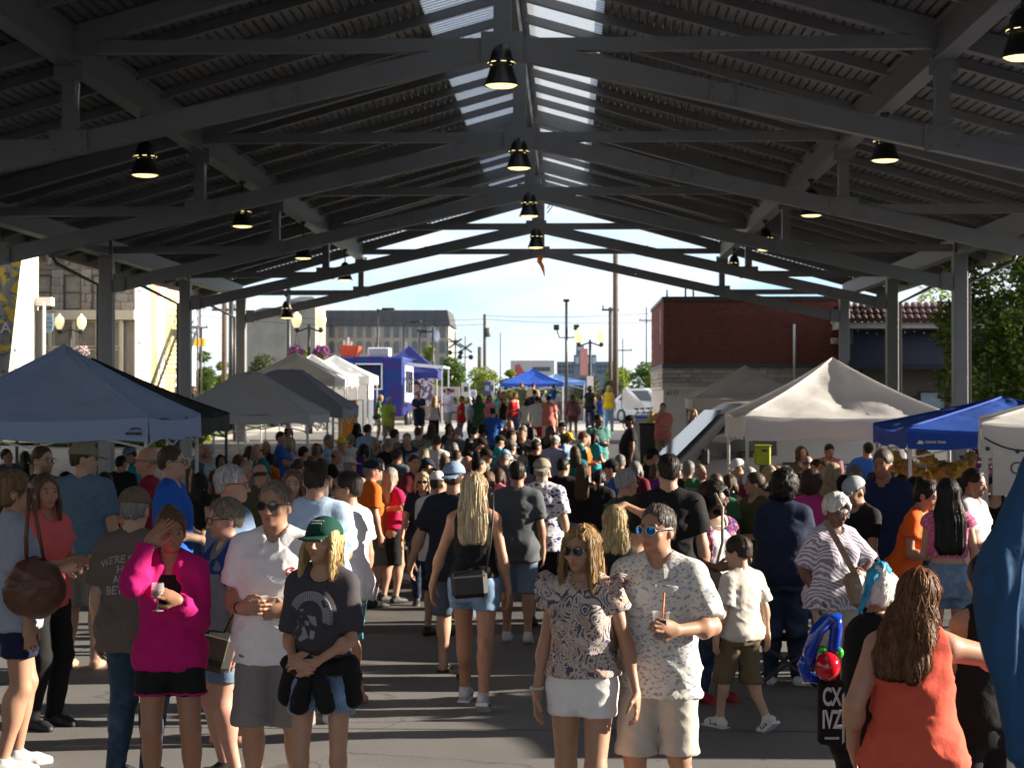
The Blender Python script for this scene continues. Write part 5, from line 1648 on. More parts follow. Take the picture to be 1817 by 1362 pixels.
# ------------------------------------------------------------------ posts, lamps, wires
POLE = mat('pole_black', (.015, .016, .018), .4)
WOOD = mat('pole_wood', (.085, .062, .045), .9, var=.3, scale=4)
GLOBE = emit('globe_glass', (.80, .66, .36), .30)
FLW = [mat('petal_pink', (.55, .20, .36), .8, var=.3), mat('petal_purple', (.26, .04, .24), .8, var=.3), mat('petal_pale', (.68, .50, .55), .8, var=.3)]
def globe_post(px, ytop, Z, label, dpx, basket=None, banner=False):
 p = at(px, ytop, Z); g = gz(Z); h = p.z - g; d = dpx / 2 * Z / 3050
 o = empty('globe_lamp_post', (p.x, Z, g), 0, label, 'street lamp', 'double globe street lamps')
 MB().lathe([(.16, 0), (.16, .25), (.11, .35), (.075, .8), (.06, h - .75), (.05, h - .55)], n=12).build('post', POLE, o)
 MB().tube([(-d, 0, h - .85), (-d * .6, 0, h - .78), (0, 0, h - .66), (d * .6, 0, h - .78), (d, 0, h - .85)], .035, 8).build('cross_arm', POLE, o)
 for sx in (-1, 1):
  gl = MB().lathe([(.09, -.68), (.185, -.5), (.205, -.36), (.17, -.2), (.08, -.1), (.045, -.06), (.05, -.03), (0, .0)], (sx * d, 0, h), 14).build('globe', GLOBE, o)
  MB().lathe([(.03, -.88), (.10, -.78), (.10, -.68), (.05, -.66)], (sx * d, 0, h), 10).build('fitter', POLE, o)
  if basket is not None:
   b = MB().lathe([(0, -1.95), (.14, -1.92), (.24, -1.68), (.25, -1.64)], (sx * d, 0, h), 12).build('flower_basket', mat('coir', (.14, .09, .05), .9), o)
   ch = MB()
   for k in range(3): ch.tube([(sx * d, 0, h - .9), (sx * d + .22 * math.cos(k * 2.1), .22 * math.sin(k * 2.1), h - 1.66)], .008, 4)
   ch.build('chain', POLE, b)
   r = np.random.default_rng(int(px) + sx)
   v, q = leaves(crown_pts([(sx * d, 0, h - 1.55, .30, .6), (sx * d + .12, 0, h - 1.68, .24, .7), (sx * d - .12, 0, h - 1.68, .24, .7)], 260, r), .12, r, .8)
   link('flowers', mesh_np('flowers', v, q, False), FLW[basket], b)
   v, q = leaves(crown_pts([(sx * d, 0, h - 1.65, .28, .8)], 160, r), .12, r, .6)
   link('foliage', mesh_np('foliage', v, q, False), LG[1], b)
 if banner:
  MB().box((-.28, 0, h - 1.55), (.34, .02, 1.2)).build('banner', mat('banner_red', (.55, .25, .23), .7), o)
  MB().box((.0, -.06, h - 2.6), (.3, .03, .8)).build('notice', WOODW, o)
 return o
globe_post(125, 556, 73.0, 'black street lamp with two cream globes and pale flowers by the grey stone building', 40, 2)
globe_post(548, 551, 68.0, 'black street lamp with two cream globes and purple flower baskets before the old factory', 44, 1)
globe_post(1047, 581, 78.0, 'black street lamp with two cream globes and a red banner near the brick building', 41, None, True)
def light_pole(px, yt, Z, label, heads, r=.06, arm=.6):
 p = at(px, yt, Z); g = gz(Z); h = p.z - g
 o = empty('light_pole', (p.x, Z, g), 0, label, 'light pole')
 MB().tube([(0, 0, 0), (0, 0, h)], [r * 1.4, r], 8).build('pole', POLE, o)
 for (dx, dz, w, t) in heads:
  MB().box((dx, 0, dz + h), (w, .35, t), bev=.02).build('lamp_head', POLE, o)
  if abs(dx) > .05: MB().tube([(0, 0, h + dz - t * .5 - (.35 if dz < -.5 else 0)), (dx * .7, 0, h + dz - t * .5 - (.35 if dz < -.5 else 0)), (dx, 0, h + dz - t * .4)], .03, 6).build('arm', POLE, o)
 return o
light_pole(1005, 533, 80, 'tall black light pole with three square floodlights over the road', [(0, 0, .3, .12), (-.46, -1.25, .27, .25), (.47, -1.25, .27, .25)])
light_pole(670, 548, 96, 'dark street light pole with a short arm before the factory roof', [(.6, 0, .7, .12)])
light_pole(717, 570, 100, 'dark lamp pole with long arm before the factory windows', [(.7, 0, .6, .12)])
light_pole(768, 580, 92, 'black lamp pole with a small oval sign beside the blue photo tent', [(-.55, -.2, .6, .12)])
light_pole(745, 588, 104, 'thin dark lamp pole left of the oval sign pole', [(.5, 0, .5, .1)])
light_pole(794, 605, 110, 'short dark lamp pole at the right end of the factory', [(.5, 0, .5, .1)])
light_pole(410, 500, 70, 'dark iron pole beside the far left column', [(.0, 0, .2, .1)], r=.09)
light_pole(512, 505, 73, 'thick black pole left of the purple flower baskets', [(0, 0, .2, .1)], r=.09)
o = bpy.data.objects['light_pole.003']
MB().lathe([(0, 0), (.2, .0), (.2, .03)], n=16).build('oval_sign', mat('sign_pale', (.5, .58, .68), .5), o, loc=(.22, -.06, at(768, 596, 92).z - gz(92)), rot=(PI / 2, 0, 0), scale=(.8, 1.6, 1))
def util_pole(px, yt, Z, label, arms=(), r=.14, lean=0.0, extra=None):
 p = at(px, yt, Z); g = gz(Z); h = p.z - g
 o = empty('utility_pole', (p.x, Z, g), 0, label, 'utility pole')
 MB().tube([(0, 0, 0), (lean, 0, h)], [r * 1.25, r], 8).build('pole', WOOD, o)
 for (dz, w) in arms:
  MB().box((lean, 0, h - dz), (w, .1, .12)).build('cross_arm', WOOD, o)
  for k in (-.42, .42): MB().tube([(lean + k * w, 0, h - dz + .05), (lean + k * w, 0, h - dz + .28)], .04, 6).build('insulator', WOOD, o)
 if extra: MB().lathe([(.0, -.4), (.2, -.4), (.2, .4), (0, .42)], (.32, 0, h - extra), 10).build('transformer', mat('transformer_grey', (.2, .21, .21), .5), o)
 return o
util_pole(1092, 448, 92, 'tall dark wooden utility pole rising behind the roof beam', (), .13)
util_pole(1083, 545, 100, 'shorter wooden utility pole with one cross arm beside the tall one', ((.15, 1.0),), .10)
util_pole(860, 557, 150, 'wooden utility pole with a transformer left of the far blue canopy', (), .13, extra=1.6)
util_pole(851, 615, 120, 'short cut off wooden pole beside the transformer pole', (), .13)
util_pole(1147, 545, 170, 'thin utility pole with a wide cross arm near the brick building', ((1.3, 1.5),), .06)
util_pole(398, 535, 84, 'brown wooden utility pole left of the far left column', ((.4, 1.2),), .12)
util_pole(355, 520, 150, 'thin distant utility pole behind the mural building', ((3.0, 1.4),), .08)
util_pole(1105, 600, 200, 'thin distant pole with a cross arm right of the tall pole', ((1.4, 2.2),), .06)
util_pole(888, 590, 220, 'very thin distant pole left of the warehouse', (), .06)
for i, (px, yt) in enumerate(((808, 588), (826, 596))):
 p = at(px, yt, 130); g = gz(130); h = p.z - g
 o = empty('railway_signal', (p.x, 130, g), 0, 'grey railway crossing signal with cross bars, %s of the pair' % ('left' if i == 0 else 'right'), 'railway signal')
 GS = mat('signal_grey', (.26, .27, .28), .5)
 MB().tube([(0, 0, 0), (0, 0, h)], .07, 8).build('mast', GS, o)
 for a in (-.7, .7): MB().beam((-.5, -.08, h - .9 - a * .5), (.5, -.08, h - .9 + a * .5), .05, .16).build('crossbuck', GS, o)
 MB().beam((-.5, -.05, h - 1.6), (.5, -.05, h - 1.6), .06, .06).build('light_bar', GS, o)
 for sx in (-1, 1): MB().lathe([(0, 0), (.2, 0), (.14, .1)], n=12).build('signal_light', DARKM, o, loc=(sx * .42, -.12, h - 1.6), rot=(PI / 2, 0, 0))
wr = MB()
def wire(mb, a, b, sag, r=.012, n=14):
 a, b = Vector(a), Vector(b)
 mb.tube([a.lerp(b, t) - Vector((0, 0, sag * 4 * t * (1 - t))) for t in np.linspace(0, 1, n)], r, 4)
for i, (xa, ya, xb, yb, Z) in enumerate(((355, 548, 860, 566, 150), (860, 566, 1320, 560, 150), (355, 560, 860, 575, 150), (860, 560, 1300, 540, 152))):
 mb = MB(); wire(mb, at(xa, ya, Z), at(xb, yb, Z), .5, .018)
 tag(mb.build('overhead_wire', POLE), ('upper left overhead wire running to the transformer pole', 'overhead wire right of the transformer pole, sagging towards the brick building', 'lower left overhead wire under the other one before the factory', 'highest overhead wire rising to the right behind the roof beams')[i], 'wire', 'overhead wires')
# feather flag at the far left
p = at(22, 690, 44); g = gz(44)
ff = empty('feather_flag', (p.x - .55, 44, g), 0, 'tall grey and yellow feather flag on a curved black pole at the left edge', 'flag')
zt3 = at(20, 452, 44).z - g
MB().tube([(-.3, 0, 0), (-.3, 0, 3.0), (-.22, 0, zt3 - .35), (.05, 0, zt3 - .03), (.4, 0, zt3 + .06), (.75, 0, zt3 + .1)], .03, 8).build('pole', POLE, ff)
P = []
for t in np.linspace(0, 1, 16):
 z = zt3 + .06 - t * (zt3 - .6)
 xr = .80 - .55 * t ** .9
 P.append([(x, .05 * math.sin(x * 9 + t * 8), z) for x in np.linspace(-.22, xr, 8)])
FFM = cloth2('flag_print', 'blotch', (.20, .19, .17), (.50, .33, .03), (.10, .095, .09), 1.3)
link('flag_cloth', grid_mesh('flag', P), FFM, ff)
lettering('OIVA', .42, mat('print_grey', (.42, .42, .42), .7), ff, (ff.location.x + .05, 43.92, g + zt3 - 1.9), roll=0)
o = ff.children[-1]; o.rotation_euler = (PI / 2, -PI / 2, 0)
# ------------------------------------------------------------------ pop-up canopies
ALU = mat('white_leg', (.62, .62, .60), .4)
LEGD = mat('dark_leg', (.05, .05, .05), .45)
def canopy_cloth(nm, c, tr_=.25): return translucent('canopy_' + nm, c, tr_, .75, var=.05, scale=1.6)
def tent(label, cx, cy, size, eave, vh, peak, m, rz=0.0, legm=ALU, seed=1, sag=.10, mfront=None, valm=None, group='pop up canopies', legs=True, flat=0.0):
 """eave: height of the bottom of the valance; peak: height of the top, both above ground"""
 g = gz(cy)
 o = empty('canopy_tent', (cx, cy, g), rz, label, 'tent', group)
 r = np.random.default_rng(seed)
 h = size / 2; ze = eave + vh
 cs = [(-h, -h), (h, -h), (h, h), (-h, h)]
 for k in range(4):
  a, b = np.array(cs[k]), np.array(cs[(k + 1) % 4])
  nu, nv = 15, 22
  P = np.zeros((nv, nu, 3))
  ap = np.array([0.0, 0.0])
  for j in range(nv):
   t = j / (nv - 1)
   for i in range(nu):
    u = i / (nu - 1)
    e = a + (b - a) * u
    q = e + (ap - e) * t
    tt = t if flat == 0 else min(t / (1 - flat), 1.0)
    z = ze + (peak - ze) * tt - sag * (4 * tt * (1 - tt)) * (.35 + .65 * 4 * u * (1 - u)) - .05 * 4 * u * (1 - u) * (1 - t)
    P[j, i] = (q[0], q[1], z)
  w = P.reshape(-1, 3)
  MB().tube([P[j, 0] + V(0, 0, .012) for j in range(0, nv, 3)], .016, 6).build('ridge_seam', m, o)
  nzv = (vnoise(w * np.array([3.1, 3.1, 1.2]) + k * 7, seed) - .5) * .10 + (vnoise(w * np.array([9, 9, 4]) + k, seed + 2) - .5) * .05
  edge = (4 * np.tile(np.linspace(0, 1, nu), nv) * (1 - np.tile(np.linspace(0, 1, nu), nv)))
  w[:, 2] += nzv * np.minimum(edge * 2, 1)
  link('canopy_panel', grid_mesh('canopy_panel', P), (mfront if (k == 0 and mfront) else m), o)
  nv2 = 5; P2 = np.zeros((nv2, nu * 2, 3))
  nrm_ = np.array([(b - a)[1], -(b - a)[0]]) / size
  for i in range(nu * 2):
   u = i / (nu * 2 - 1)
   for j in range(nv2):
    t = j / (nv2 - 1)
    q = a + (b - a) * u + nrm_ * (.012 * math.sin(u * 19 + seed + k) * t + .01)
    P2[j, i] = (q[0], q[1], ze + .004 - .05 * 4 * u * (1 - u) * (1 - t) - vh * t - .02 * math.sin(u * 13 + k) * t)
  link('valance', grid_mesh('valance', P2), valm or m, o)
 for sx in (-1, 1):
  for sy in (-1, 1):
   q = MB().box((sx * (h - .04), sy * (h - .04), ze / 2 - .02), (.045, .045, ze), bev=.006)
   q.box((sx * (h - .04), sy * (h - .04), .01), (.12, .12, .02))
   q.build('leg', legm, o)
 br = MB()
 for k in range(4):
  a, b = Vector((*cs[k], 0)) * .97, Vector((*cs[(k + 1) % 4], 0)) * .97
  m_ = (a + b) / 2
  for s, e in ((a, m_), (b, m_)):
   br.beam((s.x, s.y, ze - .06), (e.x, e.y, ze - .38), .015, .025); br.beam((s.x, s.y, ze - .38), (e.x, e.y, ze - .06), .015, .025)
  br.beam((m_.x, m_.y, ze - .06), (0, 0, ze - .10), .015, .025)
 br.beam((0, 0, ze - .15), (0, 0, peak - .03), .04, .04, up=(0, 1, 0))
 br.build('frame', legm, o)
 return o
CWB = canopy_cloth('bluewhite', (.36, .47, .70), .12); CGR = canopy_cloth('grey', (.56, .58, .61), .2); CGD = canopy_cloth('greydark', (.28, .31, .36), .15)
CWH = canopy_cloth('white', (.80, .79, .77), .35); CWG = canopy_cloth('whitegrey', (.72, .71, .70), .3); CBK = canopy_cloth('black', (.012, .012, .013), .02)
CBL = canopy_cloth('blue', (.010, .075, .42), .2); CBE = canopy_cloth('beige', (.62, .57, .49), .2); CNV = canopy_cloth('navy', (.022, .03, .19), .2)
t1 = tent('large pale blue canopy at the left edge with a small black logo on its valance', -6.81, 23.02, 3.05, 1.97, .30, 3.22, CWB, seed=1)
lettering('eurmax', .068, DARKM, t1, (-5.46, 21.455, gz(23) + 2.08), bold=.003)
MB().prism([(-.13, .0), (-.05, .06), (.10, .055), (.16, .0), (.05, .03)], 0, .004, Matrix.Translation((.0, 0, 0)) @ Matrix.Rotation(PI / 2, 4, 'X')).build('logo', DARKM, t1, loc=(1.36, -1.555, 2.115), scale=(.62, 1, .62))
tent('black canopy behind the pale blue one at the left', -7.45, 26.7, 3.6, 1.95, .28, 3.1, CBK, seed=2, legm=LEGD)
tent('wide grey canopy with a low top left of the aisle', -6.95, 37.4, 3.05, 1.62, .22, 2.72, CGR, seed=3, flat=.12)
tent('dark slate canopy just behind the wide grey one', -6.75, 41.2, 3.05, 1.6, .24, 2.72, CGD, seed=4, flat=.22)
tent('off white canopy, nearest of the sunlit row by the blue trailer', -9.3, 58.6, 3.05, 2.0, .28, 3.15, CWG, seed=5)
tent('white canopy in the middle of the sunlit row', -9.5, 63.6, 3.05, 1.95, .28, 3.1, CWH, seed=6)
t5 = tent('bright white canopy with a side wall, next to the blue food trailer', -9.6, 70.6, 3.2, 1.95, .32, 3.12, CWH, seed=7)
P = np.array([[(1.58, y, z) for z in np.linspace(.05, 2.0, 4)] for y in np.linspace(-1.55, -.2, 6)]); P[1::2, :, 0] += .03
link('side_wall', grid_mesh('side_wall', P), CWH, t5)
P = np.array([[(x, -1.57, z) for z in np.linspace(.05, 2.0, 4)] for x in np.linspace(-.3, 1.5, 6)]); P[1::2, :, 1] += .03
link('side_wall', grid_mesh('side_wall', P), CWH, t5)
t6 = tent('royal blue peaked canopy with a photo panel on its near side', -7.75, 83.5, 3.05, 2.15, .34, 3.75, CNV, seed=8)
PH = cloth2('photo_print', 'blotch', (.40, .37, .45), (.10, .07, .10), (.62, .48, .46), 1.6)
MB().box((.2, -1.50, 1.5), (2.3, .02, 1.35)).build('photo_panel', PH, t6)
for sx, c in ((-.25, (.30, .18, .14)), (.45, (.36, .23, .18))):
 MB().lathe([(0, 0), (.26, 0), (.27, .012)], n=18).build('printed_head', mat('print_hair', (.03, .02, .02), .8), t6, loc=(sx, -1.515, 1.72), rot=(PI / 2, 0, 0), scale=(1, 1.25, 1))
 MB().lathe([(0, 0), (.19, 0), (.19, .01)], n=18).build('printed_face', mat('print_face_%.2f' % c[0], c, .8), t6, loc=(sx + .03, -1.532, 1.66), rot=(PI / 2, 0, 0), scale=(1, 1.2, 1))
lettering('verizon', .26, WOODW, t6, (-7.55, 83.5 - .66, gz(83.5) + 3.08), roll=0)
t7 = tent('low bright blue canopy at the far end of the road', at(945, 0, 83).x, 83, 3.0, 1.78, .16, 2.62, CBL, seed=9, legm=ALU)
t8 = tent('small pale blue canopy behind the far blue one', at(985, 0, 87).x, 87, 3.0, 1.85, .2, 2.4, canopy_cloth('paleblue', (.25, .42, .75), .4), seed=10)
tent('beige canopy in front of the brick building', 4.87, 47.5, 3.05, 1.60, .30, 2.78, CBE, seed=11, legm=LEGD)
t9 = tent('large white canopy with a sharp wrinkled peak right of the aisle', 4.14, 27.1, 3.05, 1.87, .36, 3.10, CWG, seed=12, sag=.16)
t10 = tent('bright blue canopy with a white mountain logo under the white one', 5.85, 23.4, 3.0, 1.88, .26, 2.52, CBL, rz=R(-2), seed=13, sag=.02)
lettering('OZARK TRAIL', .042, WOODW, t10, (4.70, 21.87, gz(23.4) + 1.965), bold=.001)
MB().prism([(-.16, 0), (-.02, .13), (.04, .08), (.09, .11), (.17, 0)], 0, .004, Matrix.Rotation(PI / 2, 4, 'X')).build('logo', WOODW, t10, loc=(-1.345, -1.53, 1.945), scale=(.27, 1, .40))
t11 = tent('white canopy at the right edge with a hand lettered sign', 5.73, 17.51, 3.05, 1.86, .33, 2.75, CWG, rz=R(-13), seed=14, sag=.12)
MB().box((-.95, -1.545, 1.72), (.95, .015, .42)).build('paper_sign', mat('sign_paper', (.62, .62, .60), .8), t11)
lettering('GLUTEN', .17, mat('marker_grey', (.12, .12, .13), .7), t11, (5.73 - .95, 17.51 - 1.557, gz(17.51) + 1.76))
tent('added white canopy beyond the right edge, unseen, shading the floor, nearest the camera', 8.1, 5.6, 3.05, 1.86, .33, 2.85, CWG, seed=15)  # added out of view to keep low sun off the floor
tent('added white canopy beyond the right edge, unseen, shading the floor, between two others', 8.0, 13.3, 3.05, 1.86, .33, 2.85, CWG, seed=16)  # second added canopy, out of view, shades the floor farther along
# string lights on that canopy
sl_ = MB(); wire(sl_, (-1.5, -1.57, 2.05), (-.9, -1.57, 1.98), .08, .008)
for t in (.05, .5, .95): sl_.ball((-1.5 + .6 * t, -1.58, 2.0 - .05 * t - .05), .022, 8, 6)
sl_.build('string_lights', DARKM, t11)
# ------------------------------------------------------------------ blue food trailer
tx0, tx1 = at(592, 0, 77).x, at(716, 0, 77).x; g = gz(77)
ft = empty('food_trailer', ((tx0 + tx1) / 2, 77, g), 0, 'blue and purple food trailer with a serving hatch and a red box on its roof', 'food trailer')
w = tx1 - tx0; top = at(0, 633, 77).z - g
TRB = cloth2('trailer_paint', 'blotch', (.008, .034, .20), (.03, .022, .16), None, .9)
MATS['trailer_paint'].node_tree.nodes['Principled BSDF'].inputs['Roughness'].default_value = .3
TRW = mat('trailer_white', (.62, .66, .72), .35)
hx0, hx1 = at(632, 0, 77).x - ft.location.x, at(678, 0, 77).x - ft.location.x
hz0, hz1 = at(0, 690, 77).z - g, at(0, 646, 77).z - g
b = MB()
b.box(((-w / 2 + hx0) / 2, 2.4, (top + .45) / 2), (hx0 + w / 2, 4.8, top - .45), bev=.08)
b.box(((w / 2 + hx1) / 2, 2.4, (top + .45) / 2), (w / 2 - hx1, 4.8, top - .45), bev=.08)
b.box(((hx0 + hx1) / 2, 2.4, (hz1 + top) / 2), (hx1 - hx0 + .1, 4.78, top - hz1)); b.box(((hx0 + hx1) / 2, 2.4, (hz0 + .45) / 2), (hx1 - hx0 + .1, 4.78, hz0 - .45))
b.box(((hx0 + hx1) / 2, 2.6, (hz0 + hz1) / 2), (hx1 - hx0, 3.6, hz1 - hz0))
b.build('body', TRB, ft)
MB().box((-w / 2 + .62, -.03, 1.75), (.9, .05, 1.1), bev=.01).build('white_panel', TRW, ft)
f = MB()
for s in (hx0, hx1): f.box((s, -.02, (hz0 + hz1) / 2), (.06, .1, hz1 - hz0))
for s in (hz0, hz1): f.box(((hx0 + hx1) / 2, -.02, s), (hx1 - hx0 + .1, .1, .06))
f.build('hatch_frame', TRW, ft)
MB().box((w / 2 + .03, 2.4, 1.9), (.04, 4.2, 1.7)).build('white_side', TRW, ft)
for k in range(3): MB().box((w / 2 + .06, 1.0 + k * 1.2, 2.0), (.03, .9, 1.0)).build('side_window', GLD, ft)
aw = MB()
aw.beam((w / 2, .3, top - .3), (w / 2 + 1.75, .3, top - .45), .06, .10); aw.beam((w / 2, 4.5, top - .3), (w / 2 + 1.75, 4.5, top - .45), .06, .10)
aw.beam((w / 2 + 1.75, .3, top - .45), (w / 2 + 1.75, 4.5, top - .45), .08, .08); aw.beam((w / 2 + 1.72, .3, top - .45), (w / 2 + 1.72, .3, 0), .06, .06, up=(0, 1, 0)); aw.beam((w / 2 + 1.72, 4.5, top - .45), (w / 2 + 1.72, 4.5, 0), .06, .06, up=(0, 1, 0))
aw.build('awning_frame', TRW, ft)
MB().box((w / 2 + .35, 1.2, 1.1), (.6, 2.2, .05)).build('serving_shelf', TRW, ft)
for sy in (1.6, 3.0): MB().lathe([(0, -.1), (.33, -.1), (.36, 0), (.33, .1), (0, .1)], n=18).build('wheel', DARKM, ft, loc=(w / 2 + .02, sy, .36), rot=(0, PI / 2, 0))
MB().box((.35, 1.5, top + .22), (1.0, 1.0, .44), bev=.05).build('air_conditioner', TRW, ft)
lv = MB()
for k in range(5): lv.box((.35, .99, top + .09 + k * .07), (.85, .02, .02))
lv.build('grille', DARKM, ft.children[-1])
q = MB(); rx0 = at(600, 0, 77).x - ft.location.x; rx1 = at(632, 0, 77).x - ft.location.x
q.add([(rx0 + .04, .8, top), (rx1 - .06, .8, top), (rx1 - .06, 1.6, top), (rx0 + .04, 1.6, top), (rx0, .7, top + .55), (rx1 + .05, .7, top + .50), (rx1 + .05, 1.7, top + .50), (rx0, 1.7, top + .55)], [(3, 2, 1, 0), (4, 5, 6, 7), (0, 1, 5, 4), (1, 2, 6, 5), (2, 3, 7, 6), (3, 0, 4, 7)])
q.build('fries_box', mat('box_red', (.62, .08, .02), .5), ft)
for k, (dx, hh) in enumerate(((.15, .75), (.3, .9), (.42, .7))): MB().beam((rx0 + dx, 1.0, top + .5), (rx0 + dx + .05 * k, 1.0, top + hh), .07, .05, up=(0, 1, 0)).build('paper_fry', WOODW, ft)
# ------------------------------------------------------------------ van
def loft_mesh(name, secs, mats, parent, closed=True):
 """secs: list of rings of equal length"""
 mb = MB(); n = len(secs[0])
 vs = [p for s in secs for p in s]; fs = []
 for i in range(len(secs) - 1):
  for k in range(n if closed else n - 1):
   k2 = (k + 1) % n
   fs.append((i * n + k, i * n + k2, (i + 1) * n + k2, (i + 1) * n + k))
 fs += [tuple(reversed(range(n))), tuple((len(secs) - 1) * n + k for k in range(n))]
 mb.add(vs, fs, False)
 return mb.build(name, mats, parent)
def vehicle(name, label, cat, loc, rz, prof, wid, paint, glassm, wheels, tw=.82, band=None, glass_side=None, screen=None, lamp=None, rear=None):
 """prof: side outline (y along, z up) as (y, zlow, zhigh, half width scale at the top); front at -y"""
 o = empty(name, loc, rz, label, cat)
 secs = []
 for (y, z0, z1, k, zb) in prof:
  h = wid / 2
  t = h * k
  secs.append([(-h * .94, y, z0), (-h, y, z0 + .12), (-h, y, zb), (-t, y, z1 - .05), (-t * .86, y, z1), (t * .86, y, z1), (t, y, z1 - .05), (h, y, zb), (h, y, z0 + .12), (h * .94, y, z0)])
 body = loft_mesh('body', secs, paint, o)
 bev = body.modifiers.new('bevel', 'BEVEL'); bev.width = .04; bev.segments = 2; bev.limit_method = 'ANGLE'; bev.angle_limit = R(25)
 for p in body.data.polygons: p.use_smooth = True
 for (x, y, r_) in wheels:
  for sx in (-1, 1):
   wl_ = MB().lathe([(r_ * .62, -.11), (r_ * .95, -.11), (r_, -.07), (r_, .07), (r_ * .95, .11), (r_ * .62, .11)], n=24).build('tyre', DARKM, o, loc=(sx * x, y, r_), rot=(0, PI / 2, 0))
   MB().lathe([(0, .07), (r_ * .2, .09), (r_ * .6, .06), (r_ * .64, .10)], n=18).build('rim', mat('rim_grey', (.35, .35, .36), .3, metal=.8), wl_, rot=(0, 0 if sx > 0 else PI, 0))
 return o
p = at(1300, 0, 31.5)
VANP = mat('van_paint', (.40, .40, .41), .3, var=.04)
van = vehicle('delivery_van', 'light grey van with a steep windscreen parked behind the white canopy', 'van', (3.8, 31.2, gz(31.2)), R(-82), [
 (-2.95, .38, .80, .92, .70), (-2.85, .30, 1.02, .93, .85), (-2.2, .28, 1.18, .90, .98), (-2.02, .28, 1.25, .88, 1.05), (-1.15, .28, 2.12, .80, 1.15), (-.85, .28, 2.28, .82, 1.2), (1.9, .28, 2.40, .86, 1.3), (2.05, .4, 2.36, .86, 1.3)], 2.0, VANP, GLD, [(.88, -2.05, .36), (.88, 1.2, .36)])
SKG = glass('windscreen', (.05, .07, .10), .03)
mb = MB(); mb.add([(-.80, -2.03, 1.30), (.80, -2.03, 1.30), (.70, -1.17, 2.12), (-.70, -1.17, 2.12)], [(0, 1, 2, 3)])
mb.v = [(x, y - .035, z + .03) for x, y, z in mb.v]; mb.build('windscreen', SKG, van)
for sx in (-1, 1):
 mb = MB(); mb.add([(sx * .985, -1.75, 1.28), (sx * .985, -.30, 1.36), (sx * .90, -.30, 2.02), (sx * .885, -1.15, 1.95)], [(0, 1, 2, 3)])
 mb.v = [(x + sx * .03, y, z) for x, y, z in mb.v]; mb.build('side_window', GLD, van)
 MB().box((sx * 1.12, -1.6, 1.35), (.16, .12, .28), bev=.03).build('mirror', DARKM, van)
 MB().box((sx * .72, -2.93, .82), (.34, .06, .20), bev=.03).build('headlight', mat('lamp_glass', (.6, .62, .65), .1), van)
 MB().box((sx * 1.0, .9, 1.2), (.02, 1.6, .03)).build('door_rail', DARKM, van)
 MB().box((sx * 1.005, -.1, 1.22), (.03, .18, .05)).build('handle', DARKM, van)
MB().box((0, -2.98, .62), (1.3, .05, .22)).build('grille', DARKM, van)
MB().box((0, -2.97, .42), (1.8, .1, .18), bev=.03).build('bumper', DARKM, van)
# patrol car beyond the road
PC = mat('car_white', (.62, .64, .66), .2, var=.02); PD = mat('car_dark', (.010, .014, .028), .2)
pcx = at(1150, 0, 84).x
car = vehicle('patrol_car', 'white and dark blue car parked at the road end behind the bicycles', 'car', (pcx + .35, 84, gz(84)), R(38), [
 (-2.35, .35, .72, .85, .62), (-2.25, .22, .92, .9, .75), (-1.25, .2, 1.06, .9, .9), (-1.1, .2, 1.10, .88, .95), (-.25, .2, 1.62, .70, 1.0), (.3, .2, 1.70, .72, 1.02), (1.5, .2, 1.66, .72, 1.02), (2.2, .22, 1.15, .86, 1.0), (2.4, .35, 1.0, .88, .9)], 1.9, PC, GLD, [(.86, -1.45, .35), (.86, 1.45, .35)])
mb = MB(); mb.add([(-.74, -1.12, 1.13), (.74, -1.12, 1.13), (.58, -.27, 1.60), (-.58, -.27, 1.60)], [(0, 1, 2, 3)]); mb.v = [(x, y - .03, z + .03) for x, y, z in mb.v]; mb.build('windscreen', GLD, car)
MB().add([(-.8, -2.2, .945), (.8, -2.2, .945), (.8, -1.2, 1.085), (-.8, -1.2, 1.085)], [(0, 1, 2, 3)]).build('bonnet', PD, car)
for sx in (-1, 1):
 MB().add([(sx * .955, -.95, 1.1), (sx * .955, 1.7, 1.12), (sx * .74, 1.35, 1.58), (sx * .72, -.2, 1.58)], [(0, 1, 2, 3)]).build('side_window', GLD, car)
 MB().box((sx * .70, -2.30, .74), (.36, .08, .14), bev=.02).build('headlight', mat('lamp_glass', (.6, .62, .65), .1), car)
MB().box((0, -2.34, .58), (1.1, .05, .16)).build('grille', DARKM, car)
lettering('POLICE', .2, PD, car, (car.location.x, car.location.y - 1.9, car.location.z + .6)); bpy.data.objects.remove(car.children[-1])
sp2 = at(1112, 0, 86)
car2 = vehicle('parked_car', 'dark blue car roof just visible behind the patrol car', 'car', (sp2.x + 2.2, 88, gz(88)), R(70), [
 (-2.3, .35, .75, .85, .62), (-1.2, .2, 1.0, .9, .9), (-.3, .2, 1.5, .72, 1.0), (1.3, .2, 1.5, .72, 1.0), (2.2, .25, 1.0, .86, .9)], 1.8, PD, GLD, [(.84, -1.4, .33), (.84, 1.4, .33)])
for sx in (-1, 1): MB().add([(sx * .94, -.9, 1.02), (sx * .94, 1.6, 1.04), (sx * .72, 1.2, 1.42), (sx * .70, -.25, 1.42)], [(0, 1, 2, 3)]).build('side_window', GLD, car2)
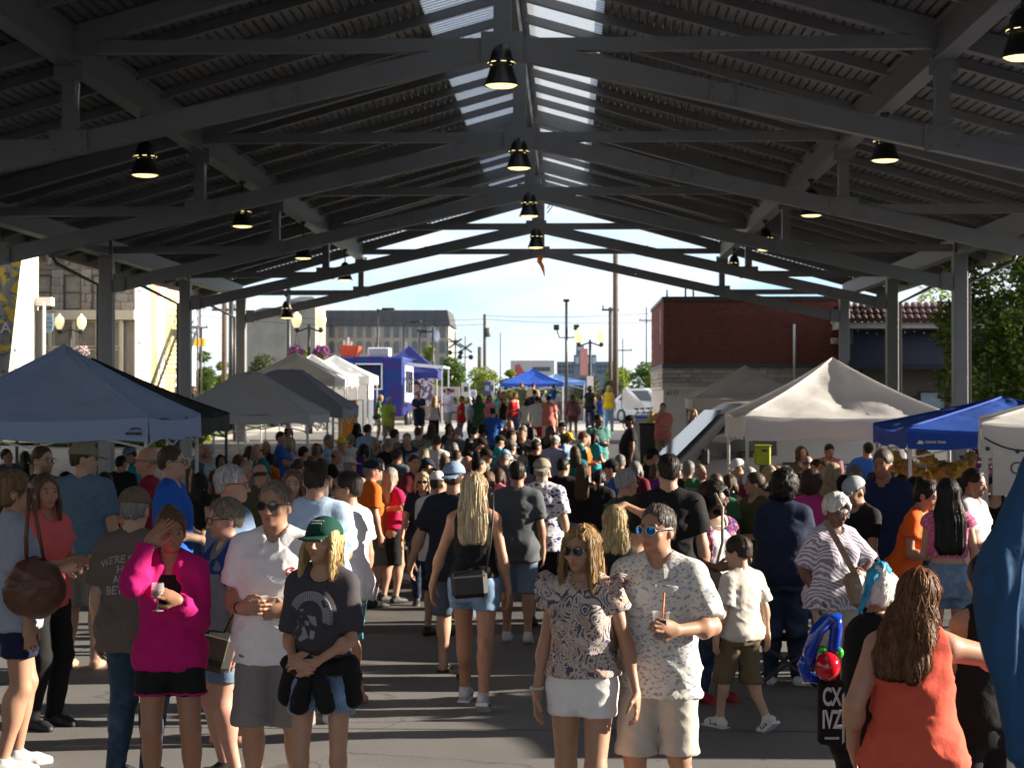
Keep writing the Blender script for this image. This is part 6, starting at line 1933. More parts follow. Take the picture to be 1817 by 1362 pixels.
# pale fin shaped banner beside the cars
p = at(1130, 730, 82)
fb_ = empty('fin_banner', (p.x - .1, 82, gz(82)), 0, 'pale fin shaped pop up banner beside the parked patrol car', 'banner')
P = []
for t in np.linspace(0, 1, 8):
 z = .7 + 1.05 * t; xl = -.45 + .1 * t - .25 * math.sin(t * 2.6); xr = .55 - .9 * t ** 1.2
 P.append([(xl + (xr - xl) * u, .04 * math.sin(5 * u + 3 * t), z) for u in np.linspace(0, 1, 6)])
link('banner_cloth', grid_mesh('fin', P), mat('banner_pale', (.52, .50, .50), .8), fb_)
MB().tube([(-.45, .03, 0), (-.62, .03, .9), (-.62, .03, 1.5)], .02, 6).build('pole', DARKM, fb_)
# bicycles on a rack
def bicycle(label, x, y, rz):
 o = empty('bicycle', (x, y, gz(y)), rz, label, 'bicycle', 'bicycles at the building corner')
 for k, wy_ in enumerate((-.52, .52)):
  ring = [(0, wy_ + .33 * math.cos(a), .34 + .33 * math.sin(a)) for a in np.linspace(0, 2 * PI, 25)]
  wl_ = MB().tube(ring, .022, 6, False).build('wheel', DARKM, o)
  s = MB()
  for a in np.linspace(0, PI, 7)[:-1]: s.tube([(0, wy_ + .32 * math.cos(a), .34 + .32 * math.sin(a)), (0, wy_ - .32 * math.cos(a), .34 - .32 * math.sin(a))], .004, 4)
  s.build('spokes', mat('spoke', (.4, .4, .4), .3, metal=.9), wl_)
 f = MB()
 for a, b in (((0, -.45, .85), (0, -.05, .30)), ((0, -.43, .78), (0, .22, .80)), ((0, .24, .92), (0, -.05, .30)), ((0, -.05, .30), (0, .52, .34)), ((0, .22, .80), (0, .52, .34)), ((0, -.41, .95), (0, -.52, .34))): f.tube([a, b], .02, 6)
 f.build('frame', POLE, o)
 MB().tube([(-.28, -.36, .98), (-.1, -.42, 1.0), (.1, -.42, 1.0), (.28, -.36, .98)], .016, 6).build('handlebar', POLE, o)
 MB().ball((0, .26, .95), (.07, .13, .035), 10, 6).build('saddle', DARKM, o)
 MB().tube([(-.12, -.05, .30), (.12, -.05, .30)], .05, 8).build('crank', DARKM, o)
p = at(1135, 0, 72)
for i in range(4):
 bicycle('dark bicycle parked by the building corner, %s from the left' % nm[i], p.x + .28 * i, 70 + .5 * i, R(62 + 9 * i))
# bins
def bin_(name, label, px, yt, yb, Z, w, col, bag=None):
 p = at(px, yt, Z); g = gz(Z); h = p.z - g
 o = empty(name, (p.x, Z, g), 0, label, 'bin')
 q = MB(); q.add([(-w * .42, -w * .42, 0), (w * .42, -w * .42, 0), (w * .42, w * .42, 0), (-w * .42, w * .42, 0), (-w / 2, -w / 2, h), (w / 2, -w / 2, h), (w / 2, w / 2, h), (-w / 2, w / 2, h)], [(3, 2, 1, 0), (0, 1, 5, 4), (1, 2, 6, 5), (2, 3, 7, 6), (3, 0, 4, 7), (4, 5, 6, 7)])
 q.build('bin_body', col, o)
 MB().box((0, 0, h + .01), (w + .06, w + .06, .06), bev=.02).build('rim', bag or col, o)
 return o
bin_('waste_bin', 'tall black waste bin at the corner of the brick building', 1150, 752, 800, 47, .50, DARKM)
o = bin_('recycling_bin', 'white recycling box with a blue top behind the black bin', 1135, 740, 790, 50, .46, TRW, mat('bin_blue', (.02, .06, .50), .5))
p = at(1157, 742, 49)
yb2 = empty('yellow_bag', (p.x, 49, p.z - .1), 0, 'yellow bag standing on top of the bins', 'bag')
MB().ball((0, 0, .08), (.12, .1, .16), 10, 8).build('bag_body', mat('bag_yellow', (.62, .45, .01), .6), yb2); MB().tube([(-.06, 0, .2), (0, 0, .3), (.06, 0, .2)], .012, 6).build('handle', mat('bag_yellow', (.62, .45, .01), .6), yb2)
# green box hung under the white canopy
p = at(1353, 808, 29.5)
gb_ = empty('green_cooler_box', (p.x, 29.5, p.z), 0, 'lime green box with a small black label under the white canopy', 'box')
MB().box((0, 0, 0), (.26, .2, .32), bev=.02).build('box_body', mat('lime', (.34, .40, .01), .5), gb_)
MB().box((.02, -.105, .09), (.09, .008, .04)).build('label', DARKM, gb_); MB().box((0, 0, .17), (.28, .22, .03), bev=.01).build('lid', mat('lime', (.34, .40, .01), .5), gb_)
MB().box((0, 0, -.16 - (p.z - gz(29.5) - .16) / 2), (.1, .1, p.z - gz(29.5) - .17)).build('stand', DARKM, gb_)
# paper flower garland under the blue canopy
gl = empty('flower_garland', at(1660, 830, 22.6), 0, 'swag of yellow paper flowers hanging under the blue canopy', 'garland')
YEL = [translucent('paper_yellow', (.85, .66, .16), .6, .8), translucent('paper_gold', (.88, .58, .24), .6, .8)]
r = np.random.default_rng(2)
path = [(1585, 812), (1592, 825), (1602, 838), (1616, 826), (1622, 835), (1636, 806), (1645, 812), (1652, 822), (1668, 828), (1678, 838), (1688, 832), (1696, 842), (1706, 826), (1716, 822), (1722, 812), (1606, 826), (1660, 838), (1641, 846), (1690, 846), (1675, 852), (1630, 842), (1610, 842)]
for i, (px, py) in enumerate(path):
 c = at(px, py, 22.5 + .1 * (i % 3)) - Vector(gl.location)
 n = 46; d = r.normal(size=(n, 3)); d /= np.linalg.norm(d, axis=1, keepdims=True)
 rad = .072 + .02 * r.random()
 v, q = leaves(np.array(c) + d * rad * .7, rad * 1.5, r, .9, 0)
 link('paper_flower', mesh_np('paper_flower', v, q, False), YEL[i % 2], gl)
p = at(1745, 825, 23.6)
mb = empty('floral_display', (p.x, p.y, p.z), 0, 'purple and pink flower display behind the yellow garland', 'flowers')
for k, mm in enumerate(FLW):
 v, q = leaves(crown_pts([(0, 0, 0, .27, .8)], 120, r), .09, r, .8); tag(link('flowers', mesh_np('flowers', v, q, False), mm, mb), kind='stuff')
v, q = leaves(crown_pts([(.12, -.05, -.25, .16, .7)], 120, r), .10, r, .5); link('foliage', mesh_np('foliage', v, q, False), LG[1], mb)
MB().lathe([(.12, -.9), (.16, -.4), (.18, -.25)], n=12).build('vase', WOODW, mb); MB().box((0, 0, -1.2), (.5, .4, .6)).build('stand', DARKM, mb)
# stall tables and dark goods under the canopies
TBL = mat('table_top', (.30, .27, .23), .6)
def table(label, x, y, w, d, h=.74, rz=0.0, clothm=None):
 o = empty('stall_table', (x, y, gz(y)), rz, label, 'table', 'stall tables')
 MB().box((0, 0, h), (w, d, .035), bev=.008).build('table_top', TBL, o)
 for sx in (-1, 1):
  for sy in (-1, 1): MB().tube([(sx * (w / 2 - .06), sy * (d / 2 - .06), 0), (sx * (w / 2 - .06), sy * (d / 2 - .06), h - .02)], .016, 6).build('leg', LEGD, o)
 if clothm:
  P = np.array([[(x_ * (w / 2 + .01), -(d / 2 + .012) - .015 * math.sin(x_ * 14), z) for z in np.linspace(.04, h + .02, 4)] for x_ in np.linspace(-1, 1, 24)])
  link('table_skirt', grid_mesh('skirt', P), clothm, o)
 return o
table('stall table with a black cloth under the pale blue canopy', -6.8, 22.6, 2.4, .75, clothm=cloth((.01, .01, .011)))
table('stall table with a brown cloth under the wide grey canopy', -6.9, 36.6, 2.4, .75, clothm=cloth((.12, .06, .03)))
table('stall table with a dark cloth under the white canopy', 4.2, 26.2, 2.2, .7, clothm=cloth((.02, .02, .025)))
table('stall table with a wooden front under the blue canopy', 5.9, 22.9, 2.3, .7, clothm=mat('plank_front', (.20, .15, .10), .8, var=.4, scale=12, stretch=(8, 8, .5)))
table('white stall table standing in the crowd beside the teal shirted man', at(1110, 0, 27).x, 27, 1.3, .6, .95, R(-12), cloth((.62, .62, .64)))
p = at(1098, 822, 26.7)
bx_ = empty('blue_carton', (p.x, 26.7, gz(26.7) + .97), R(20), 'blue and white open carton on the white table in the crowd', 'carton')
MB().box((0, 0, .06), (.42, .3, .12), bev=.008).build('carton_body', mat('carton_blue', (.03, .05, .42), .5), bx_)
MB().box((.29, -.05, .11), (.22, .3, .01), rot=(0, .3, 0)).build('flap', TRW, bx_)
# far notice boards behind the walkers
for i, (px, py, wd, hh, c, lab) in enumerate(((826, 692, .42, .75, (.55, .54, .52), 'pale poster board with a small dark picture behind the walkers'), (864, 690, .42, .75, (.04, .05, .12), 'dark navy poster board behind the walkers'), (872, 690, .30, .85, (.50, .52, .62), 'pale blue roll up banner beside the navy board'), (839, 700, .34, .5, (.55, .60, .72), 'small round pale blue board behind the walkers'), (795, 695, 1.2, .5, (.45, .38, .36), 'low pale fabric screen under the round tree'))):
 Z = 86 + .3 * i; p = at(px, py, Z)
 o = empty('poster_board', (p.x, Z, gz(Z)), 0, lab, 'board', 'poster boards')
 z = p.z - gz(Z)
 MB().box((0, 0, z), (wd, .04, hh), bev=.01).build('board', mat('board_%d' % i, c, .7), o)
 MB().box((.02, -.025, z + .05), (wd * .5, .008, hh * .35)).build('printed_picture', mat('board_print_%d' % (i % 2), ((.05, .05, .06), (.30, .32, .40))[i % 2], .7), o)
 for s in (-1, 1): MB().tube([(s * wd * .4, .02, 0), (s * wd * .4, .02, z - hh / 2 + .02)], .015, 6).build('leg', LEGD, o)
# clothes rail with a yellow cloth beside the white canopies
p = at(617, 760, 56)
rk = empty('clothes_rack', (p.x, 56, gz(56)), 0, 'rack with a long orange cloth hanging beside the white canopy', 'rack')
MB().tube([(-.5, 0, 0), (-.5, 0, 1.6), (.5, 0, 1.6), (.5, 0, 0)], .02, 6).build('rail', LEGD, rk)
P = np.array([[(x, .05 * math.sin(x * 30), z) for z in np.linspace(.25, 1.6, 5)] for x in np.linspace(-.32, .28, 24)])
link('hanging_cloth', grid_mesh('cloth', P), translucent('orange_drape', (.62, .26, .04), .4), rk)
# folding chair and its blue bag in the right foreground
p = at(1392, 1180, 14.0)
fc = empty('folding_chair', (p.x, 14.0, gz(14)), 0, 'black folding camp chair frame with crossed legs on the floor', 'chair')
c = MB()
for a, b in (((-.26, -.22, .42), (.26, .22, 0)), ((.26, -.22, .42), (-.26, .22, 0)), ((-.26, .22, .42), (.26, -.22, 0)), ((.26, .22, .42), (-.26, -.22, 0)), ((-.26, -.22, .02), (.26, -.22, .40)), ((.26, -.22, .02), (-.26, -.22, .40))): c.tube([a, b], .011, 6)
c.build('crossed_leg', DARKM, fc)
MB().add([(-.27, -.22, .42), (.27, -.22, .42), (.27, .22, .40), (-.27, .22, .40), (0, 0, .36)], [(0, 1, 4), (1, 2, 4), (2, 3, 4), (3, 0, 4)]).build('seat', cloth((.015, .016, .02)), fc)
for sx in (-1, 1): MB().tube([(sx * .26, .22, 0), (sx * .26, .24, .85)], .011, 6).build('back_post', DARKM, fc)
MB().box((0, .24, .68), (.52, .02, .34), bev=.008).build('backrest', cloth((.02, .10, .26)), fc)
# ------------------------------------------------------------------ people: wardrobe
LT, TN, MD, DK, BR = (.47, .29, .20), (.41, .225, .145), (.44, .255, .17), (.085, .045, .030), (.17, .085, .05)
HB, HD, HBL, HGY, HWH, HBR, HDB, HAU = (.055, .032, .018), (.010, .008, .007), (.36, .25, .12), (.17, .165, .16), (.42, .41, .40), (.11, .065, .035), (.19, .12, .06), (.10, .040, .018)
BLACKC, NAVY, WHITE = cloth((.009, .009, .010)), cloth((.012, .018, .045)), cloth((.72, .71, .70))
GLB = (mat('frame_black', (.012, .012, .012), .3), glass('lens_dark', (.005, .005, .007), .04), 1)
GLN = (mat('frame_black', (.012, .012, .012), .3), None)
def clear_lens():
 m = bpy.data.materials.new('lens_clear'); MATS['lens_clear'] = m
 t, b, L = nt(m); b.inputs['Base Color'].default_value = (.8, .8, .8, 1); b.inputs['Alpha'].default_value = .12; b.inputs['Roughness'].default_value = .05
 return m
GLC = (GLB[0], clear_lens())
GLM = (mat('frame_silver', (.45, .45, .47), .3, metal=.8), mat('lens_blue', (.02, .22, .62), .08, metal=.85), 1)
DEN, DEND, DENL = denim((.045, .085, .17), 'denim'), denim((.012, .022, .05), 'denim_dark'), denim((.13, .20, .30), 'denim_light')
SHW = mat('shoe_white', (.62, .62, .61), .6); SHB = mat('shoe_black', (.012, .012, .013), .6); SHR = mat('shoe_red', (.30, .02, .02), .6)
TEE = dict(sleeve=.62, hem=.80, loose=.014)
WTEE = dict(sleeve=.50, hem=.84, loose=.010)
TANK = dict(sleeve=0, hem=.92, loose=.004, neck='scoop')
SH = dict(kind='shorts', hem=.50, flare=.028)
SHS = dict(kind='shorts', hem=.72, flare=.018)
PT = dict(kind='pants')
FINE = .0066
def decal(o, target, src, cx, cz, size, m, back=False, name='print', sx=1.0, arc=0.0):
 """flat print laid on the cloth: src is a mesh or a list of polygons in metres"""
 me = o[target].data
 bv = BVHTree.FromPolygons([v.co[:] for v in me.vertices], [p.vertices[:] for p in me.polygons])
 if isinstance(src, list):
  vs, fs = [], []
  for poly in src:
   b = len(vs); vs += list(poly); fs.append(tuple(range(b, b + len(poly))))
 else:
  vs = [(v.co.x, v.co.y) for v in src.vertices]; fs = [tuple(p.vertices) for p in src.polygons]
 out = []; dr = Vector((0, -1 if back else 1, 0))
 for x, y in vs:
  X, Z = cx + (-1 if back else 1) * x * size * sx, cz + y * size + arc * (x * size) ** 2
  h = bv.ray_cast(Vector((X, 1 if back else -1, Z)), dr)
  if h[0] is None: h = (Vector((X, .1 if back else -.12, Z)), -dr)
  out.append(h[0] - dr * .004)
 me2 = bpy.data.meshes.new(name); me2.from_pydata(out, [], fs); me2.update()
 return link(name, me2, m, o[target])
def carry(name, label, cat, loc, mb_parts, rz=0.0):
 e = empty(name, loc, rz, label, cat)
 for nm_, mb, m in mb_parts: mb.build(nm_, m, e)
 return e
AMB = mat('beer_amber', (.42, .17, .02), .08, spec=.8, var=.05)
CLR = mat('clear_plastic', (.60, .60, .60), .08, spec=.8); CLR.node_tree.nodes['Principled BSDF'].inputs['Alpha'].default_value = .35
def cup(label, loc, drink, h=.12, r=.04, full=.75, straw=None, name='plastic_cup'):
 ps = [('cup_wall', MB().lathe([(r * .75, 0), (r, h), (r * 1.06, h), (r * 1.04, h + .006)], n=18), CLR), ('drink', MB().lathe([(0, .003), (r * .72, .003), (r * (.72 + .22 * full), h * full), (0, h * full)], n=18), drink)]
 if straw: ps.append(('straw', MB().tube([(0, 0, .01), (.015, -.01, h + .10)], .005, 6), straw))
 return carry(name, label, 'cup', Vector(loc) - Vector((0, 0, h * .45)), ps)
def strap(pts, w, m, parent, name='strap', th=.006):
 mb = MB(); pts = [Vector(p) for p in pts]
 for a, b in zip(pts[:-1], pts[1:]): mb.tube([a, b], w, 6)
 return mb.build(name, m, parent)
PP = {}
# ------------------------------------------------------------------ the couple in front
o = PP['cw'] = person('woman with sunglasses in a paisley ruffled blouse and white shorts, holding the hand of a man', 1032, 935, 8.6, -14, sp=dict(sex='f', head=(-14, 0, 0), armR='down', armL=(V(.30, -.02, .86), V(.3, 1, .1), V(.1, -.15, -1), V(-1, 0, 0), .5), legL=(.10, -.16, 0, 0), legR=(-.09, .14, .02, 0, 12), girth=.98, bust=1.08),
 tone=TN, hair=('long', .24, .095, .22), hc=(.25, .155, .07), top=dict(sleeve=.34, flare=.026, hem=.975, loose=.022, neck='crew', amp=.006, collar=1), topm=cloth2('paisley_print', 'paisley', (.085, .085, .14), (.52, .44, .39), (.42, .28, .23), 14),
 bot=dict(kind='shorts', hem=.765, flare=.008, waist=1.06), botm=cloth((.78, .76, .75)), glass_=GLB, res=FINE, strands=1200, seed=3)
r = random.Random(4)
J = o['J']
for s, sx in (('L', 1), ('R', -1)):      # ruffles at the shoulder
 c = J['S' + s]; P = []
 for i in range(30):
  a = -1.9 + 3.8 * i / 29
  dy, dz = math.sin(a) * .088, math.cos(a) * .082
  w = .030 + .010 * math.sin(i * 2.2)
  P.append([c + V(sx * (.006 + .004 * math.sin(i * 2.2)), dy * .9, dz * .9 + .012), c + V(sx * (.03 + w), dy * 1.22, dz * 1.2 + .012 + .006 * math.cos(i * 2.2)), c + V(sx * (.052 + w), dy * 1.32, dz * 1.22 + .004 * math.sin(i * 2))])
 link('ruffle', grid_mesh('ruffle', P), MATS['paisley_print'], o['top'])
P = []
for i in range(49):
 a = 2 * PI * i / 48; k = .008 * math.sin(i * 1.9)
 P.append([app(J['U'], V(math.sin(a) * .068, .016 - math.cos(a) * .068, 1.465 - .03 * max(math.cos(a), 0))), app(J['U'], V(math.sin(a) * (.078 + k), .016 - math.cos(a) * (.080 + k), 1.495 - .03 * max(math.cos(a), 0)))])
link('neck_ruffle', grid_mesh('ruffle', P), MATS['paisley_print'], o['top'])
W_ = J['WR']; MB().tube([W_ + V(.034 * math.cos(a), .034 * math.sin(a), .015) for a in np.linspace(0, 2 * PI, 17)], .008, 6).build('wristband', mat('watch_pale', (.5, .5, .48), .4), o['body'])
o = PP['cm'] = person('man in mirrored blue sunglasses and a pale leaf print shirt, holding a cup with orange straw', 1166, 897, 8.75, -12, sp=dict(sex='m', head=(-26, 0, 0), armL=(V(.13, -.27, 1.16), V(.9, .3, -1), V(-.55, -.6, .25), V(-.5, .4, -.1), .85), armR=(V(-.29, -.02, .88), V(-.3, 1, .1), V(-.1, -.15, -1), V(1, 0, 0), .5), legL=(.12, .08, .02, 5, 8), legR=(-.11, -.10, 0, -6), girth=1.01, face=1.03),
 tone=TN, hair=('short', .1, 0, 0, .010), hc=(.085, .075, .068), top=dict(sleeve=.86, hem=.795, loose=.022, neck='v', vdeep=1.40, collar=1, amp=.007, flare=.020), topm=cloth2('leaf_print', 'leaf', (.66, .66, .63), (.30, .34, .42), (.42, .42, .38), 32),
 bot=dict(kind='shorts', hem=.525, flare=.028), botm=cloth((.50, .465, .41)), glass_=GLM, res=FINE, strands=1500, seed=5)
pl = MB()
for i in range(7):
 z = 1.36 - i * .085
 pl.ball((.0, -.30, z), .006, 6, 4)
me = o['top'].data; bv = BVHTree.FromPolygons([v.co[:] for v in me.vertices], [p.vertices[:] for p in me.polygons])
for i in range(6):
 h = bv.ray_cast(Vector((.004, -1, 1.36 - i * .088)), Vector((0, 1, 0)))
 if h[0]: MB().ball(h[0] - Vector((0, .002, 0)), .0055, 8, 5).build('button', WHITE, o['top'])
cup('clear plastic cup of dark drink with an orange straw held by the leaf shirt man', hand_pos(o, 'L', .07, .035), mat('drink_dark', (.05, .02, .012), .1), .13, .042, .55, mat('straw_orange', (.70, .20, .05), .5))
e = bpy.data.objects['plastic_cup']; MB().box((.0, -.042, .075), (.045, .004, .045)).build('label', mat('label_dark', (.05, .055, .07), .6), e)
# thin black lead hanging at the woman's side
p = at(1062, 1180, 8.7)
mb = MB().tube([(0, 0, 0), (.005, 0, -.2), (-.002, .01, -.45), (.0, .0, -.8 + .0)], .006, 6)
tag(mb.build('black_cord', SHB, None, loc=(p.x, p.y, p.z)), 'thin black cord hanging down beside the legs of the white shorts woman', 'cord')
# ------------------------------------------------------------------ left foreground
o = PP['pw'] = person('woman in a bright pink zip hoodie and black running shorts shading her eyes with one hand', 304, 905, 9.42, 8, sp=dict(sex='f', head=(14, 6, 0), armR=(V(-.10, -.20, 1.585), V(-.35, -.1, -1), V(.60, .02, .65), V(.1, .8, -.5), .12), armL=(V(.07, -.25, 1.26), V(.3, .5, -1), V(-.75, -.35, .4), V(-.5, .5, -.2), .7), legL=(.14, -.05, 0, 15), legR=(-.10, .02, 0, -4), girth=1.02),
 tone=(.34, .165, .10), hair=('bun',), hc=(.10, .060, .032), top=dict(sleeve=0, hem=.90, loose=.0, ease=.007, neck='scoop', name='black_top'), topm=BLACKC, top2=dict(sleeve=1.93, hem=.84, loose=.012, ease=.017, neck='v', vdeep=1.32, open=(1.49, 1.06, .115, .04), flare=.010, amp=.008, name='zip_hoodie', bulk=[((0, .115, 1.43), (.11, .05, .06))]), top2m=cloth((.45, .007, .14)),
 bot=dict(kind='shorts', hem=.70, flare=.036, waist=1.0, ease=.004), botm=BLACKC, res=FINE, strands=350, seed=7, shoe=SHB)
PNK = MATS['cloth_0.450_0.007_0.140']
for s, sx in (('L', 1), ('R', -1)):
 h, K = o['J']['h' + s], o['J']['K' + s]
 ring = []
 me = o['bot'].data; vv = [v.co for v in me.vertices if abs(v.co.z - .71) < .008 and v.co.x * sx > .005]
 if len(vv) > 8:
  c = sum(vv, Vector()) / len(vv); vv.sort(key=lambda q: math.atan2(q.y - c.y, q.x - c.x))
  MB().tube([q + (q - c).normalized() * .002 for q in vv[::2]] + [vv[0], vv[2]], .006, 5, False).build('hem_trim', PNK, o['bot'])
W_ = o['J']['WR']; E_ = o['J']['ER']; d = nrm(W_ - E_)
MB().tube([W_ - d * .02, W_ - d * .055], .043, 12).build('cuff', mat('cuff_white', (.66, .62, .62), .8), o['top2'])
gp = hand_pos(o, 'L', .07, .035)
carry('wine_glass', 'small stemmed tasting glass of dark wine held by the pink hoodie woman', 'glass', gp - Vector((.03, .03, .07)), [('bowl', MB().lathe([(.006, .06), (.03, .08), (.036, .11), (.031, .15)], n=16), CLR), ('wine', MB().lathe([(0, .066), (.028, .082), (.033, .105), (0, .105)], n=16), mat('wine_dark', (.05, .006, .01), .1)), ('stem', MB().lathe([(.032, 0), (.03, .004), (.005, .01), (.005, .06)], n=14), CLR)])
o = PP['polo'] = person('man in dark round sunglasses, white polo shirt and grey shorts holding a cup of beer', 488, 856, 9.5, -4, sp=dict(sex='m', head=(-10, 0, 0), armR=(V(-.12, -.25, 1.11), V(-.5, .5, -1), V(.75, -.5, .1), V(.4, .6, 0), .6), armL=(V(.12, -.24, 1.10), V(.5, .5, -1), V(-.85, -.4, .05), V(-.3, .6, 0), .75), legL=(.13, -.02, 0, 8), legR=(-.12, .0, 0, -8), girth=1.08, belly=.02),
 tone=TN, hair=('short', .1, 0, 0, .012), hc=(.19, .15, .11), top=dict(sleeve=.72, hem=.80, loose=.022, neck='v', vdeep=1.40, collar=1, amp=.0065, flare=.022), topm=cloth((.80, .80, .82)), bot=dict(kind='shorts', hem=.49, flare=.036), botm=cloth((.215, .20, .195)), glass_=GLB, res=FINE, strands=1500, seed=9, shoe=SHW)
RED = mat('print_red', (.42, .015, .05), .8)
ring = lambda r0, r1, a0, a1, cx=0, cy=0, n=12: [[(cx + r0 * math.cos(a), cy + r0 * math.sin(a)), (cx + r1 * math.cos(a), cy + r1 * math.sin(a)), (cx + r1 * math.cos(b), cy + r1 * math.sin(b)), (cx + r0 * math.cos(b), cy + r0 * math.sin(b))] for a, b in zip(np.linspace(a0, a1, n)[:-1], np.linspace(a0, a1, n)[1:])]
decal(o, 'top', ring(.018, .026, .6, 5.6) + ring(.006, .015, 3, 8), .115, 1.29, 1.0, RED, name='logo')
decal(o, 'top', [[(0, 0), (.03, 0), (.03, .006), (0, .006)], [(0, .010), (.022, .010), (.022, .016), (0, .016)]], .15, 1.285, 1.0, mat('print_navy', (.02, .03, .10), .8), name='logo')
cup('clear plastic cup of amber beer held at the waist of the white polo man', hand_pos(o, 'L', .085, .04), AMB, .125, .044, .8)
W_ = o['J']['WR']; d = nrm(o['J']['ER'] - W_); MB().tube([W_ + d * .02, W_ + d * .035], .036, 12).build('bracelet', SHB, o['body'])
o = PP['girl'] = person('teenage girl in a dark green cap and charcoal helmet print tee with frayed denim shorts', 574, 922, 8.7, -8, sp=dict(sex='f', head=(-14, -8, 0), armR=(V(-.10, -.20, 1.04), V(-.4, .6, -.8), V(.6, -.6, -.25), V(.4, .5, 0), .5), armL=(V(.04, -.25, 1.04), V(.6, .5, -.6), V(-.95, -.1, .0), V(0, .6, -.4), .5), girth=.85, sw=.138, bust=.75, legr=.84, legL=(.11, .0, 0, 6), legR=(-.09, -.04, 0, -4), face=.95),
 tone=(.46, .25, .16), hair=('long', .16, .085, .17), hc=(.42, .29, .13), top=dict(sleeve=.86, hem=.95, loose=.016, neck='crew', amp=.0065, flare=.016), topm=cloth((.052, .048, .056)), bot=dict(kind='shorts', hem=.76, flare=.03, waist=1.03), botm=denim((.11, .17, .27), 'denim_frayed'), cap='cap', capm=cloth((.004, .050, .036)), res=FINE, strands=1100, seed=11)
PG = mat('print_silver', (.26, .26, .29), .8)
cr_ = []
for i in range(25):
 a0 = 2.75 - i * .125
 cr_.append([(.010 + .075 * math.cos(a0), .02 + .082 * math.sin(a0)), (.010 + .118 * math.cos(a0), .02 + .128 * math.sin(a0)), (.010 + .118 * math.cos(a0 - .095), .02 + .128 * math.sin(a0 - .095)), (.010 + .075 * math.cos(a0 - .095), .02 + .082 * math.sin(a0 - .095))])
cr_ += ring(.122, .127, 2.75, -.35, .010, .022, 22)
cr_ += [[(-.070, -.02), (-.045, .055), (-.02, .062), (-.035, .01), (-.030, -.03)], [(-.060, -.03), (-.02, -.035), (.0, -.09), (-.045, -.115), (-.085, -.10), (-.08, -.06)], [(.0, .03), (.045, .02), (.05, -.03), (.02, -.02)], [(.012, -.05), (.04, -.06), (.03, -.10), (.005, -.095)], [(-.015, .0), (.01, -.005), (.005, -.03), (-.015, -.025)]]
decal(o, 'top', cr_, -.045, 1.235, 1.0, PG, name='helmet_print')
bvm = o['cap'].data; bv = BVHTree.FromPolygons([v.co[:] for v in bvm.vertices], [p.vertices[:] for p in bvm.polygons])
H = Matrix(o['J']['H'].tolist()); mbx = MB()
for row, (z, n_) in enumerate(((1.738, 7), (1.724, 6))):
 for i in range(n_):
  a = (i - (n_ - 1) / 2) * .0105
  d0 = H @ Vector((a, -.4, z)); d1 = (H.to_3x3() @ Vector((0, 1, 0)))
  h = bv.ray_cast(d0, d1)
  if h[0]: mbx.box(h[0] - d1 * .001, (.0075, .003, .009))
tag(mbx.build('cap_lettering', WHITE, o['cap']), kind='stuff')
gj = Grid(FINE)      # black jacket knotted round the waist
s_ = torso_secs(dict(sex='f', girth=.90), .035); a_ = np.array(s_)
gj.loft([(.86, a_[0, 1] + .01, a_[0, 2] + .01, .012), (.93, a_[1, 1] * 1.0, a_[1, 2], .016), (1.0, .178, .138, .008), (1.035, .168, .128, .006)], None, .02, [(V(0, -.06, .9), V(0, -1, -.35))])
for sx in (-1, 1):
 gj.rc(V(sx * .165, -.05, 1.0), V(sx * .02, -.165, .985), .04, .03, .02)
 gj.rc(V(sx * .02, -.175, .98), V(sx * .075, -.175, .80), .034, .042, .015)
 gj.rc(V(sx * .15, .0, .98), V(sx * .175, -.03, .82), .05, .05, .03)
v, q = gj.run(); v = folds(v, q, .007, 4)
link('tied_jacket', lighter(mesh_np('tied_jacket', v, q), .4), BLACKC, o['body'])
fr = MB(); rr = random.Random(3)
for s, sx in (('L', 1), ('R', -1)):
 vv = [v.co for v in o['bot'].data.vertices if abs(v.co.z - .765) < .006 and v.co.x * sx > .0]
 for k in range(110):
  q = rr.choice(vv); fr.tube([q + Vector((0, 0, .006)), q + Vector((rr.uniform(-.006, .006), rr.uniform(-.006, .006), -rr.uniform(.008, .032)))], .0016, 3)
tag(fr.build('frayed_hem', cloth((.50, .55, .60)), o['bot']), kind='stuff')
hp = hand_pos(o, 'R', .09, .02)
carry('phone', 'black phone held in both hands by the girl in the green cap', 'phone', hp, [('phone_body', MB().box((0, 0, 0), (.075, .012, .145), rot=(.5, .9, .3), bev=.004), SHB), ('screen', MB().box((-.003, -.007, .003), (.066, .002, .13), rot=(.5, .9, .3)), GLD)])
o = PP['brown'] = person('man seen from behind in a brown slogan tee, washed brown cap and jeans', 240, 868, 10.25, 168, sp=dict(sex='m', head=(8, 2, 0), girth=1.12, armL='down', armR='belly'), tone=LT, hair=('short',), hc=HGY, top=dict(sleeve=.82, hem=.80, loose=.025, amp=.007, flare=.022), topm=cloth2('brown_tee', 'heather', (.125, .098, .088), (.15, .12, .108)), bot=PT, botm=denim((.025, .05, .085), 'denim_mid'), cap='cap', capm=cloth2('cap_brown', 'heather', (.11, .085, .06), (.17, .135, .10)), res=FINE, strands=500, seed=13, shoe=SHB)
PR = mat('print_pale', (.36, .345, .33), .85)
for tx, z, sz, xx in (("WE'RE STILL", 1.345, .062, 0), ('HERE', 1.285, .062, -.03), ('AND', 1.225, .062, 0), ('BETTER', 1.160, .072, .0)):
 decal(o, 'top', text_mesh(tx, 1.0, bold=.015), xx, z, sz, PR, back=True, name='slogan', arc=-1.6 if tx[0] == 'W' else -.6)
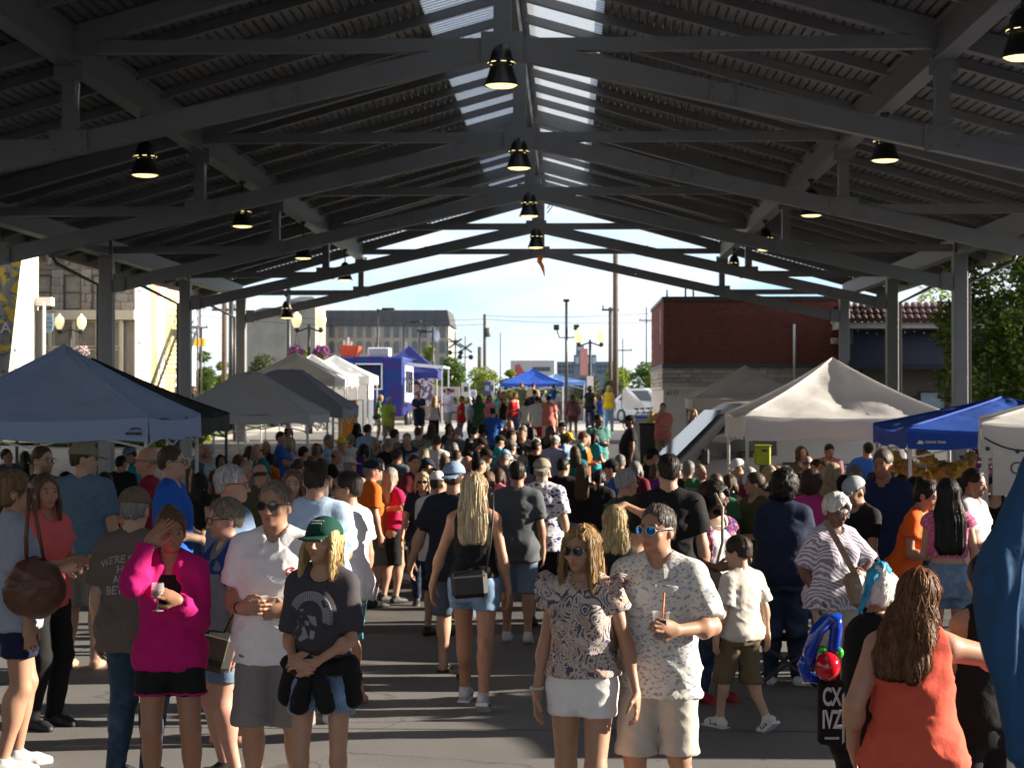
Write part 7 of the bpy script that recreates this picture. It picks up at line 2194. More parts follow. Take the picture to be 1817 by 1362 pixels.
o = PP['bag'] = person('woman at the left edge in a pale blue tee and navy shorts carrying a brown shoulder bag', 27, 836, 10.5, 118, sp=dict(sex='f', head=(-8, 0, 0), girth=1.08, armR='down', armL='cup', legL=(.12, -.06, 0), legR=(-.1, .06, 0)), tone=TN, hair=('pony', .07), hc=(.155, .095, .045), top=dict(sleeve=.8, hem=.84, loose=.022, amp=.006, flare=.022), topm=cloth((.30, .335, .41)), bot=dict(kind='shorts', hem=.68, flare=.026), botm=cloth((.010, .014, .045)), glass_=GLB, shoe=SHW, res=.008, seed=15, strands=300)
p = at(62, 1042, 10.15)
LEA = mat('leather_brown', (.085, .032, .018), .45, var=.25, scale=9, bump=.3, bscale=60)
bagm = Grid(.012); bagm.el(V(0, 0, -.02), V(.185, .10, .16), None, .02); bagm.el(V(0, 0, .06), V(.13, .07, .12), None, .05)
v, q = bagm.run(); v = folds(v, q, .006, 3)
e = empty('shoulder_bag', p, R(25), 'large round brown leather bag on the shoulder of the pale blue tee woman', 'bag')
link('bag_body', mesh_np('bag', v, q), LEA, e)
sh_ = at(48, 905, 10.3) - p
mbs = MB()
for dx in (-.05, .05):
 mbs.tube([(dx, -.02, .16), (dx * .8 - .02, -.06, .30), (-.03 + dx * .3, -.04, .50), (-.03, .05, .58), (-.02, .16, .52)], .013, 6)
mbs.build('strap', LEA, e)
MB().box((0, -.105, .03), (.16, .01, .05), bev=.004).build('flap', LEA, e)
o = PP['purp'] = person('woman with short greying hair and glasses in a blue sleeved grey tee raising a purple drink', 398, 886, 10.25, -62, sp=dict(sex='f', girth=1.15, armR=(V(-.12, -.30, 1.28), V(-1, .2, -.8), V(.5, -.75, .4), V(.5, .2, 0), .75), armL='down', head=(0, 4, 0)), tone=(.50, .27, .20), hair=('crop',), hc=(.17, .135, .10), top=dict(sleeve=0, hem=.86, loose=.02, neck='crew', strap=.15, ease=.012, amp=.006), topm=cloth((.215, .235, .29)), top2=dict(sleeve=.60, hem=1.30, loose=.01, ease=.016, neck='wide', name='sleeves', zmaxx=1), top2m=cloth((.022, .055, .30)), bot=dict(kind='shorts', hem=.64, flare=.016), botm=DENL, glass_=GLC, res=FINE, strands=1300, seed=17, shoe=SHB)
cup('clear cup of purple drink raised by the woman with short greying hair', hand_pos(o, 'R', .075, .04), mat('drink_purple', (.035, .012, .11), .1), .13, .044, .75)
p = at(383, 1155, 9.95)
carry('crossbody_bag', 'small dark grey bag hanging at the hip of the woman with the purple drink', 'bag', p, [('bag_body', MB().box((0, 0, 0), (.20, .09, .24), rot=(0, .25, 0), bev=.04), mat('bag_dark', (.02, .018, .018), .6)), ('flap', MB().box((-.01, -.05, .03), (.17, .012, .13), rot=(0, .25, 0), bev=.004), mat('bag_olive', (.09, .075, .045), .6)), ('strap', MB().tube([(.05, 0, .11), (.14, -.01, .28), (.20, .05, .46)], .008, 6), mat('bag_dark', (.02, .018, .018), .6))])
o = PP['lite'] = person('broad man seen from behind in a pale blue tee beside the white polo man', 560, 820, 12.2, 176, sp=dict(sex='m', girth=1.22, armL='down', armR='cup', head=(0, 4, 0)), tone=MD, hair=('short',), hc=(.025, .018, .013), top=dict(sleeve=.86, hem=.78, loose=.03, amp=.008, flare=.03), topm=cloth((.40, .54, .72)), bot=SH, botm=cloth((.62, .58, .60)), res=.0075, strands=1000, seed=19, shoe=SHW)
o = PP['grey_gl'] = person('white haired man with glasses in profile in a slate blue shirt', 412, 826, 11.4, 82, sp=dict(sex='m', girth=1.18, armL='cup', beard=.25, head=(6, 0, 0)), tone=(.50, .27, .20), hair=('short',), hc=(.36, .36, .355), top=TEE, topm=cloth((.13, .19, .30)), bot=PT, botm=NAVY, glass_=GLC, res=.0078, strands=1000, seed=21)
o = PP['bluep'] = person('dark haired man with glasses in a vivid blue tee looking right', 306, 788, 14.1, 92, sp=dict(sex='m', girth=1.08, armL='belly', armR='belly'), H=1.93, tone=LT, hair=('short',), hc=HB, top=TEE, topm=cloth((.012, .10, .48)), bot=PT, botm=DEND, glass_=GLC, res=.008, seed=23)
o = PP['bluegrey'] = person('tall man from behind in a heather blue tee with a tan cap turned sideways', 150, 775, 14.8, 178, H=1.95, sp=dict(sex='m', girth=1.15, head=(-75, 0, 0), armL='cup', armR='down'), tone=LT, hair=('short',), hc=HB, top=dict(sleeve=.75, hem=.80, loose=.025, amp=.007, flare=.02), topm=cloth2('heather_blue', 'heather', (.085, .155, .22), (.14, .21, .28)), bot=SH, botm=cloth((.22, .20, .18)), cap='cap', capm=cloth((.20, .19, .13)), res=.008, seed=25)
o = PP['coralw'] = person('smiling woman with long brown hair in a coral tee facing the bag woman', 80, 842, 11.9, 62, sp=dict(sex='f', armR='cup', armL='cup', head=(-20, 0, 0)), tone=(.40, .20, .12), hair=('long', .24, .095, .18), hc=(.09, .055, .035), top=WTEE, topm=cloth((.66, .12, .12)), bot=PT, botm=BLACKC, shoe=SHB, res=.0078, seed=27)
o = PP['darkh'] = person('man with thick dark hair and sunglasses in a white shirt turned away to the left', 616, 838, 12.9, -118, sp=dict(sex='m', girth=1.05, armL='cup', head=(25, 0, 0)), tone=TN, hair=('crop',), hc=(.022, .016, .013), top=TEE, topm=cloth((.66, .62, .64)), bot=dict(kind='shorts', hem=.50, flare=.03), botm=cloth2('bright_trunks', 'blotch', (.02, .10, .35), (.05, .30, .16), (.5, .5, .5), 14), glass_=GLB, res=.008, seed=29)
o = PP['smile'] = person('smiling woman with wavy brown hair peeking between two men behind the white polo man', 520, 834, 14.6, 5, sp=dict(sex='f', armL='cup'), tone=LT, hair=('wavy', .2), hc=(.12, .075, .045), top=WTEE, topm=BLACKC, bot=PT, botm=DEND, res=.009, seed=31)
# ------------------------------------------------------------------ middle, walking away and towards
o = PP['orange'] = person('man in an orange polo and navy cap standing in profile with grey shorts and white socks', 660, 818, 20.5, 112, sp=dict(sex='m', girth=1.08, armL='cup', belly=.02), tone=(.48, .24, .17), hair=('short',), hc=HGY, top=dict(sleeve=.75, hem=.88, loose=.02, collar=1), topm=cloth((.70, .13, .012)), bot=dict(kind='shorts', hem=.52, flare=.03), botm=cloth((.13, .125, .11)), cap='cap', capm=cloth((.012, .018, .035)), shoe=SHB, res=.010, seed=33)
for s in 'LR':
 A = o['J']['A' + s]; K = o['J']['K' + s]; d = nrm(K - A); MB().tube([A + d * .0, A + d * .17], [.044, .050], 10).build('sock', WHITE, o['body'])
o = PP['pinkgrey'] = person('woman with long grey hair in a black and crimson top and black skirt', 694, 830, 21, 140, sp=dict(sex='f', girth=1.05, armL='cup', armR='hip'), tone=MD, hair=('long', .34, .11, .0), hc=(.27, .25, .21), top=dict(sleeve=.55, hem=.98, loose=.012), topm=cloth((.45, .012, .09)), bot=dict(kind='skirt', hem=.50, flare=.0), botm=BLACKC, shoe=SHB, res=.010, seed=35)
o = PP['navyw'] = person('blonde woman in sunglasses and a navy tee with an orange block letter walking forward', 750, 838, 20.5, 2, sp=dict(sex='f', armL='down', armR='swingf', girth=1.08, legL=(.10, -.18, 0), legR=(-.09, .2, .03, 0, 25)), tone=MD, hair=('bob', .10), hc=(.40, .31, .18), top=dict(sleeve=.62, hem=.86, loose=.018, neck='v', vdeep=1.38), topm=cloth((.014, .018, .040)), bot=PT, botm=DEND, glass_=GLB, shoe=SHB, res=.010, seed=37)
decal(o, 'top', text_mesh('I', 1.0, bold=.09), 0, 1.235, .20, mat('print_orange', (.55, .07, .015), .8), name='block_letter', sx=1.6)
o = PP['cap_b'] = person('man from behind in a blue and white mesh cap, navy tee and slate shorts', 806, 822, 14.5, 174, sp=dict(sex='m', girth=1.10, armR='swingb', armL=(V(.38, -.10, .92), V(.3, 1, 0), V(.1, -.3, -1), V(-1, 0, 0), .4), legL=(.12, -.2, 0, 0), legR=(-.12, .2, .02, 0, 20), head=(-6, 0, 0)), tone=LT, hair=('short',), hc=HB, top=dict(sleeve=.75, hem=.80, loose=.022, amp=.007, flare=.02), topm=cloth((.016, .022, .035)), bot=SH, botm=cloth((.10, .13, .18)), cap='back', capm=cloth((.22, .31, .48)), res=.0078, seed=39)
for s in 'LR':
 A = o['J']['A' + s]; f, u = o['J']['foot' + s]
 MB().beam(A - u * .080 - f * .06, A - u * .080 + f * .19, .095, .022, up=u.tolist()).build('flip_flop', SHB, o['body'])
 MB().tube([A - u * .05 + f * .03 + V(.045, 0, 0), A - u * .03 + f * .09, A - u * .05 + f * .03 - V(.045, 0, 0)], .009, 6).build('flip_flop_strap', SHB, o['body'])
o = PP['blond'] = person('woman from behind with long straight blonde hair, black tank top and faded denim shorts', 842, 840, 12.9, 176, sp=dict(sex='f', girth=1.06, armL=(V(.33, -.05, .90), V(.4, 1, 0), V(.05, -.2, -1), V(-1, 0, 0), .35), armR=(V(-.26, .02, .88), V(-.3, 1, 0), V(0, -.1, -1), V(1, 0, 0), .4), legL=(.10, -.24, 0, 0, 0), legR=(-.10, .24, .03, 0, 32), head=(0, 2, 0)), tone=(.42, .215, .13), hair=('long', .37, .108, .0), hc=(.40, .32, .20), top=dict(sleeve=0, hem=.99, loose=.004, neck='wide', strap=.115, ease=.009), topm=BLACKC, bot=dict(kind='shorts', hem=.735, flare=.02, waist=1.09), botm=denim((.14, .22, .33), 'denim_faded'), shoe=mat('sneaker', (.52, .52, .53), .6), res=FINE, strands=2000, seed=41)
for s in 'LR':
 A = o['J']['A' + s]; f, u = o['J']['foot' + s]; sd = np.cross(f, u)
 for k in range(3): MB().tube([A - u * .060 + f * (.02 + k * .035) + sd * .046, A - u * (.028 - .0 * k) + f * (.035 + k * .035), A - u * .060 + f * (.02 + k * .035) - sd * .046], .011, 6).build('shoe_stripe', SHB, o['body'])
 MB().beam(A - u * .094 - f * .085, A - u * .094 + f * .205, .09, .026, up=u.tolist()).build('sole', mat('sole_white', (.66, .66, .65), .6), o['body'])
p = at(833, 1036, 12.66)
carry('crossbody_bag', 'black crossbody bag resting on the back of the faded denim shorts', 'bag', p, [('bag_body', MB().box((0, 0, 0), (.27, .085, .20), rot=(0, -.08, 0), bev=.03), mat('bag_black', (.010, .010, .011), .5)), ('zip', MB().box((0, -.045, .06), (.24, .008, .012), rot=(0, -.08, 0)), mat('zip_grey', (.2, .2, .2), .4, metal=.7)), ('strap', MB().tube([(.12, .0, .09), (.155, -.005, .30), (.175, .02, .52), (.17, .12, .66)], .007, 6), mat('bag_black', (.010, .010, .011), .5))])
o = PP['greyt'] = person('man with short dark hair from behind in a charcoal tee, blue shorts and white trainers', 918, 818, 16.9, 178, sp=dict(sex='m', girth=1.02, armL='swingb', armR='down', legL=(.11, -.12, 0, 0), legR=(-.11, .12, .02, 0, 10)), tone=TN, hair=('short',), hc=(.022, .016, .012), top=dict(sleeve=.75, hem=.79, loose=.02, amp=.007, flare=.02), topm=cloth((.085, .095, .105)), bot=SH, botm=cloth((.17, .24, .33)), shoe=SHW, res=.0085, strands=700, seed=43)
o = PP['flam'] = person('man from behind in a white shirt with a purple bird print, tan cap and black shorts', 962, 815, 18.5, 172, sp=dict(sex='m', girth=1.1, armR='down', armL='cup'), tone=LT, hair=('short',), hc=HGY, top=dict(sleeve=.8, hem=.80, loose=.025, amp=.006, collar=1, flare=.025), topm=cloth2('bird_print', 'leaf', (.70, .69, .70), (.05, .04, .22), (.09, .07, .28), 17), bot=SH, botm=BLACKC, cap='back', capm=cloth2('mesh_cap', 'heather', (.25, .23, .17), (.42, .40, .33)), shoe=SHB, res=.009, seed=45)
o = PP['blk'] = person('tall dark haired man from behind in a plain black tee right of the couple', 1186, 806, 13.1, 172, sp=dict(sex='m', girth=1.12, head=(14, 0, 0)), tone=LT, hair=('short',), hc=(.016, .012, .010), top=dict(sleeve=.75, hem=.80, loose=.02, flare=.02), topm=BLACKC, bot=PT, botm=DEND, res=.0078, strands=800, seed=47)
o = PP['messy'] = person('woman from behind in a black top running a hand through messy blonde hair', 1092, 905, 11.8, 176, H=1.56, sp=dict(sex='f', armR=(V(-.07, -.0, 1.76), V(-1, -.1, .1), V(.85, .35, -.2), V(.3, 0, -1), .35), armL='belly', girth=1.05), tone=MD, hair=('wavy', .22, .11, .0), hc=(.33, .25, .13), top=dict(sleeve=0, hem=.88, loose=.008, neck='wide'), topm=BLACKC, bot=PT, botm=DEN, res=.0075, strands=700, seed=49, shoe=SHW)
o = PP['green'] = person('grey haired man with glasses in a dark green tee just behind the messy blonde', 1112, 832, 15.2, 118, sp=dict(sex='m', girth=1.15), tone=(.48, .25, .18), hair=('short',), hc=(.28, .28, .28), top=TEE, topm=cloth((.035, .055, .035)), bot=PT, botm=NAVY, glass_=GLC, res=.009, seed=51)
o = PP['vest'] = person('woman with short black hair and red glasses in a white tank and open purple vest', 1268, 860, 13.2, 30, sp=dict(sex='f', girth=1.05, armR='cup2', armL='cup', head=(16, 0, 0)), tone=BR, hair=('curly',), hc=HD, top=dict(sleeve=0, hem=.92, loose=.010, neck='scoop'), topm=cloth((.70, .69, .72)), top2=dict(sleeve=.1, hem=.84, loose=.025, ease=.018, neck='wide', open=(1.50, .70, .10, .11), name='open_vest'), top2m=cloth2('vest_print', 'blotch', (.06, .03, .16), (.35, .03, .08), (.35, .30, .40), 16), bot=PT, botm=DEND, glass_=(mat('frame_red', (.22, .02, .02), .4), MATS['lens_clear']), res=.0075, seed=53, shoe=SHR)
MB().tube([app(o['J']['U'], V(math.sin(a) * .062, .010 - math.cos(a) * .070, 1.455 - .035 * math.cos(a))) for a in np.linspace(-2, 2, 17)], .006, 6).build('pearl_necklace', mat('pearl', (.6, .55, .46), .3), o['body'])
g_ = Grid(.006); g_.el(V(0, -.052, 1.535), V(.058, .058, .034), o['J']['H'], .01); v, q = g_.run(); link('lowered_mask', mesh_np('mask', v, q), BLACKC, o['body'])
p = at(1250, 1038, 12.9)
carry('shoulder_bag', 'taupe shoulder bag with a long strap hanging from the woman in the purple vest', 'bag', p, [('bag_body', MB().box((0, 0, 0), (.26, .10, .24), bev=.03), mat('bag_taupe', (.13, .095, .075), .5)), ('flap', MB().box((0, -.055, .05), (.24, .01, .11), bev=.004), mat('bag_taupe', (.13, .095, .075), .5)), ('strap', MB().tube([(.08, 0, .11), (.13, -.02, .32), (.135, .0, .58), (.09, .10, .68)], .011, 6), mat('strap_tan', (.30, .22, .16), .6))])
o = PP['boy'] = person('boy in a cream tee and olive shorts walking away with white striped trainers', 1308, 960, 12.0, -142, H=1.30, sp=dict(sex='m', hs=1.22, girth=.98, sw=.175, head=(22, 10, 0), armL=(V(.27, -.05, .88), V(.3, 1, .1), V(0, -.1, -1), V(-1, 0, 0), .3), armR=(V(-.29, .05, .87), V(-.3, 1, .1), V(0, .05, -1), V(1, 0, 0), .3), legL=(.10, -.22, 0, 0, 0), legR=(-.10, .20, .05, 0, 38), legr=.95), tone=LT, hair=('crop',), hc=(.028, .019, .013), top=dict(sleeve=.8, hem=.86, loose=.03, amp=.007, flare=.03), topm=cloth((.56, .52, .47)), bot=dict(kind='shorts', hem=.44, flare=.03), botm=cloth((.135, .10, .055)), shoe=mat('trainer_white', (.62, .62, .60), .6), res=.0062, strands=1000, seed=55)
for s in 'LR':
 A = o['J']['A' + s]; f, u = o['J']['foot' + s]; sd = np.cross(f, u)
 for k in range(3): MB().tube([A - u * .068 + f * (.0 + k * .035) + sd * .046, A - u * .032 + f * (.025 + k * .035) + sd * .040, A - u * .030 + f * (.025 + k * .035) - sd * .040, A - u * .068 + f * (.0 + k * .035) - sd * .046], .0085, 6).build('shoe_stripe', SHB, o['body'])
 MB().beam(A - u * .094 - f * .085, A - u * .094 + f * .21, .095, .026, up=u.tolist()).build('sole', mat('sole_white', (.66, .66, .65), .6), o['body'])
o = PP['navyb'] = person('broad woman from behind in a navy tee and dark jeans with swept up black hair', 1392, 838, 14.1, 172, sp=dict(sex='f', girth=1.42, armL='cup', armR='cup2', head=(-10, 0, 0)), tone=DK, hair=('curly',), hc=HD, top=dict(sleeve=.72, hem=.84, loose=.02, flare=.02), topm=cloth((.014, .024, .055)), bot=PT, botm=denim((.02, .035, .07), 'denim_deep'), res=.008, seed=57, shoe=SHW)
o = PP['zebra'] = person('older woman with short white hair and glasses in a lavender zebra print top', 1486, 878, 12.9, 22, sp=dict(sex='f', girth=1.2, bust=1.1, head=(10, 16, 0), armR='pocket', armL=(V(.15, -.24, 1.10), V(1, .3, -.6), V(-.7, -.4, .2), V(-.5, .4, 0), .7), legL=(.11, .1, .02, 0, 10), legR=(-.10, -.10, 0)), tone=(.14, .07, .043), hair=('afro',), hc=(.52, .52, .52), top=dict(sleeve=.92, hem=.82, loose=.03, amp=.006, flare=.035), topm=cloth2('zebra_print', 'zebra', (.66, .64, .70), (.27, .24, .33), None, 15), bot=dict(kind='pants', hem=.28, flare=.03), botm=cloth((.40, .345, .30)), glass_=GLC, res=.0075, seed=59, shoe=SHB)
p = at(1520, 1045, 12.62)
carry('shoulder_bag', 'tan shoulder bag with a wide strap held by the woman in the zebra print top', 'bag', p, [('bag_body', MB().box((0, 0, 0), (.15, .10, .26), rot=(0, -.3, 0), bev=.035), mat('bag_tan', (.22, .155, .105), .5)), ('clasp', MB().box((0, -.055, .03), (.05, .012, .03)), mat('zip_grey', (.2, .2, .2), .4, metal=.7)), ('strap', MB().beam((-.02, -.02, .12), (-.14, -.05, .34), .045, .012, up=(0, 1, 0)).beam((-.14, -.05, .34), (-.22, .05, .50), .045, .012, up=(0, 1, 0)), mat('bag_tan', (.22, .155, .105), .5))])
person('man in a grey baseball cap and black tee looking down to the left', 1514, 845, 14.6, -55, sp=dict(sex='m', girth=1.05, head=(0, 20, 0), armL='belly', armR='belly'), tone=TN, hair=('short',), hc=HB, top=TEE, topm=BLACKC, bot=PT, botm=cloth((.02, .02, .022)), cap='cap', capm=cloth((.36, .39, .42)), res=.009, seed=61)
person('tall man with greying hair in a navy polo and pale jeans behind the zebra print woman', 1566, 816, 16.2, -28, sp=dict(sex='m', girth=1.12, head=(-6, 8, 0), armL='pocket', armR='cup', beard=.3), H=1.9, tone=(.36, .16, .10), hair=('crop',), hc=(.10, .08, .065), top=dict(sleeve=.7, hem=.82, loose=.02, collar=1, flare=.02), topm=cloth((.012, .022, .075)), bot=PT, botm=DENL, res=.009, seed=63)
person('woman with dark curly hair in a hot pink top from behind', 1440, 838, 17.6, 160, sp=dict(sex='f', girth=1.2, armL='cup'), tone=TN, hair=('curly',), hc=(.045, .028, .018), top=WTEE, topm=cloth((.60, .05, .27)), bot=PT, botm=BLACKC, res=.010, seed=65)
person('woman with big wavy ash blonde hair from behind in a tan striped dress', 1478, 822, 18.4, 165, sp=dict(sex='f', girth=1.05, armL='cup', armR='belly'), tone=MD, hair=('wavy', .30, .12, 0), hc=(.30, .24, .15), top=dict(sleeve=.3, hem=.80, loose=.02), topm=cloth2('tan_stripe', 'stripe', (.34, .26, .19), (.16, .10, .07), None, 12), bot=dict(kind='skirt', hem=.5), botm=MATS['tan_stripe'], res=.010, seed=67)
person('woman with very long black hair from behind in a pink dotted crop top and denim shorts', 1682, 850, 13.6, 176, sp=dict(sex='f', armL='cup', armR='down'), tone=MD, hair=('long', .45, .125, .0), hc=HD, top=dict(sleeve=.12, hem=1.12, loose=.006), topm=cloth2('pink_dots', 'leaf', (.50, .07, .20), (.62, .40, .46), None, 60), bot=dict(kind='shorts', hem=.70, flare=.015, waist=1.07), botm=DENL, res=.0078, strands=500, seed=69)
person('woman with a black bun in an orange tee leaning toward the flower stall', 1646, 832, 14.3, 60, sp=dict(sex='f', lean=(18, 0, 0), armL='fwd', armR='cup'), H=1.68, tone=TN, hair=('bun',), hc=HD, top=WTEE, topm=cloth((.72, .12, .015)), bot=PT, botm=BLACKC, res=.009, seed=71)
person('man with a dark beard and swept back hair in a white tee near the right edge', 1730, 832, 15.2, 55, sp=dict(sex='m', beard=.95, head=(0, 8, 0), armL='cup', armR='belly'), tone=(.30, .15, .095), hair=('crop',), hc=HD, top=TEE, topm=cloth((.62, .60, .60)), bot=PT, botm=DEND, res=.009, seed=73)
person('young woman with dark hair and a white hair clip beside the bearded man', 1712, 848, 16.0, 75, sp=dict(sex='f', armL='cup'), tone=MD, hair=('bob', .14), hc=HD, top=WTEE, topm=cloth((.05, .05, .07)), bot=PT, botm=DEND, res=.010, seed=75)
# ------------------------------------------------------------------ right foreground
o = PP['coral'] = person('woman from behind with long auburn hair in a coral tank top and dark jeans', 1632, 1008, 7.1, 172, sp=dict(sex='f', girth=1.13, bust=1.1, head=(-14, 12, -8), lean=(4, 0, 0), armr=1.15, armR=(V(-.20, -.27, 1.36), V(-1, .35, -.1), V(.5, -.8, .3), V(.5, .3, 0), .5), armL=(V(.26, -.10, .95), V(.4, 1, 0), V(-.1, -.3, -1), V(-1, 0, 0), .35)), tone=(.50, .27, .18), hair=('wavy', .36, .125, .0), hc=(.125, .055, .024), top=dict(sleeve=0, hem=.78, loose=.014, neck='wide', strap=.135, ease=.012, amp=.010, fr=.8), topm=cloth((.66, .105, .065)), bot=PT, botm=denim((.012, .02, .035), 'denim_ink'), res=FINE, strands=1900, seed=77)
for sx in (-1, 1): MB().tube([app(o['J']['U'], V(sx * .135, .06, 1.44)), app(o['J']['U'], V(sx * .13, .0, 1.475))], .008, 6).build('bra_strap', BLACKC, o['body'])
o = PP['bluehair'] = person('girl with white and blue dyed hair in a black top, one elbow out, holding balloons', 1566, 1006, 7.75, 132, sp=dict(sex='f', lean=(10, 0, 0), head=(18, 16, 0), girth=1.0, armL='belly', armR=(V(-.24, -.12, 1.02), V(-1, .3, .5), V(.5, -.6, -.5), V(.5, .3, 0), .6)), tone=(.42, .20, .12), hair=('bun',), hc=(.52, .54, .52), top=dict(sleeve=0, hem=.86, loose=.004, neck='scoop'), topm=BLACKC, bot=PT, botm=BLACKC, res=FINE, strands=500, seed=79)
hm = Grid(.008); H = o['J']['H']
hm.el(V(0, .085, 1.74), V(.052, .050, .046), H, .01); hm.el(V(.03, .11, 1.70), V(.030, .035, .045), H, .015); hm.rc(app(H, V(.02, .11, 1.70)), app(H, V(.05, .12, 1.50)), .028, .012, .02)
v, q = hm.run(); n_ = vnormals(v, q); v = v + n_ * ((vnoise(v * 90, 3) - .5) * .014)[:, None]
link('dyed_bun', mesh_np('bun', v, q), hairm((.03, .30, .52)), o['hair'])
P_ = at(1458, 1180, 7.3)
def balloon(label, p, mbs): return carry('twisted_balloon', label, 'balloon', p, mbs)
BB = mat('balloon_blue', (.005, .045, .38), .12, spec=.7, var=.05); BRD = mat('balloon_red', (.50, .008, .02), .10, spec=.7, var=.05); BGN = mat('balloon_green', (.04, .42, .05), .15, spec=.7)
balloon('blue, red and green twisted balloon hanging from the arm of the girl with dyed hair', P_, [
 ('blue_balloon', MB().tube([(-.055, 0, .0), (-.05, -.01, .06), (-.02, -.02, .15), (.03, -.02, .20), (.055, -.02, .205), (.058, -.01, .16), (.05, 0, .08), (.04, 0, .03)], [.026, .030, .031, .031, .030, .030, .029, .02], 12), BB),
 ('blue_loop', MB().tube([(-.05, 0, .05), (-.075, .01, .0), (-.06, .02, -.05), (-.01, .02, -.06)], [.024, .028, .027, .02], 12), BB),
 ('red_balloon', MB().ball((.02, -.03, .0), (.055, .055, .062), 18, 12), BRD),
 ('green_balloon', MB().ball((.07, -.01, .055), (.022, .02, .025), 10, 8).ball((.0, -.02, .072), (.022, .02, .016), 10, 8), BGN)])
p = at(1474, 1262, 7.3)
e = carry('tote_bag', 'black tote bag with tall white letters beside the girl with dyed hair', 'bag', p, [('bag_body', MB().box((0, 0, 0), (.11, .06, .27), bev=.012), BLACKC), ('handle', MB().tube([(-.035, 0, .13), (-.02, 0, .22), (.02, 0, .22), (.035, 0, .13)], .008, 6), BLACKC)])
for tx, z in (('CX', .065), ('IVZ', -.03)):
 set_text('lettering', tx, .105, mat('print_white', (.62, .62, .64), .8), e, (0, -.0315, z), (PI / 2, 0, 0), .001, .003, sx=.52)
MB().box((0, -.031, -.105), (.06, .004, .010)).build('small_print', mat('print_white2', (.4, .4, .4), .8), e)
o = PP['dark_r'] = person('person in black behind the hanging blue sweatshirt at the right edge', 1748, 985, 7.9, -160, sp=dict(sex='f', girth=1.05, armR='down', armL='cup'), tone=TN, hair=('long', .25, .1, 0), hc=HD, top=TANK, topm=BLACKC, bot=PT, botm=BLACKC, res=.009, seed=81)
# hanging sweatshirt on a white rail
hd = Grid(.010)
hd.loft([(-.80, .24, .075, 0), (-.5, .25, .085, 0), (-.2, .25, .09, 0), (-.06, .20, .075, 0), (.0, .10, .06, 0)], None, .03)
hd.rc(V(-.17, 0, -.07), V(-.34, -.03, -.38), .065, .075, .04); hd.rc(V(-.34, -.03, -.38), V(-.285, -.05, -.76), .074, .052, .03); hd.rc(V(-.285, -.05, -.76), V(-.28, -.05, -.84), .048, .046, .01)
hd.rc(V(.20, 0, -.08), V(.315, -.03, -.36), .075, .085, .04); hd.rc(V(.315, -.03, -.36), V(.265, -.05, -.76), .082, .055, .03)
hd.el(V(0, .0, .0), V(.09, .07, .05), None, .02, op=-1)
v, q = hd.run(); n_ = vnormals(v, q)
ph = v[:, 0] * 60 + 1.2 * np.sin(v[:, 2] * 4 + v[:, 0] * 6) + 4 * vnoise(v * V(6, 6, 2.2), 4)
am = np.clip((-.05 - v[:, 2]) / .25, .15, 1)
v = v + n_ * ((.010 * np.sin(ph) + .006 * np.sin(ph * 2.3 + v[:, 2] * 3)) * am)[:, None]
p = at(1812, 790, 5.3)
e = empty('hanging_sweatshirt', (p.x + .205, 5.3, p.z + .0), R(20), 'blue sweatshirt hanging on a white rail at the right edge, closest to the camera', 'sweatshirt')
link('sweatshirt_body', lighter(mesh_np('sweatshirt', v * V(1, 1, 1.08), q), .4), cloth((.022, .072, .165)), e)
MB().tube([(-.2, 0, -.05), (0, 0, .02), (.2, 0, -.05)], .010, 6).tube([(0, 0, .02), (0, 0, .10), (.025, 0, .13), (.0, 0, .155)], .004, 6).build('hanger', SHB, e)
e = empty('garment_rail', (p.x + .165, 5.3, gz(5.3)), 0, 'white garment rail holding the blue sweatshirt', 'rail')
hh = p.z + .17 - gz(5.3)
p2 = at(1803, 1300, 5.5)
MB().tube([(-.02, 0, hh), (1.6, 0, hh)], .016, 8).build('top_bar', ALU, e)
MB().box((1.6, 0, hh / 2), (.045, .045, hh), bev=.006).build('post', ALU, e)
MB().box((p2.x - e.location.x, .2, .68), (.05, .05, 1.36), bev=.006).build('post', ALU, e)
MB().beam((p2.x - e.location.x, .2, 1.34), (1.6, 0, 1.34), .04, .04).build('lower_bar', ALU, e)
# ------------------------------------------------------------------ the crowd
COL = {'black': (.010, .010, .011), 'white': (.66, .65, .64), 'grey': (.14, .14, .145), 'navy': (.014, .02, .05), 'blue': (.02, .10, .40), 'sky blue': (.22, .36, .56), 'teal': (.02, .17, .19), 'green': (.035, .12, .05), 'olive': (.07, .07, .035), 'lime': (.42, .58, .10), 'red': (.48, .015, .018), 'maroon': (.13, .012, .022), 'crimson': (.45, .015, .09), 'pink': (.62, .16, .24), 'salmon': (.66, .20, .17), 'orange': (.68, .14, .012), 'purple': (.09, .025, .22), 'cream': (.50, .46, .38), 'tan': (.33, .25, .16), 'turquoise': (.015, .30, .38), 'mauve': (.25, .11, .13), 'brown': (.09, .055, .035), 'lavender': (.36, .36, .54), 'yellow': (.60, .45, .02), 'slate': (.09, .11, .14)}
HC = {'dark': HD, 'brown': HB, 'chestnut': HBR, 'blonde': HBL, 'ash blonde': (.29, .24, .17), 'grey': HGY, 'white': HWH, 'auburn': HAU}
PRN = {'floral': lambda: cloth2('floral_aqua', 'leaf', (.45, .55, .58), (.04, .16, .26), (.12, .28, .30), 22), 'camo': lambda: cloth2('camo_leaf', 'blotch', (.20, .21, .17), (.07, .08, .05), (.36, .37, .33), 13), 'striped': lambda: cloth2('stripe_blue', 'stripe', (.02, .045, .16), (.10, .20, .38), None, 14), 'plaid': lambda: cloth2('plaid_grey', 'plaid', (.30, .30, .33), (.12, .13, .18), (.40, .38, .38), 16), 'dark floral': lambda: cloth2('floral_dark', 'leaf', (.03, .022, .022), (.22, .07, .05), (.10, .10, .06), 26)}
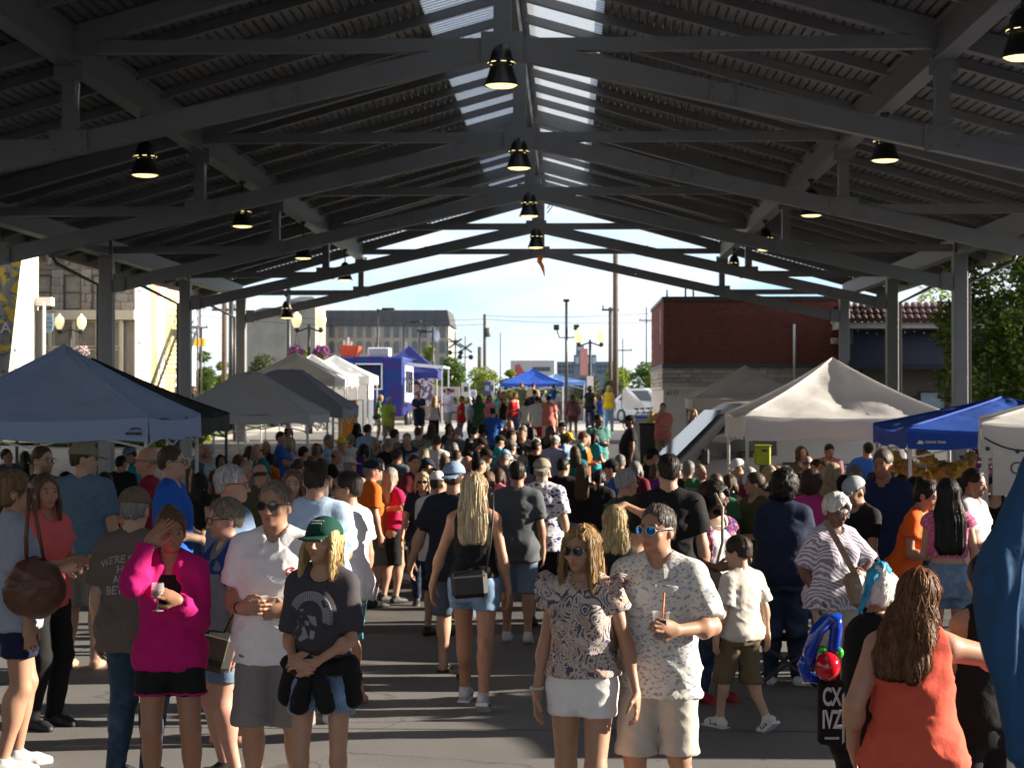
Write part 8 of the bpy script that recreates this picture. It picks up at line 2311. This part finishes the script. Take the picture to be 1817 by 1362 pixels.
def solveZ(px, yt, H, lo=17.5, hi=38.5):
 best = None
 for Z in np.arange(lo, hi, .25):
  e = abs(at(px, yt, Z).z - gz(Z) - H)
  if best is None or e < best[0] - 1e-4: best = (e, Z)
 return best[1]
POSES = [dict(armL='down', armR='down'), dict(armL='cup', armR='down'), dict(armL='cup', armR='cup2'), dict(armL='belly', armR='pocket'), dict(armL='hip', armR='cup'), dict(armL='swingf', armR='swingb', legL=(.1, .18, .02, 0, 20), legR=(-.1, -.18, 0))]
cr_n = 0
def crowd(px, yt, face, sex, hair, hcn, topn, extra='', cap=None, capn=None, where='', Z=None, H=None, bot=None, botn=None, pose=None, garment=None, girth=None, label=None, group='people in the crowd', head=0, tone=None, sleeve=None, shoe=None):
 global cr_n
 cr_n += 1
 rr = random.Random(cr_n * 13 + 5)
 if H is None: H = rr.uniform(1.66, 1.76) if sex == 'm' else rr.uniform(1.53, 1.63)
 if Z is None:
  Z = solveZ(px, yt, H); H = min(max(at(px, yt, Z).z - gz(Z), 1.42), H)
 girth = girth if girth is not None else rr.choice([1.0, 1.0, 1.12] if sex == 'm' else [.98, 1.1])
 pi = pose if pose is not None else rr.randrange(5)
 hv = rr.randrange(4)
 head = (-28, 0, 22, 8)[hv]
 sp = dict(sex=sex, girth=girth, head=(head, (2, 8, -4, 14)[hv], (0, 4, -5, 0)[hv]), lean=((0, 0, 0), (4, 2, 6), (-2, -2, -6), (7, 0, 0))[hv], **POSES[pi])
 sl = sleeve if sleeve is not None else (.62 if sex == 'm' else rr.choice([.45, .45, 0]))
 fine = Z < 16
 res = .010 if Z < 16 else (.0145 if Z < 26 else .0195)
 top = dict(sleeve=sl, hem=.81 if sex == 'm' else .86, loose=.018, neck='crew' if sex == 'm' else 'scoop')
 bk = bot or rr.choice(['shorts', 'pants', 'shorts'])
 bt = {'shorts': SH if sex == 'm' else dict(kind='shorts', hem=.68, flare=.018), 'pants': PT, 'skirt': dict(kind='skirt', hem=.55)}[bk]
 bm = cloth(COL[botn]) if botn in COL else (DEN if botn == 'denim' else rr.choice([DEN, DEND, BLACKC, cloth(COL['grey']), cloth(COL['tan']), NAVY]))
 tm = PRN[topn]() if topn in PRN else cloth(COL[topn])
 st = {'short': ('short',), 'bald': ('bald',), 'crop': ('crop',), 'curly': ('curly',), 'bob': ('bob', .10), 'long': ('long', .28, .10, .15), 'pony': ('pony', .20), 'bun': ('bun',), 'afro': ('afro',)}[hair]
 who = 'man' if sex == 'm' else 'woman'
 hd = {'short': 'short %s hair', 'bald': 'a balding %s head', 'crop': 'thick %s hair', 'curly': 'curly %s hair', 'bob': 'a %s bob', 'long': 'long %s hair', 'pony': 'a %s ponytail', 'bun': 'a %s bun', 'afro': 'puffy %s hair'}[hair] % hcn
 if label is None:
  g_ = garment or ('shirt' if topn in PRN else ('top' if sex == 'f' else 'tee'))
  label = '%s in %s %s %s with %s%s%s' % (who, 'an' if topn[0] in 'aeiou' else 'a', topn, g_, ('a %s %s' % (capn, 'hat' if cap == 'hat' else 'cap')) if cap else hd, (', ' + extra) if extra else '', (' ' + where) if where else '')
 key = 'c%s%.2f%d%d%.2f%s%.3f' % (sex, girth, pi, head, sl, bk, res)
 o = person(label, px, yt, Z, face, H=H, sp=sp, tone=tone or rr.choice([LT, LT, TN, MD, MD, (.36, .18, .11)]), hair=st, hc=HC[hcn], top=top, topm=tm, bot=bt, botm=bm, cap=cap, capm=cloth(COL[capn]) if cap else None, shoe=shoe or rr.choice([SHB, SHW, SHB]), res=res, fine=fine, seed=1, key=key, group=group)
 return o
W = where_ = None
# under the left canopies
crowd(12, 796, 60, 'm', 'short', 'dark', 'slate', where='at the far left under the pale blue canopy')
crowd(45, 800, 160, 'f', 'long', 'dark', 'black', where='behind the coral tee woman')
person('bearded man in black rimmed glasses and a dark green shirt under the pale blue canopy', 76, 792, 16.2, 62, sp=dict(sex='m', beard=.9, armL='cup'), tone=LT, hair=('short',), hc=HB, top=TEE, topm=cloth((.02, .06, .03)), bot=PT, botm=DEND, glass_=GLC, res=.010, seed=90)
crowd(118, 835, 150, 'f', 'bob', 'dark', 'navy', where='half hidden behind the heather blue tee man')
crowd(216, 808, 176, 'm', 'short', 'dark', 'black', where='from behind, between two men under the canopy edge')
crowd(229, 792, -80, 'm', 'short', 'brown', 'turquoise', cap='cap', capn='sky blue', where='by the canopy leg')
person('older man with grey hair and glasses in a maroon shirt facing left behind the vivid blue tee', 262, 793, 15.9, -82, sp=dict(sex='m', girth=1.1, armL='cup'), tone=(.46, .24, .17), hair=('bald',), hc=HGY, top=TEE, topm=cloth((.20, .012, .03)), bot=PT, botm=DEND, glass_=GLC, res=.010, seed=91)
crowd(187, 838, 170, 'm', 'crop', 'dark', 'maroon', where='just behind the heather blue tee man')
crowd(358, 788, 30, 'f', 'bob', 'blonde', 'slate', where='beside the canopy leg left of the aisle')
crowd(371, 790, -20, 'f', 'short', 'white', 'floral', where='left of the aisle')
crowd(392, 806, 5, 'f', 'bob', 'dark', 'brown', where='facing forward behind the white haired man')
crowd(423, 806, 160, 'f', 'long', 'auburn', 'black', where='behind the white haired man')
crowd(355, 838, 150, 'f', 'long', 'dark', 'black', where='behind the vivid blue tee man')
crowd(437, 816, 10, 'm', 'short', 'ash blonde', 'grey', where='under the grey canopy corner')
crowd(455, 786, -60, 'm', 'bald', 'brown', 'teal', where='under the grey canopy')
crowd(444, 791, 70, 'f', 'bob', 'brown', 'white', where='under the grey canopy')
crowd(472, 783, 20, 'f', 'long', 'blonde', 'tan', where='under the grey canopy')
crowd(515, 780, 120, 'f', 'long', 'blonde', 'lavender', where='beside the white canopy leg')
crowd(499, 765, 100, 'm', 'short', 'dark', 'blue', where='deep under the grey canopy')
crowd(512, 757, 60, 'f', 'bob', 'dark', 'turquoise', where='deep under the grey canopy')
crowd(462, 822, 172, 'm', 'bald', 'brown', 'olive', where='behind the white polo man')
crowd(552, 807, 176, 'f', 'crop', 'chestnut', 'brown', where='behind the pale blue tee man')
crowd(584, 771, 85, 'm', 'short', 'grey', 'sky blue', garment='collared shirt', where='facing right in the crowd')
crowd(606, 777, 40, 'm', 'short', 'brown', 'floral', cap='hat', capn='yellow', where='in the left crowd')
crowd(598, 796, 100, 'm', 'bald', 'brown', 'black', where='left of the white bucket hat')
crowd(622, 813, 170, 'm', 'short', 'grey', 'tan', cap='hat', capn='cream', where='behind the dark haired man in sunglasses')
crowd(646, 786, 140, 'f', 'bob', 'dark', 'purple', where='in the left crowd')
crowd(653, 753, 176, 'm', 'crop', 'dark', 'sky blue', where='in front of the bright white canopy')
crowd(634, 748, 160, 'f', 'long', 'dark', 'black', where='by the orange hanging cloth')
crowd(701, 761, 170, 'm', 'short', 'dark', 'grey', where='at the sunlit edge of the crowd')
crowd(690, 777, 165, 'm', 'short', 'grey', 'black', where='left of the camouflage shirt')
crowd(671, 813, 20, 'f', 'bob', 'grey', 'brown', where='behind the navy cap of the orange polo man')
crowd(742, 757, 172, 'm', 'short', 'brown', 'camo', where='at the sunlit edge')
crowd(766, 745, 170, 'f', 'long', 'brown', 'slate', where='at the sunlit edge')
crowd(797, 731, 20, 'f', 'long', 'dark', 'dark floral', where='at the sunlit edge')
crowd(813, 756, 160, 'm', 'short', 'grey', 'slate', where='before the red tee man')
crowd(841, 756, 174, 'm', 'crop', 'dark', 'black', where='before the green dress')
crowd(857, 738, 120, 'f', 'bob', 'dark', 'mauve', where='left of the bright blue tee')
crowd(874, 722, 176, 'm', 'short', 'dark', 'blue', where='from behind, standing in the sun', Z=43, H=1.78, garment='bright tee')
crowd(905, 743, 20, 'm', 'bald', 'brown', 'brown', where='right of the bright blue tee')
crowd(928, 728, 174, 'f', 'long', 'ash blonde', 'grey', where='from behind, left of the red shorts')
crowd(908, 762, 100, 'm', 'short', 'dark', 'black', where='in the dark middle of the crowd')
crowd(926, 757, 10, 'm', 'short', 'brown', 'black', extra='facing forward', where='in the middle')
crowd(944, 757, 150, 'f', 'long', 'dark', 'cream', where='with a dark strap, middle of the crowd')
crowd(977, 756, 160, 'f', 'long', 'chestnut', 'black', where='left of the black cap')
crowd(998, 749, -70, 'm', 'short', 'dark', 'olive', cap='cap', capn='black', where='right of the middle')
crowd(985, 772, 150, 'm', 'short', 'grey', 'lavender', cap='cap', capn='white', girth=1.2, where='from behind, broad')
crowd(855, 776, 90, 'm', 'short', 'dark', 'black', cap='cap', capn='black', where='in the dark middle')
crowd(888, 772, 100, 'm', 'short', 'dark', 'turquoise', cap='cap', capn='black', where='in the middle')
crowd(908, 782, 174, 'm', 'short', 'brown', 'grey', cap='cap', capn='grey', where='in the middle')
crowd(896, 797, 165, 'm', 'short', 'grey', 'slate', cap='cap', capn='sky blue', where='behind the charcoal tee man')
crowd(902, 808, 172, 'f', 'bob', 'grey', 'olive', cap='hat', capn='cream', where='behind the charcoal tee man')
crowd(805, 784, 174, 'm', 'short', 'grey', 'striped', where='behind the blue mesh cap')
crowd(810, 796, 172, 'm', 'short', 'brown', 'navy', where='behind the blue mesh cap')
crowd(752, 791, 174, 'f', 'long', 'ash blonde', 'black', where='behind the navy tee blonde')
crowd(759, 812, 120, 'm', 'short', 'dark', 'navy', cap='cap', capn='navy', where='behind the navy tee blonde')
crowd(735, 807, 60, 'm', 'short', 'brown', 'maroon', where='behind the navy tee blonde', girth=1.12)
crowd(789, 807, 174, 'f', 'long', 'chestnut', 'slate', where='left of the blue mesh cap')
crowd(830, 807, 20, 'm', 'bald', 'brown', 'grey', where='right of the blue mesh cap')
crowd(851, 811, 100, 'm', 'short', 'dark', 'white', where='right of the blue mesh cap')
crowd(863, 797, 95, 'm', 'short', 'dark', 'grey', cap='cap', capn='black', where='behind the balding man')
crowd(779, 838, 165, 'm', 'short', 'brown', 'white', cap='cap', capn='white', where='next to the navy tee blonde')
crowd(886, 830, 150, 'f', 'bob', 'brown', 'pink', where='between the long blonde and the charcoal tee man')
crowd(868, 836, 110, 'f', 'bob', 'chestnut', 'grey', where='just right of the long blonde hair')
crowd(926, 807, 170, 'm', 'short', 'grey', 'slate', where='behind the charcoal tee man', extra='nearer')
crowd(720, 782, 160, 'f', 'bob', 'brown', 'black', where='left middle of the crowd')
crowd(722, 768, 30, 'm', 'short', 'grey', 'navy', where='left middle of the crowd')
crowd(775, 772, 170, 'm', 'crop', 'brown', 'white', where='left middle of the crowd')
crowd(832, 776, 172, 'f', 'long', 'dark', 'maroon', where='middle of the crowd')
crowd(952, 780, 165, 'm', 'short', 'dark', 'black', where='left of the broad white capped man')
crowd(935, 790, 172, 'f', 'pony', 'brown', 'teal', where='left of the broad white capped man')
crowd(540, 792, 150, 'm', 'short', 'dark', 'navy', where='left crowd by the canopy leg')
crowd(480, 803, 160, 'f', 'bob', 'dark', 'orange', where='left crowd')
crowd(530, 812, 165, 'm', 'short', 'brown', 'black', where='left crowd, nearer')
crowd(562, 786, 20, 'f', 'bob', 'brown', 'mauve', where='left crowd')
crowd(570, 812, 175, 'f', 'long', 'brown', 'grey', where='left crowd, nearer')
crowd(622, 770, 165, 'm', 'short', 'grey', 'white', where='left crowd, farther')
crowd(665, 778, 30, 'f', 'bob', 'ash blonde', 'teal', where='left crowd')
crowd(705, 795, 170, 'm', 'short', 'brown', 'slate', where='behind the long grey hair')
# right of the aisle
crowd(1009, 767, 60, 'f', 'bob', 'brown', 'sky blue', cap='cap', capn='yellow', where='in the right crowd')
crowd(1041, 770, 60, 'f', 'bob', 'ash blonde', 'orange', extra='reaching', where='to the white table', pose=2)
crowd(1036, 764, 100, 'm', 'short', 'auburn', 'teal', where='behind the orange top')
crowd(1055, 768, 130, 'f', 'bob', 'dark', 'turquoise', where='leaning to the white table', pose=2)
person('man in a sea green polo with sunglasses hung at his neck standing in the shade edge', 1062, 737, 37.5, 8, H=1.80, sp=dict(sex='m', girth=1.12, head=(40, 0, 0), armL='cup', armR='belly'), tone=(.12, .065, .04), hair=('short',), hc=HD, top=TEE, topm=cloth((.10, .27, .235)), bot=PT, botm=DEND, res=.014, fine=False, shoe=SHB, seed=92)
person('heavy man all in black with a black cap facing left by the white recycling box', 1117, 736, 36.5, -82, H=1.82, sp=dict(sex='m', girth=1.25, belly=.05, armL='down', armR='down'), tone=(.10, .055, .035), hair=('short',), hc=HD, top=TEE, topm=BLACKC, bot=PT, botm=BLACKC, cap='cap', capm=BLACKC, res=.014, fine=False, shoe=SHB, seed=93)
person('man in a salmon polo raising a hand to his face by the building corner', 1176, 732, 46, -10, H=1.80, sp=dict(sex='m', girth=1.12, armR='face', armL='belly'), tone=LT, hair=('short',), hc=HB, top=TEE, topm=cloth(COL['salmon']), bot=PT, botm=cloth(COL['tan']), res=.016, fine=False, shoe=SHB, seed=94)
person('blonde woman in a bright red dress in front of the pale wall', 1231, 739, 45, -15, H=1.66, sp=dict(sex='f', armR='cup', armL='cup'), tone=LT, hair=('bob', .12), hc=HBL, top=dict(sleeve=0, hem=.85, loose=.01, neck='scoop'), topm=cloth(COL['red']), bot=dict(kind='skirt', hem=.55), botm=cloth(COL['red']), res=.016, fine=False, shoe=SHB, seed=95)
person('woman from behind with long brown hair, black top and denim shorts right of the aisle', 1034, 806, 22.2, 172, H=1.66, sp=dict(sex='f', girth=1.1, armL='hip', armR='down'), tone=MD, hair=('long', .34, .1, 0), hc=HB, top=dict(sleeve=.5, hem=.98, loose=.01), topm=BLACKC, bot=dict(kind='shorts', hem=.70, flare=.02), botm=DENL, res=.012, fine=False, shoe=SHB, seed=96)
crowd(1083, 817, -70, 'm', 'short', 'dark', 'blue', cap='cap', capn='black', where='by the blue carton')
crowd(1064, 832, 170, 'f', 'pony', 'dark', 'black', where='in front of the blue carton')
crowd(1151, 804, 165, 'f', 'pony', 'blonde', 'black', where='left of the tall black tee man')
crowd(1158, 796, 150, 'm', 'short', 'dark', 'black', cap='cap', capn='black', where='left of the tall black tee man')
crowd(1165, 822, 160, 'f', 'bob', 'brown', 'purple', where='hidden behind the tall black tee man', girth=1.1)
crowd(1205, 822, 150, 'm', 'short', 'grey', 'sky blue', where='right of the tall black tee man')
crowd(1221, 817, 170, 'm', 'short', 'grey', 'black', where='beside the van')
crowd(1243, 824, 30, 'f', 'short', 'ash blonde', 'black', where='in sunlight beside the van')
crowd(1228, 850, 165, 'm', 'short', 'grey', 'turquoise', cap='cap', capn='green', where='behind the purple vest')
crowd(1271, 836, 160, 'm', 'bald', 'dark', 'green', where='by the white canopy leg', tone=DK)
crowd(1307, 803, -75, 'm', 'short', 'dark', 'grey', cap='cap', capn='white', where='at the white canopy leg', Z=24)
crowd(1338, 839, -62, 'm', 'crop', 'brown', 'olive', where='talking under the white canopy')
crowd(1352, 852, -50, 'm', 'short', 'dark', 'grey', where='talking beside the broad navy tee woman', pose=2)
crowd(1366, 825, 40, 'm', 'short', 'ash blonde', 'navy', where='under the white canopy')
crowd(1380, 823, 20, 'm', 'bald', 'auburn', 'slate', where='under the white canopy')
crowd(1396, 827, 170, 'f', 'bob', 'white', 'grey', where='under the white canopy')
crowd(1331, 829, 150, 'f', 'bob', 'white', 'maroon', where='by the white canopy leg')
crowd(1433, 807, 160, 'm', 'bald', 'grey', 'salmon', garment='polo', where='bending under the white canopy')
crowd(1447, 813, -60, 'm', 'short', 'brown', 'red', where='under the white canopy')
crowd(1463, 817, -70, 'm', 'short', 'brown', 'mauve', where='under the white canopy')
crowd(1516, 826, 170, 'm', 'short', 'grey', 'tan', cap='cap', capn='grey', where='right part of the crowd')
crowd(1548, 838, 160, 'f', 'bob', 'brown', 'white', where='behind the navy polo man')
crowd(1472, 778, 5, 'm', 'short', 'dark', 'mauve', where='selling behind the stall table', Z=28.2, H=1.72, extra='vendor')
crowd(1540, 776, 175, 'm', 'short', 'dark', 'blue', where='deep under the white canopy', Z=28, H=1.75, extra='vendor')
crowd(1422, 782, 10, 'f', 'bob', 'brown', 'olive', where='deep under the white canopy', Z=28.4, H=1.66, extra='vendor')
crowd(1600, 842, 120, 'f', 'bob', 'dark', 'orange', where='by the blue canopy leg')
crowd(1592, 826, 60, 'f', 'pony', 'brown', 'black', where='behind the blue canopy leg')
crowd(1622, 846, 170, 'm', 'short', 'dark', 'navy', where='in front of the flower garland')
crowd(1765, 842, -30, 'f', 'bob', 'dark', 'black', where='behind the hanging sweatshirt')
crowd(1296, 842, 150, 'f', 'bob', 'brown', 'teal', where='behind the purple vest woman')
crowd(1412, 842, 20, 'f', 'curly', 'dark', 'brown', where='right of the swept up hair', tone=DK)
crowd(1496, 842, 165, 'm', 'short', 'dark', 'slate', where='left of the grey baseball cap')
crowd(1128, 818, 150, 'f', 'bob', 'grey', 'maroon', where='behind the green tee man')
crowd(1100, 806, -150, 'm', 'short', 'grey', 'white', where='by the white table')
crowd(1020, 790, 170, 'f', 'long', 'brown', 'teal', where='left of the long brown hair')
crowd(1000, 812, 172, 'm', 'short', 'dark', 'black', where='right of the bird print shirt')
# people in the sun beyond the roof
FG = 'people walking in the sun beyond the roof'
def far(px, yt, Z, face, sex, hair, hcn, topn, bot, botn, label, pose=0, H=None, **kw):
 H = H or min(max(at(px, yt, Z).z - gz(Z), 1.58), 1.92)
 return crowd(px, yt, face, sex, hair, hcn, topn, Z=Z, H=H, bot=bot, botn=botn, label=label, pose=pose, group=FG, **kw)
far(690, 704, 55, 172, 'm', 'short', 'white', 'lime', 'shorts', 'tan', 'man in a lime shirt and khaki shorts walking away beside the white canopy', 5)
far(676, 700, 60, 100, 'f', 'bob', 'blonde', 'green', 'shorts', 'white', 'person in a green and white outfit by the white side wall', 1)
far(742, 694, 63, 15, 'm', 'short', 'brown', 'navy', 'shorts', 'navy', 'man in a navy tee and navy shorts facing the camera in the sun', 2, girth=1.12)
far(771, 702, 60, 170, 'f', 'long', 'blonde', 'white', 'pants', 'black', 'woman with long blonde hair in a white top and black trousers', 1)
far(795, 688, 68, -60, 'm', 'short', 'auburn', 'lavender', 'pants', 'grey', 'tall man in a pale shirt facing left before the poster boards', 2)
far(819, 702, 58, -70, 'm', 'short', 'dark', 'red', 'pants', 'denim', 'man in a red tee and jeans facing left', 1)
far(832, 703, 60, -80, 'm', 'short', 'white', 'sky blue', 'pants', 'navy', 'man in a pale striped shirt behind the red tee man', 0)
far(850, 700, 58, 174, 'f', 'bob', 'brown', 'green', 'skirt', 'green', 'woman in a sage green dress from behind', 1, girth=1.1)
far(868, 699, 62, 20, 'f', 'bob', 'brown', 'pink', 'shorts', 'tan', 'woman in a pink top beside the sage dress', 1)
far(838, 706, 62, 160, 'f', 'bob', 'dark', 'black', 'pants', 'black', 'dark haired woman between the red tee and the sage dress', 0)
far(894, 694, 57, 60, 'f', 'bob', 'blonde', 'black', 'shorts', 'white', 'blonde woman in a black tee and white shorts', 1)
far(886, 693, 64, 20, 'f', 'bob', 'auburn', 'turquoise', 'pants', 'denim', 'person in a turquoise top behind the black tee blonde', 0)
far(913, 694, 60, 30, 'f', 'bob', 'blonde', 'red', 'pants', 'denim', 'blonde woman in a bright red top', 1)
far(925, 674, 74, 172, 'm', 'short', 'brown', 'olive', 'pants', 'denim', 'man in an olive shirt under the far blue canopy', 0, H=1.98)
far(946, 673, 74, 172, 'm', 'short', 'dark', 'tan', 'pants', 'denim', 'man in a tan shirt under the far blue canopy', 0, H=1.98)
far(948, 690, 62, 174, 'm', 'short', 'dark', 'navy', 'pants', 'navy', 'man in a navy shirt in front of the far blue canopy', 0)
far(935, 707, 57, 172, 'f', 'bob', 'dark', 'white', 'pants', 'denim', 'woman in a white top and jeans left of the red shorts', 0)
far(953, 702, 54, 172, 'm', 'short', 'dark', 'white', 'shorts', 'red', 'man in a white tee and brick red shorts walking away', 5)
far(973, 700, 54, 174, 'm', 'short', 'dark', 'salmon', 'shorts', 'white', 'man in a salmon tee and white shorts walking away', 0, girth=1.12)
far(983, 686, 63, 150, 'm', 'short', 'dark', 'white', 'shorts', 'tan', 'man in a white tee carrying a child on his shoulders', 0)
far(1015, 697, 62, 176, 'f', 'long', 'chestnut', 'mauve', 'shorts', 'mauve', 'woman in a loose mauve shirt with bare legs walking away', 5, sleeve=1.8)
far(1047, 685, 72, 174, 'f', 'curly', 'dark', 'black', 'pants', 'navy', 'woman with big dark hair in flared jeans walking away', 5)
far(1081, 684, 71, 172, 'f', 'bob', 'blonde', 'yellow', 'pants', 'sky blue', 'blonde woman in a yellow top and pale jeans walking away', 5, girth=1.1)
person('small child in blue riding on the shoulders of the white tee man', 971, 679, 63, 160, H=.95, sp=dict(sex='m', hs=1.35, pelvis=V(0, 0, 0), legL=(.12, -.34, .50), legR=(-.12, -.34, .50), armL='fwd', armR='fwd'), tone=LT, hair=('short',), hc=HB, top=TEE, topm=cloth(COL['blue']), bot=SH, botm=cloth(COL['navy']), res=.022, fine=False, seed=97)
c_ = bpy.data.objects['person.%03d' % (len([o for o in bpy.data.objects if o.name.startswith('person')]) - 1)]
m_ = [o for o in bpy.data.objects if o.get('label', '').startswith('man in a white tee carrying')][0]
c_.location = m_.location + Vector((-.02, -.05, 1.02))
person('little girl in blue walking between the dark haired woman and the yellow top', 1066, 692, 72, 174, H=1.45, sp=dict(sex='f', hs=1.12), tone=LT, hair=('bob', .1), hc=HB, top=WTEE, topm=cloth(COL['blue']), bot=PT, botm=DENL, res=.02, fine=False, seed=98)
for (px, yt, Z, face, topn, lab) in ((213, 660, 71, 40, 'brown', 'brown haired woman walking by the stone building'), (222, 664, 70, 90, 'blue', 'white haired man in a blue shirt walking by the stone building'), (266, 670, 74, 90, 'turquoise', 'woman in a pale turquoise top at the foot of the fire stair'), (343, 660, 66, -70, 'black', 'person in black by the planting bed right of the second column'), (374, 668, 64, 60, 'white', 'dark haired woman in a white top behind the grey canopy')):
 far(px, yt, Z, face, 'f' if 'woman' in lab else 'm', 'short' if 'white haired' in lab else 'bob', 'white' if 'white haired' in lab else 'brown', topn, 'pants', 'black', lab, 1)
bpy.data.scenes.remove(WS)
print('people', len([o for o in bpy.data.objects if o.get('category') == 'person']), 'tris', TRIS[0], 'time', time.time() - T0)
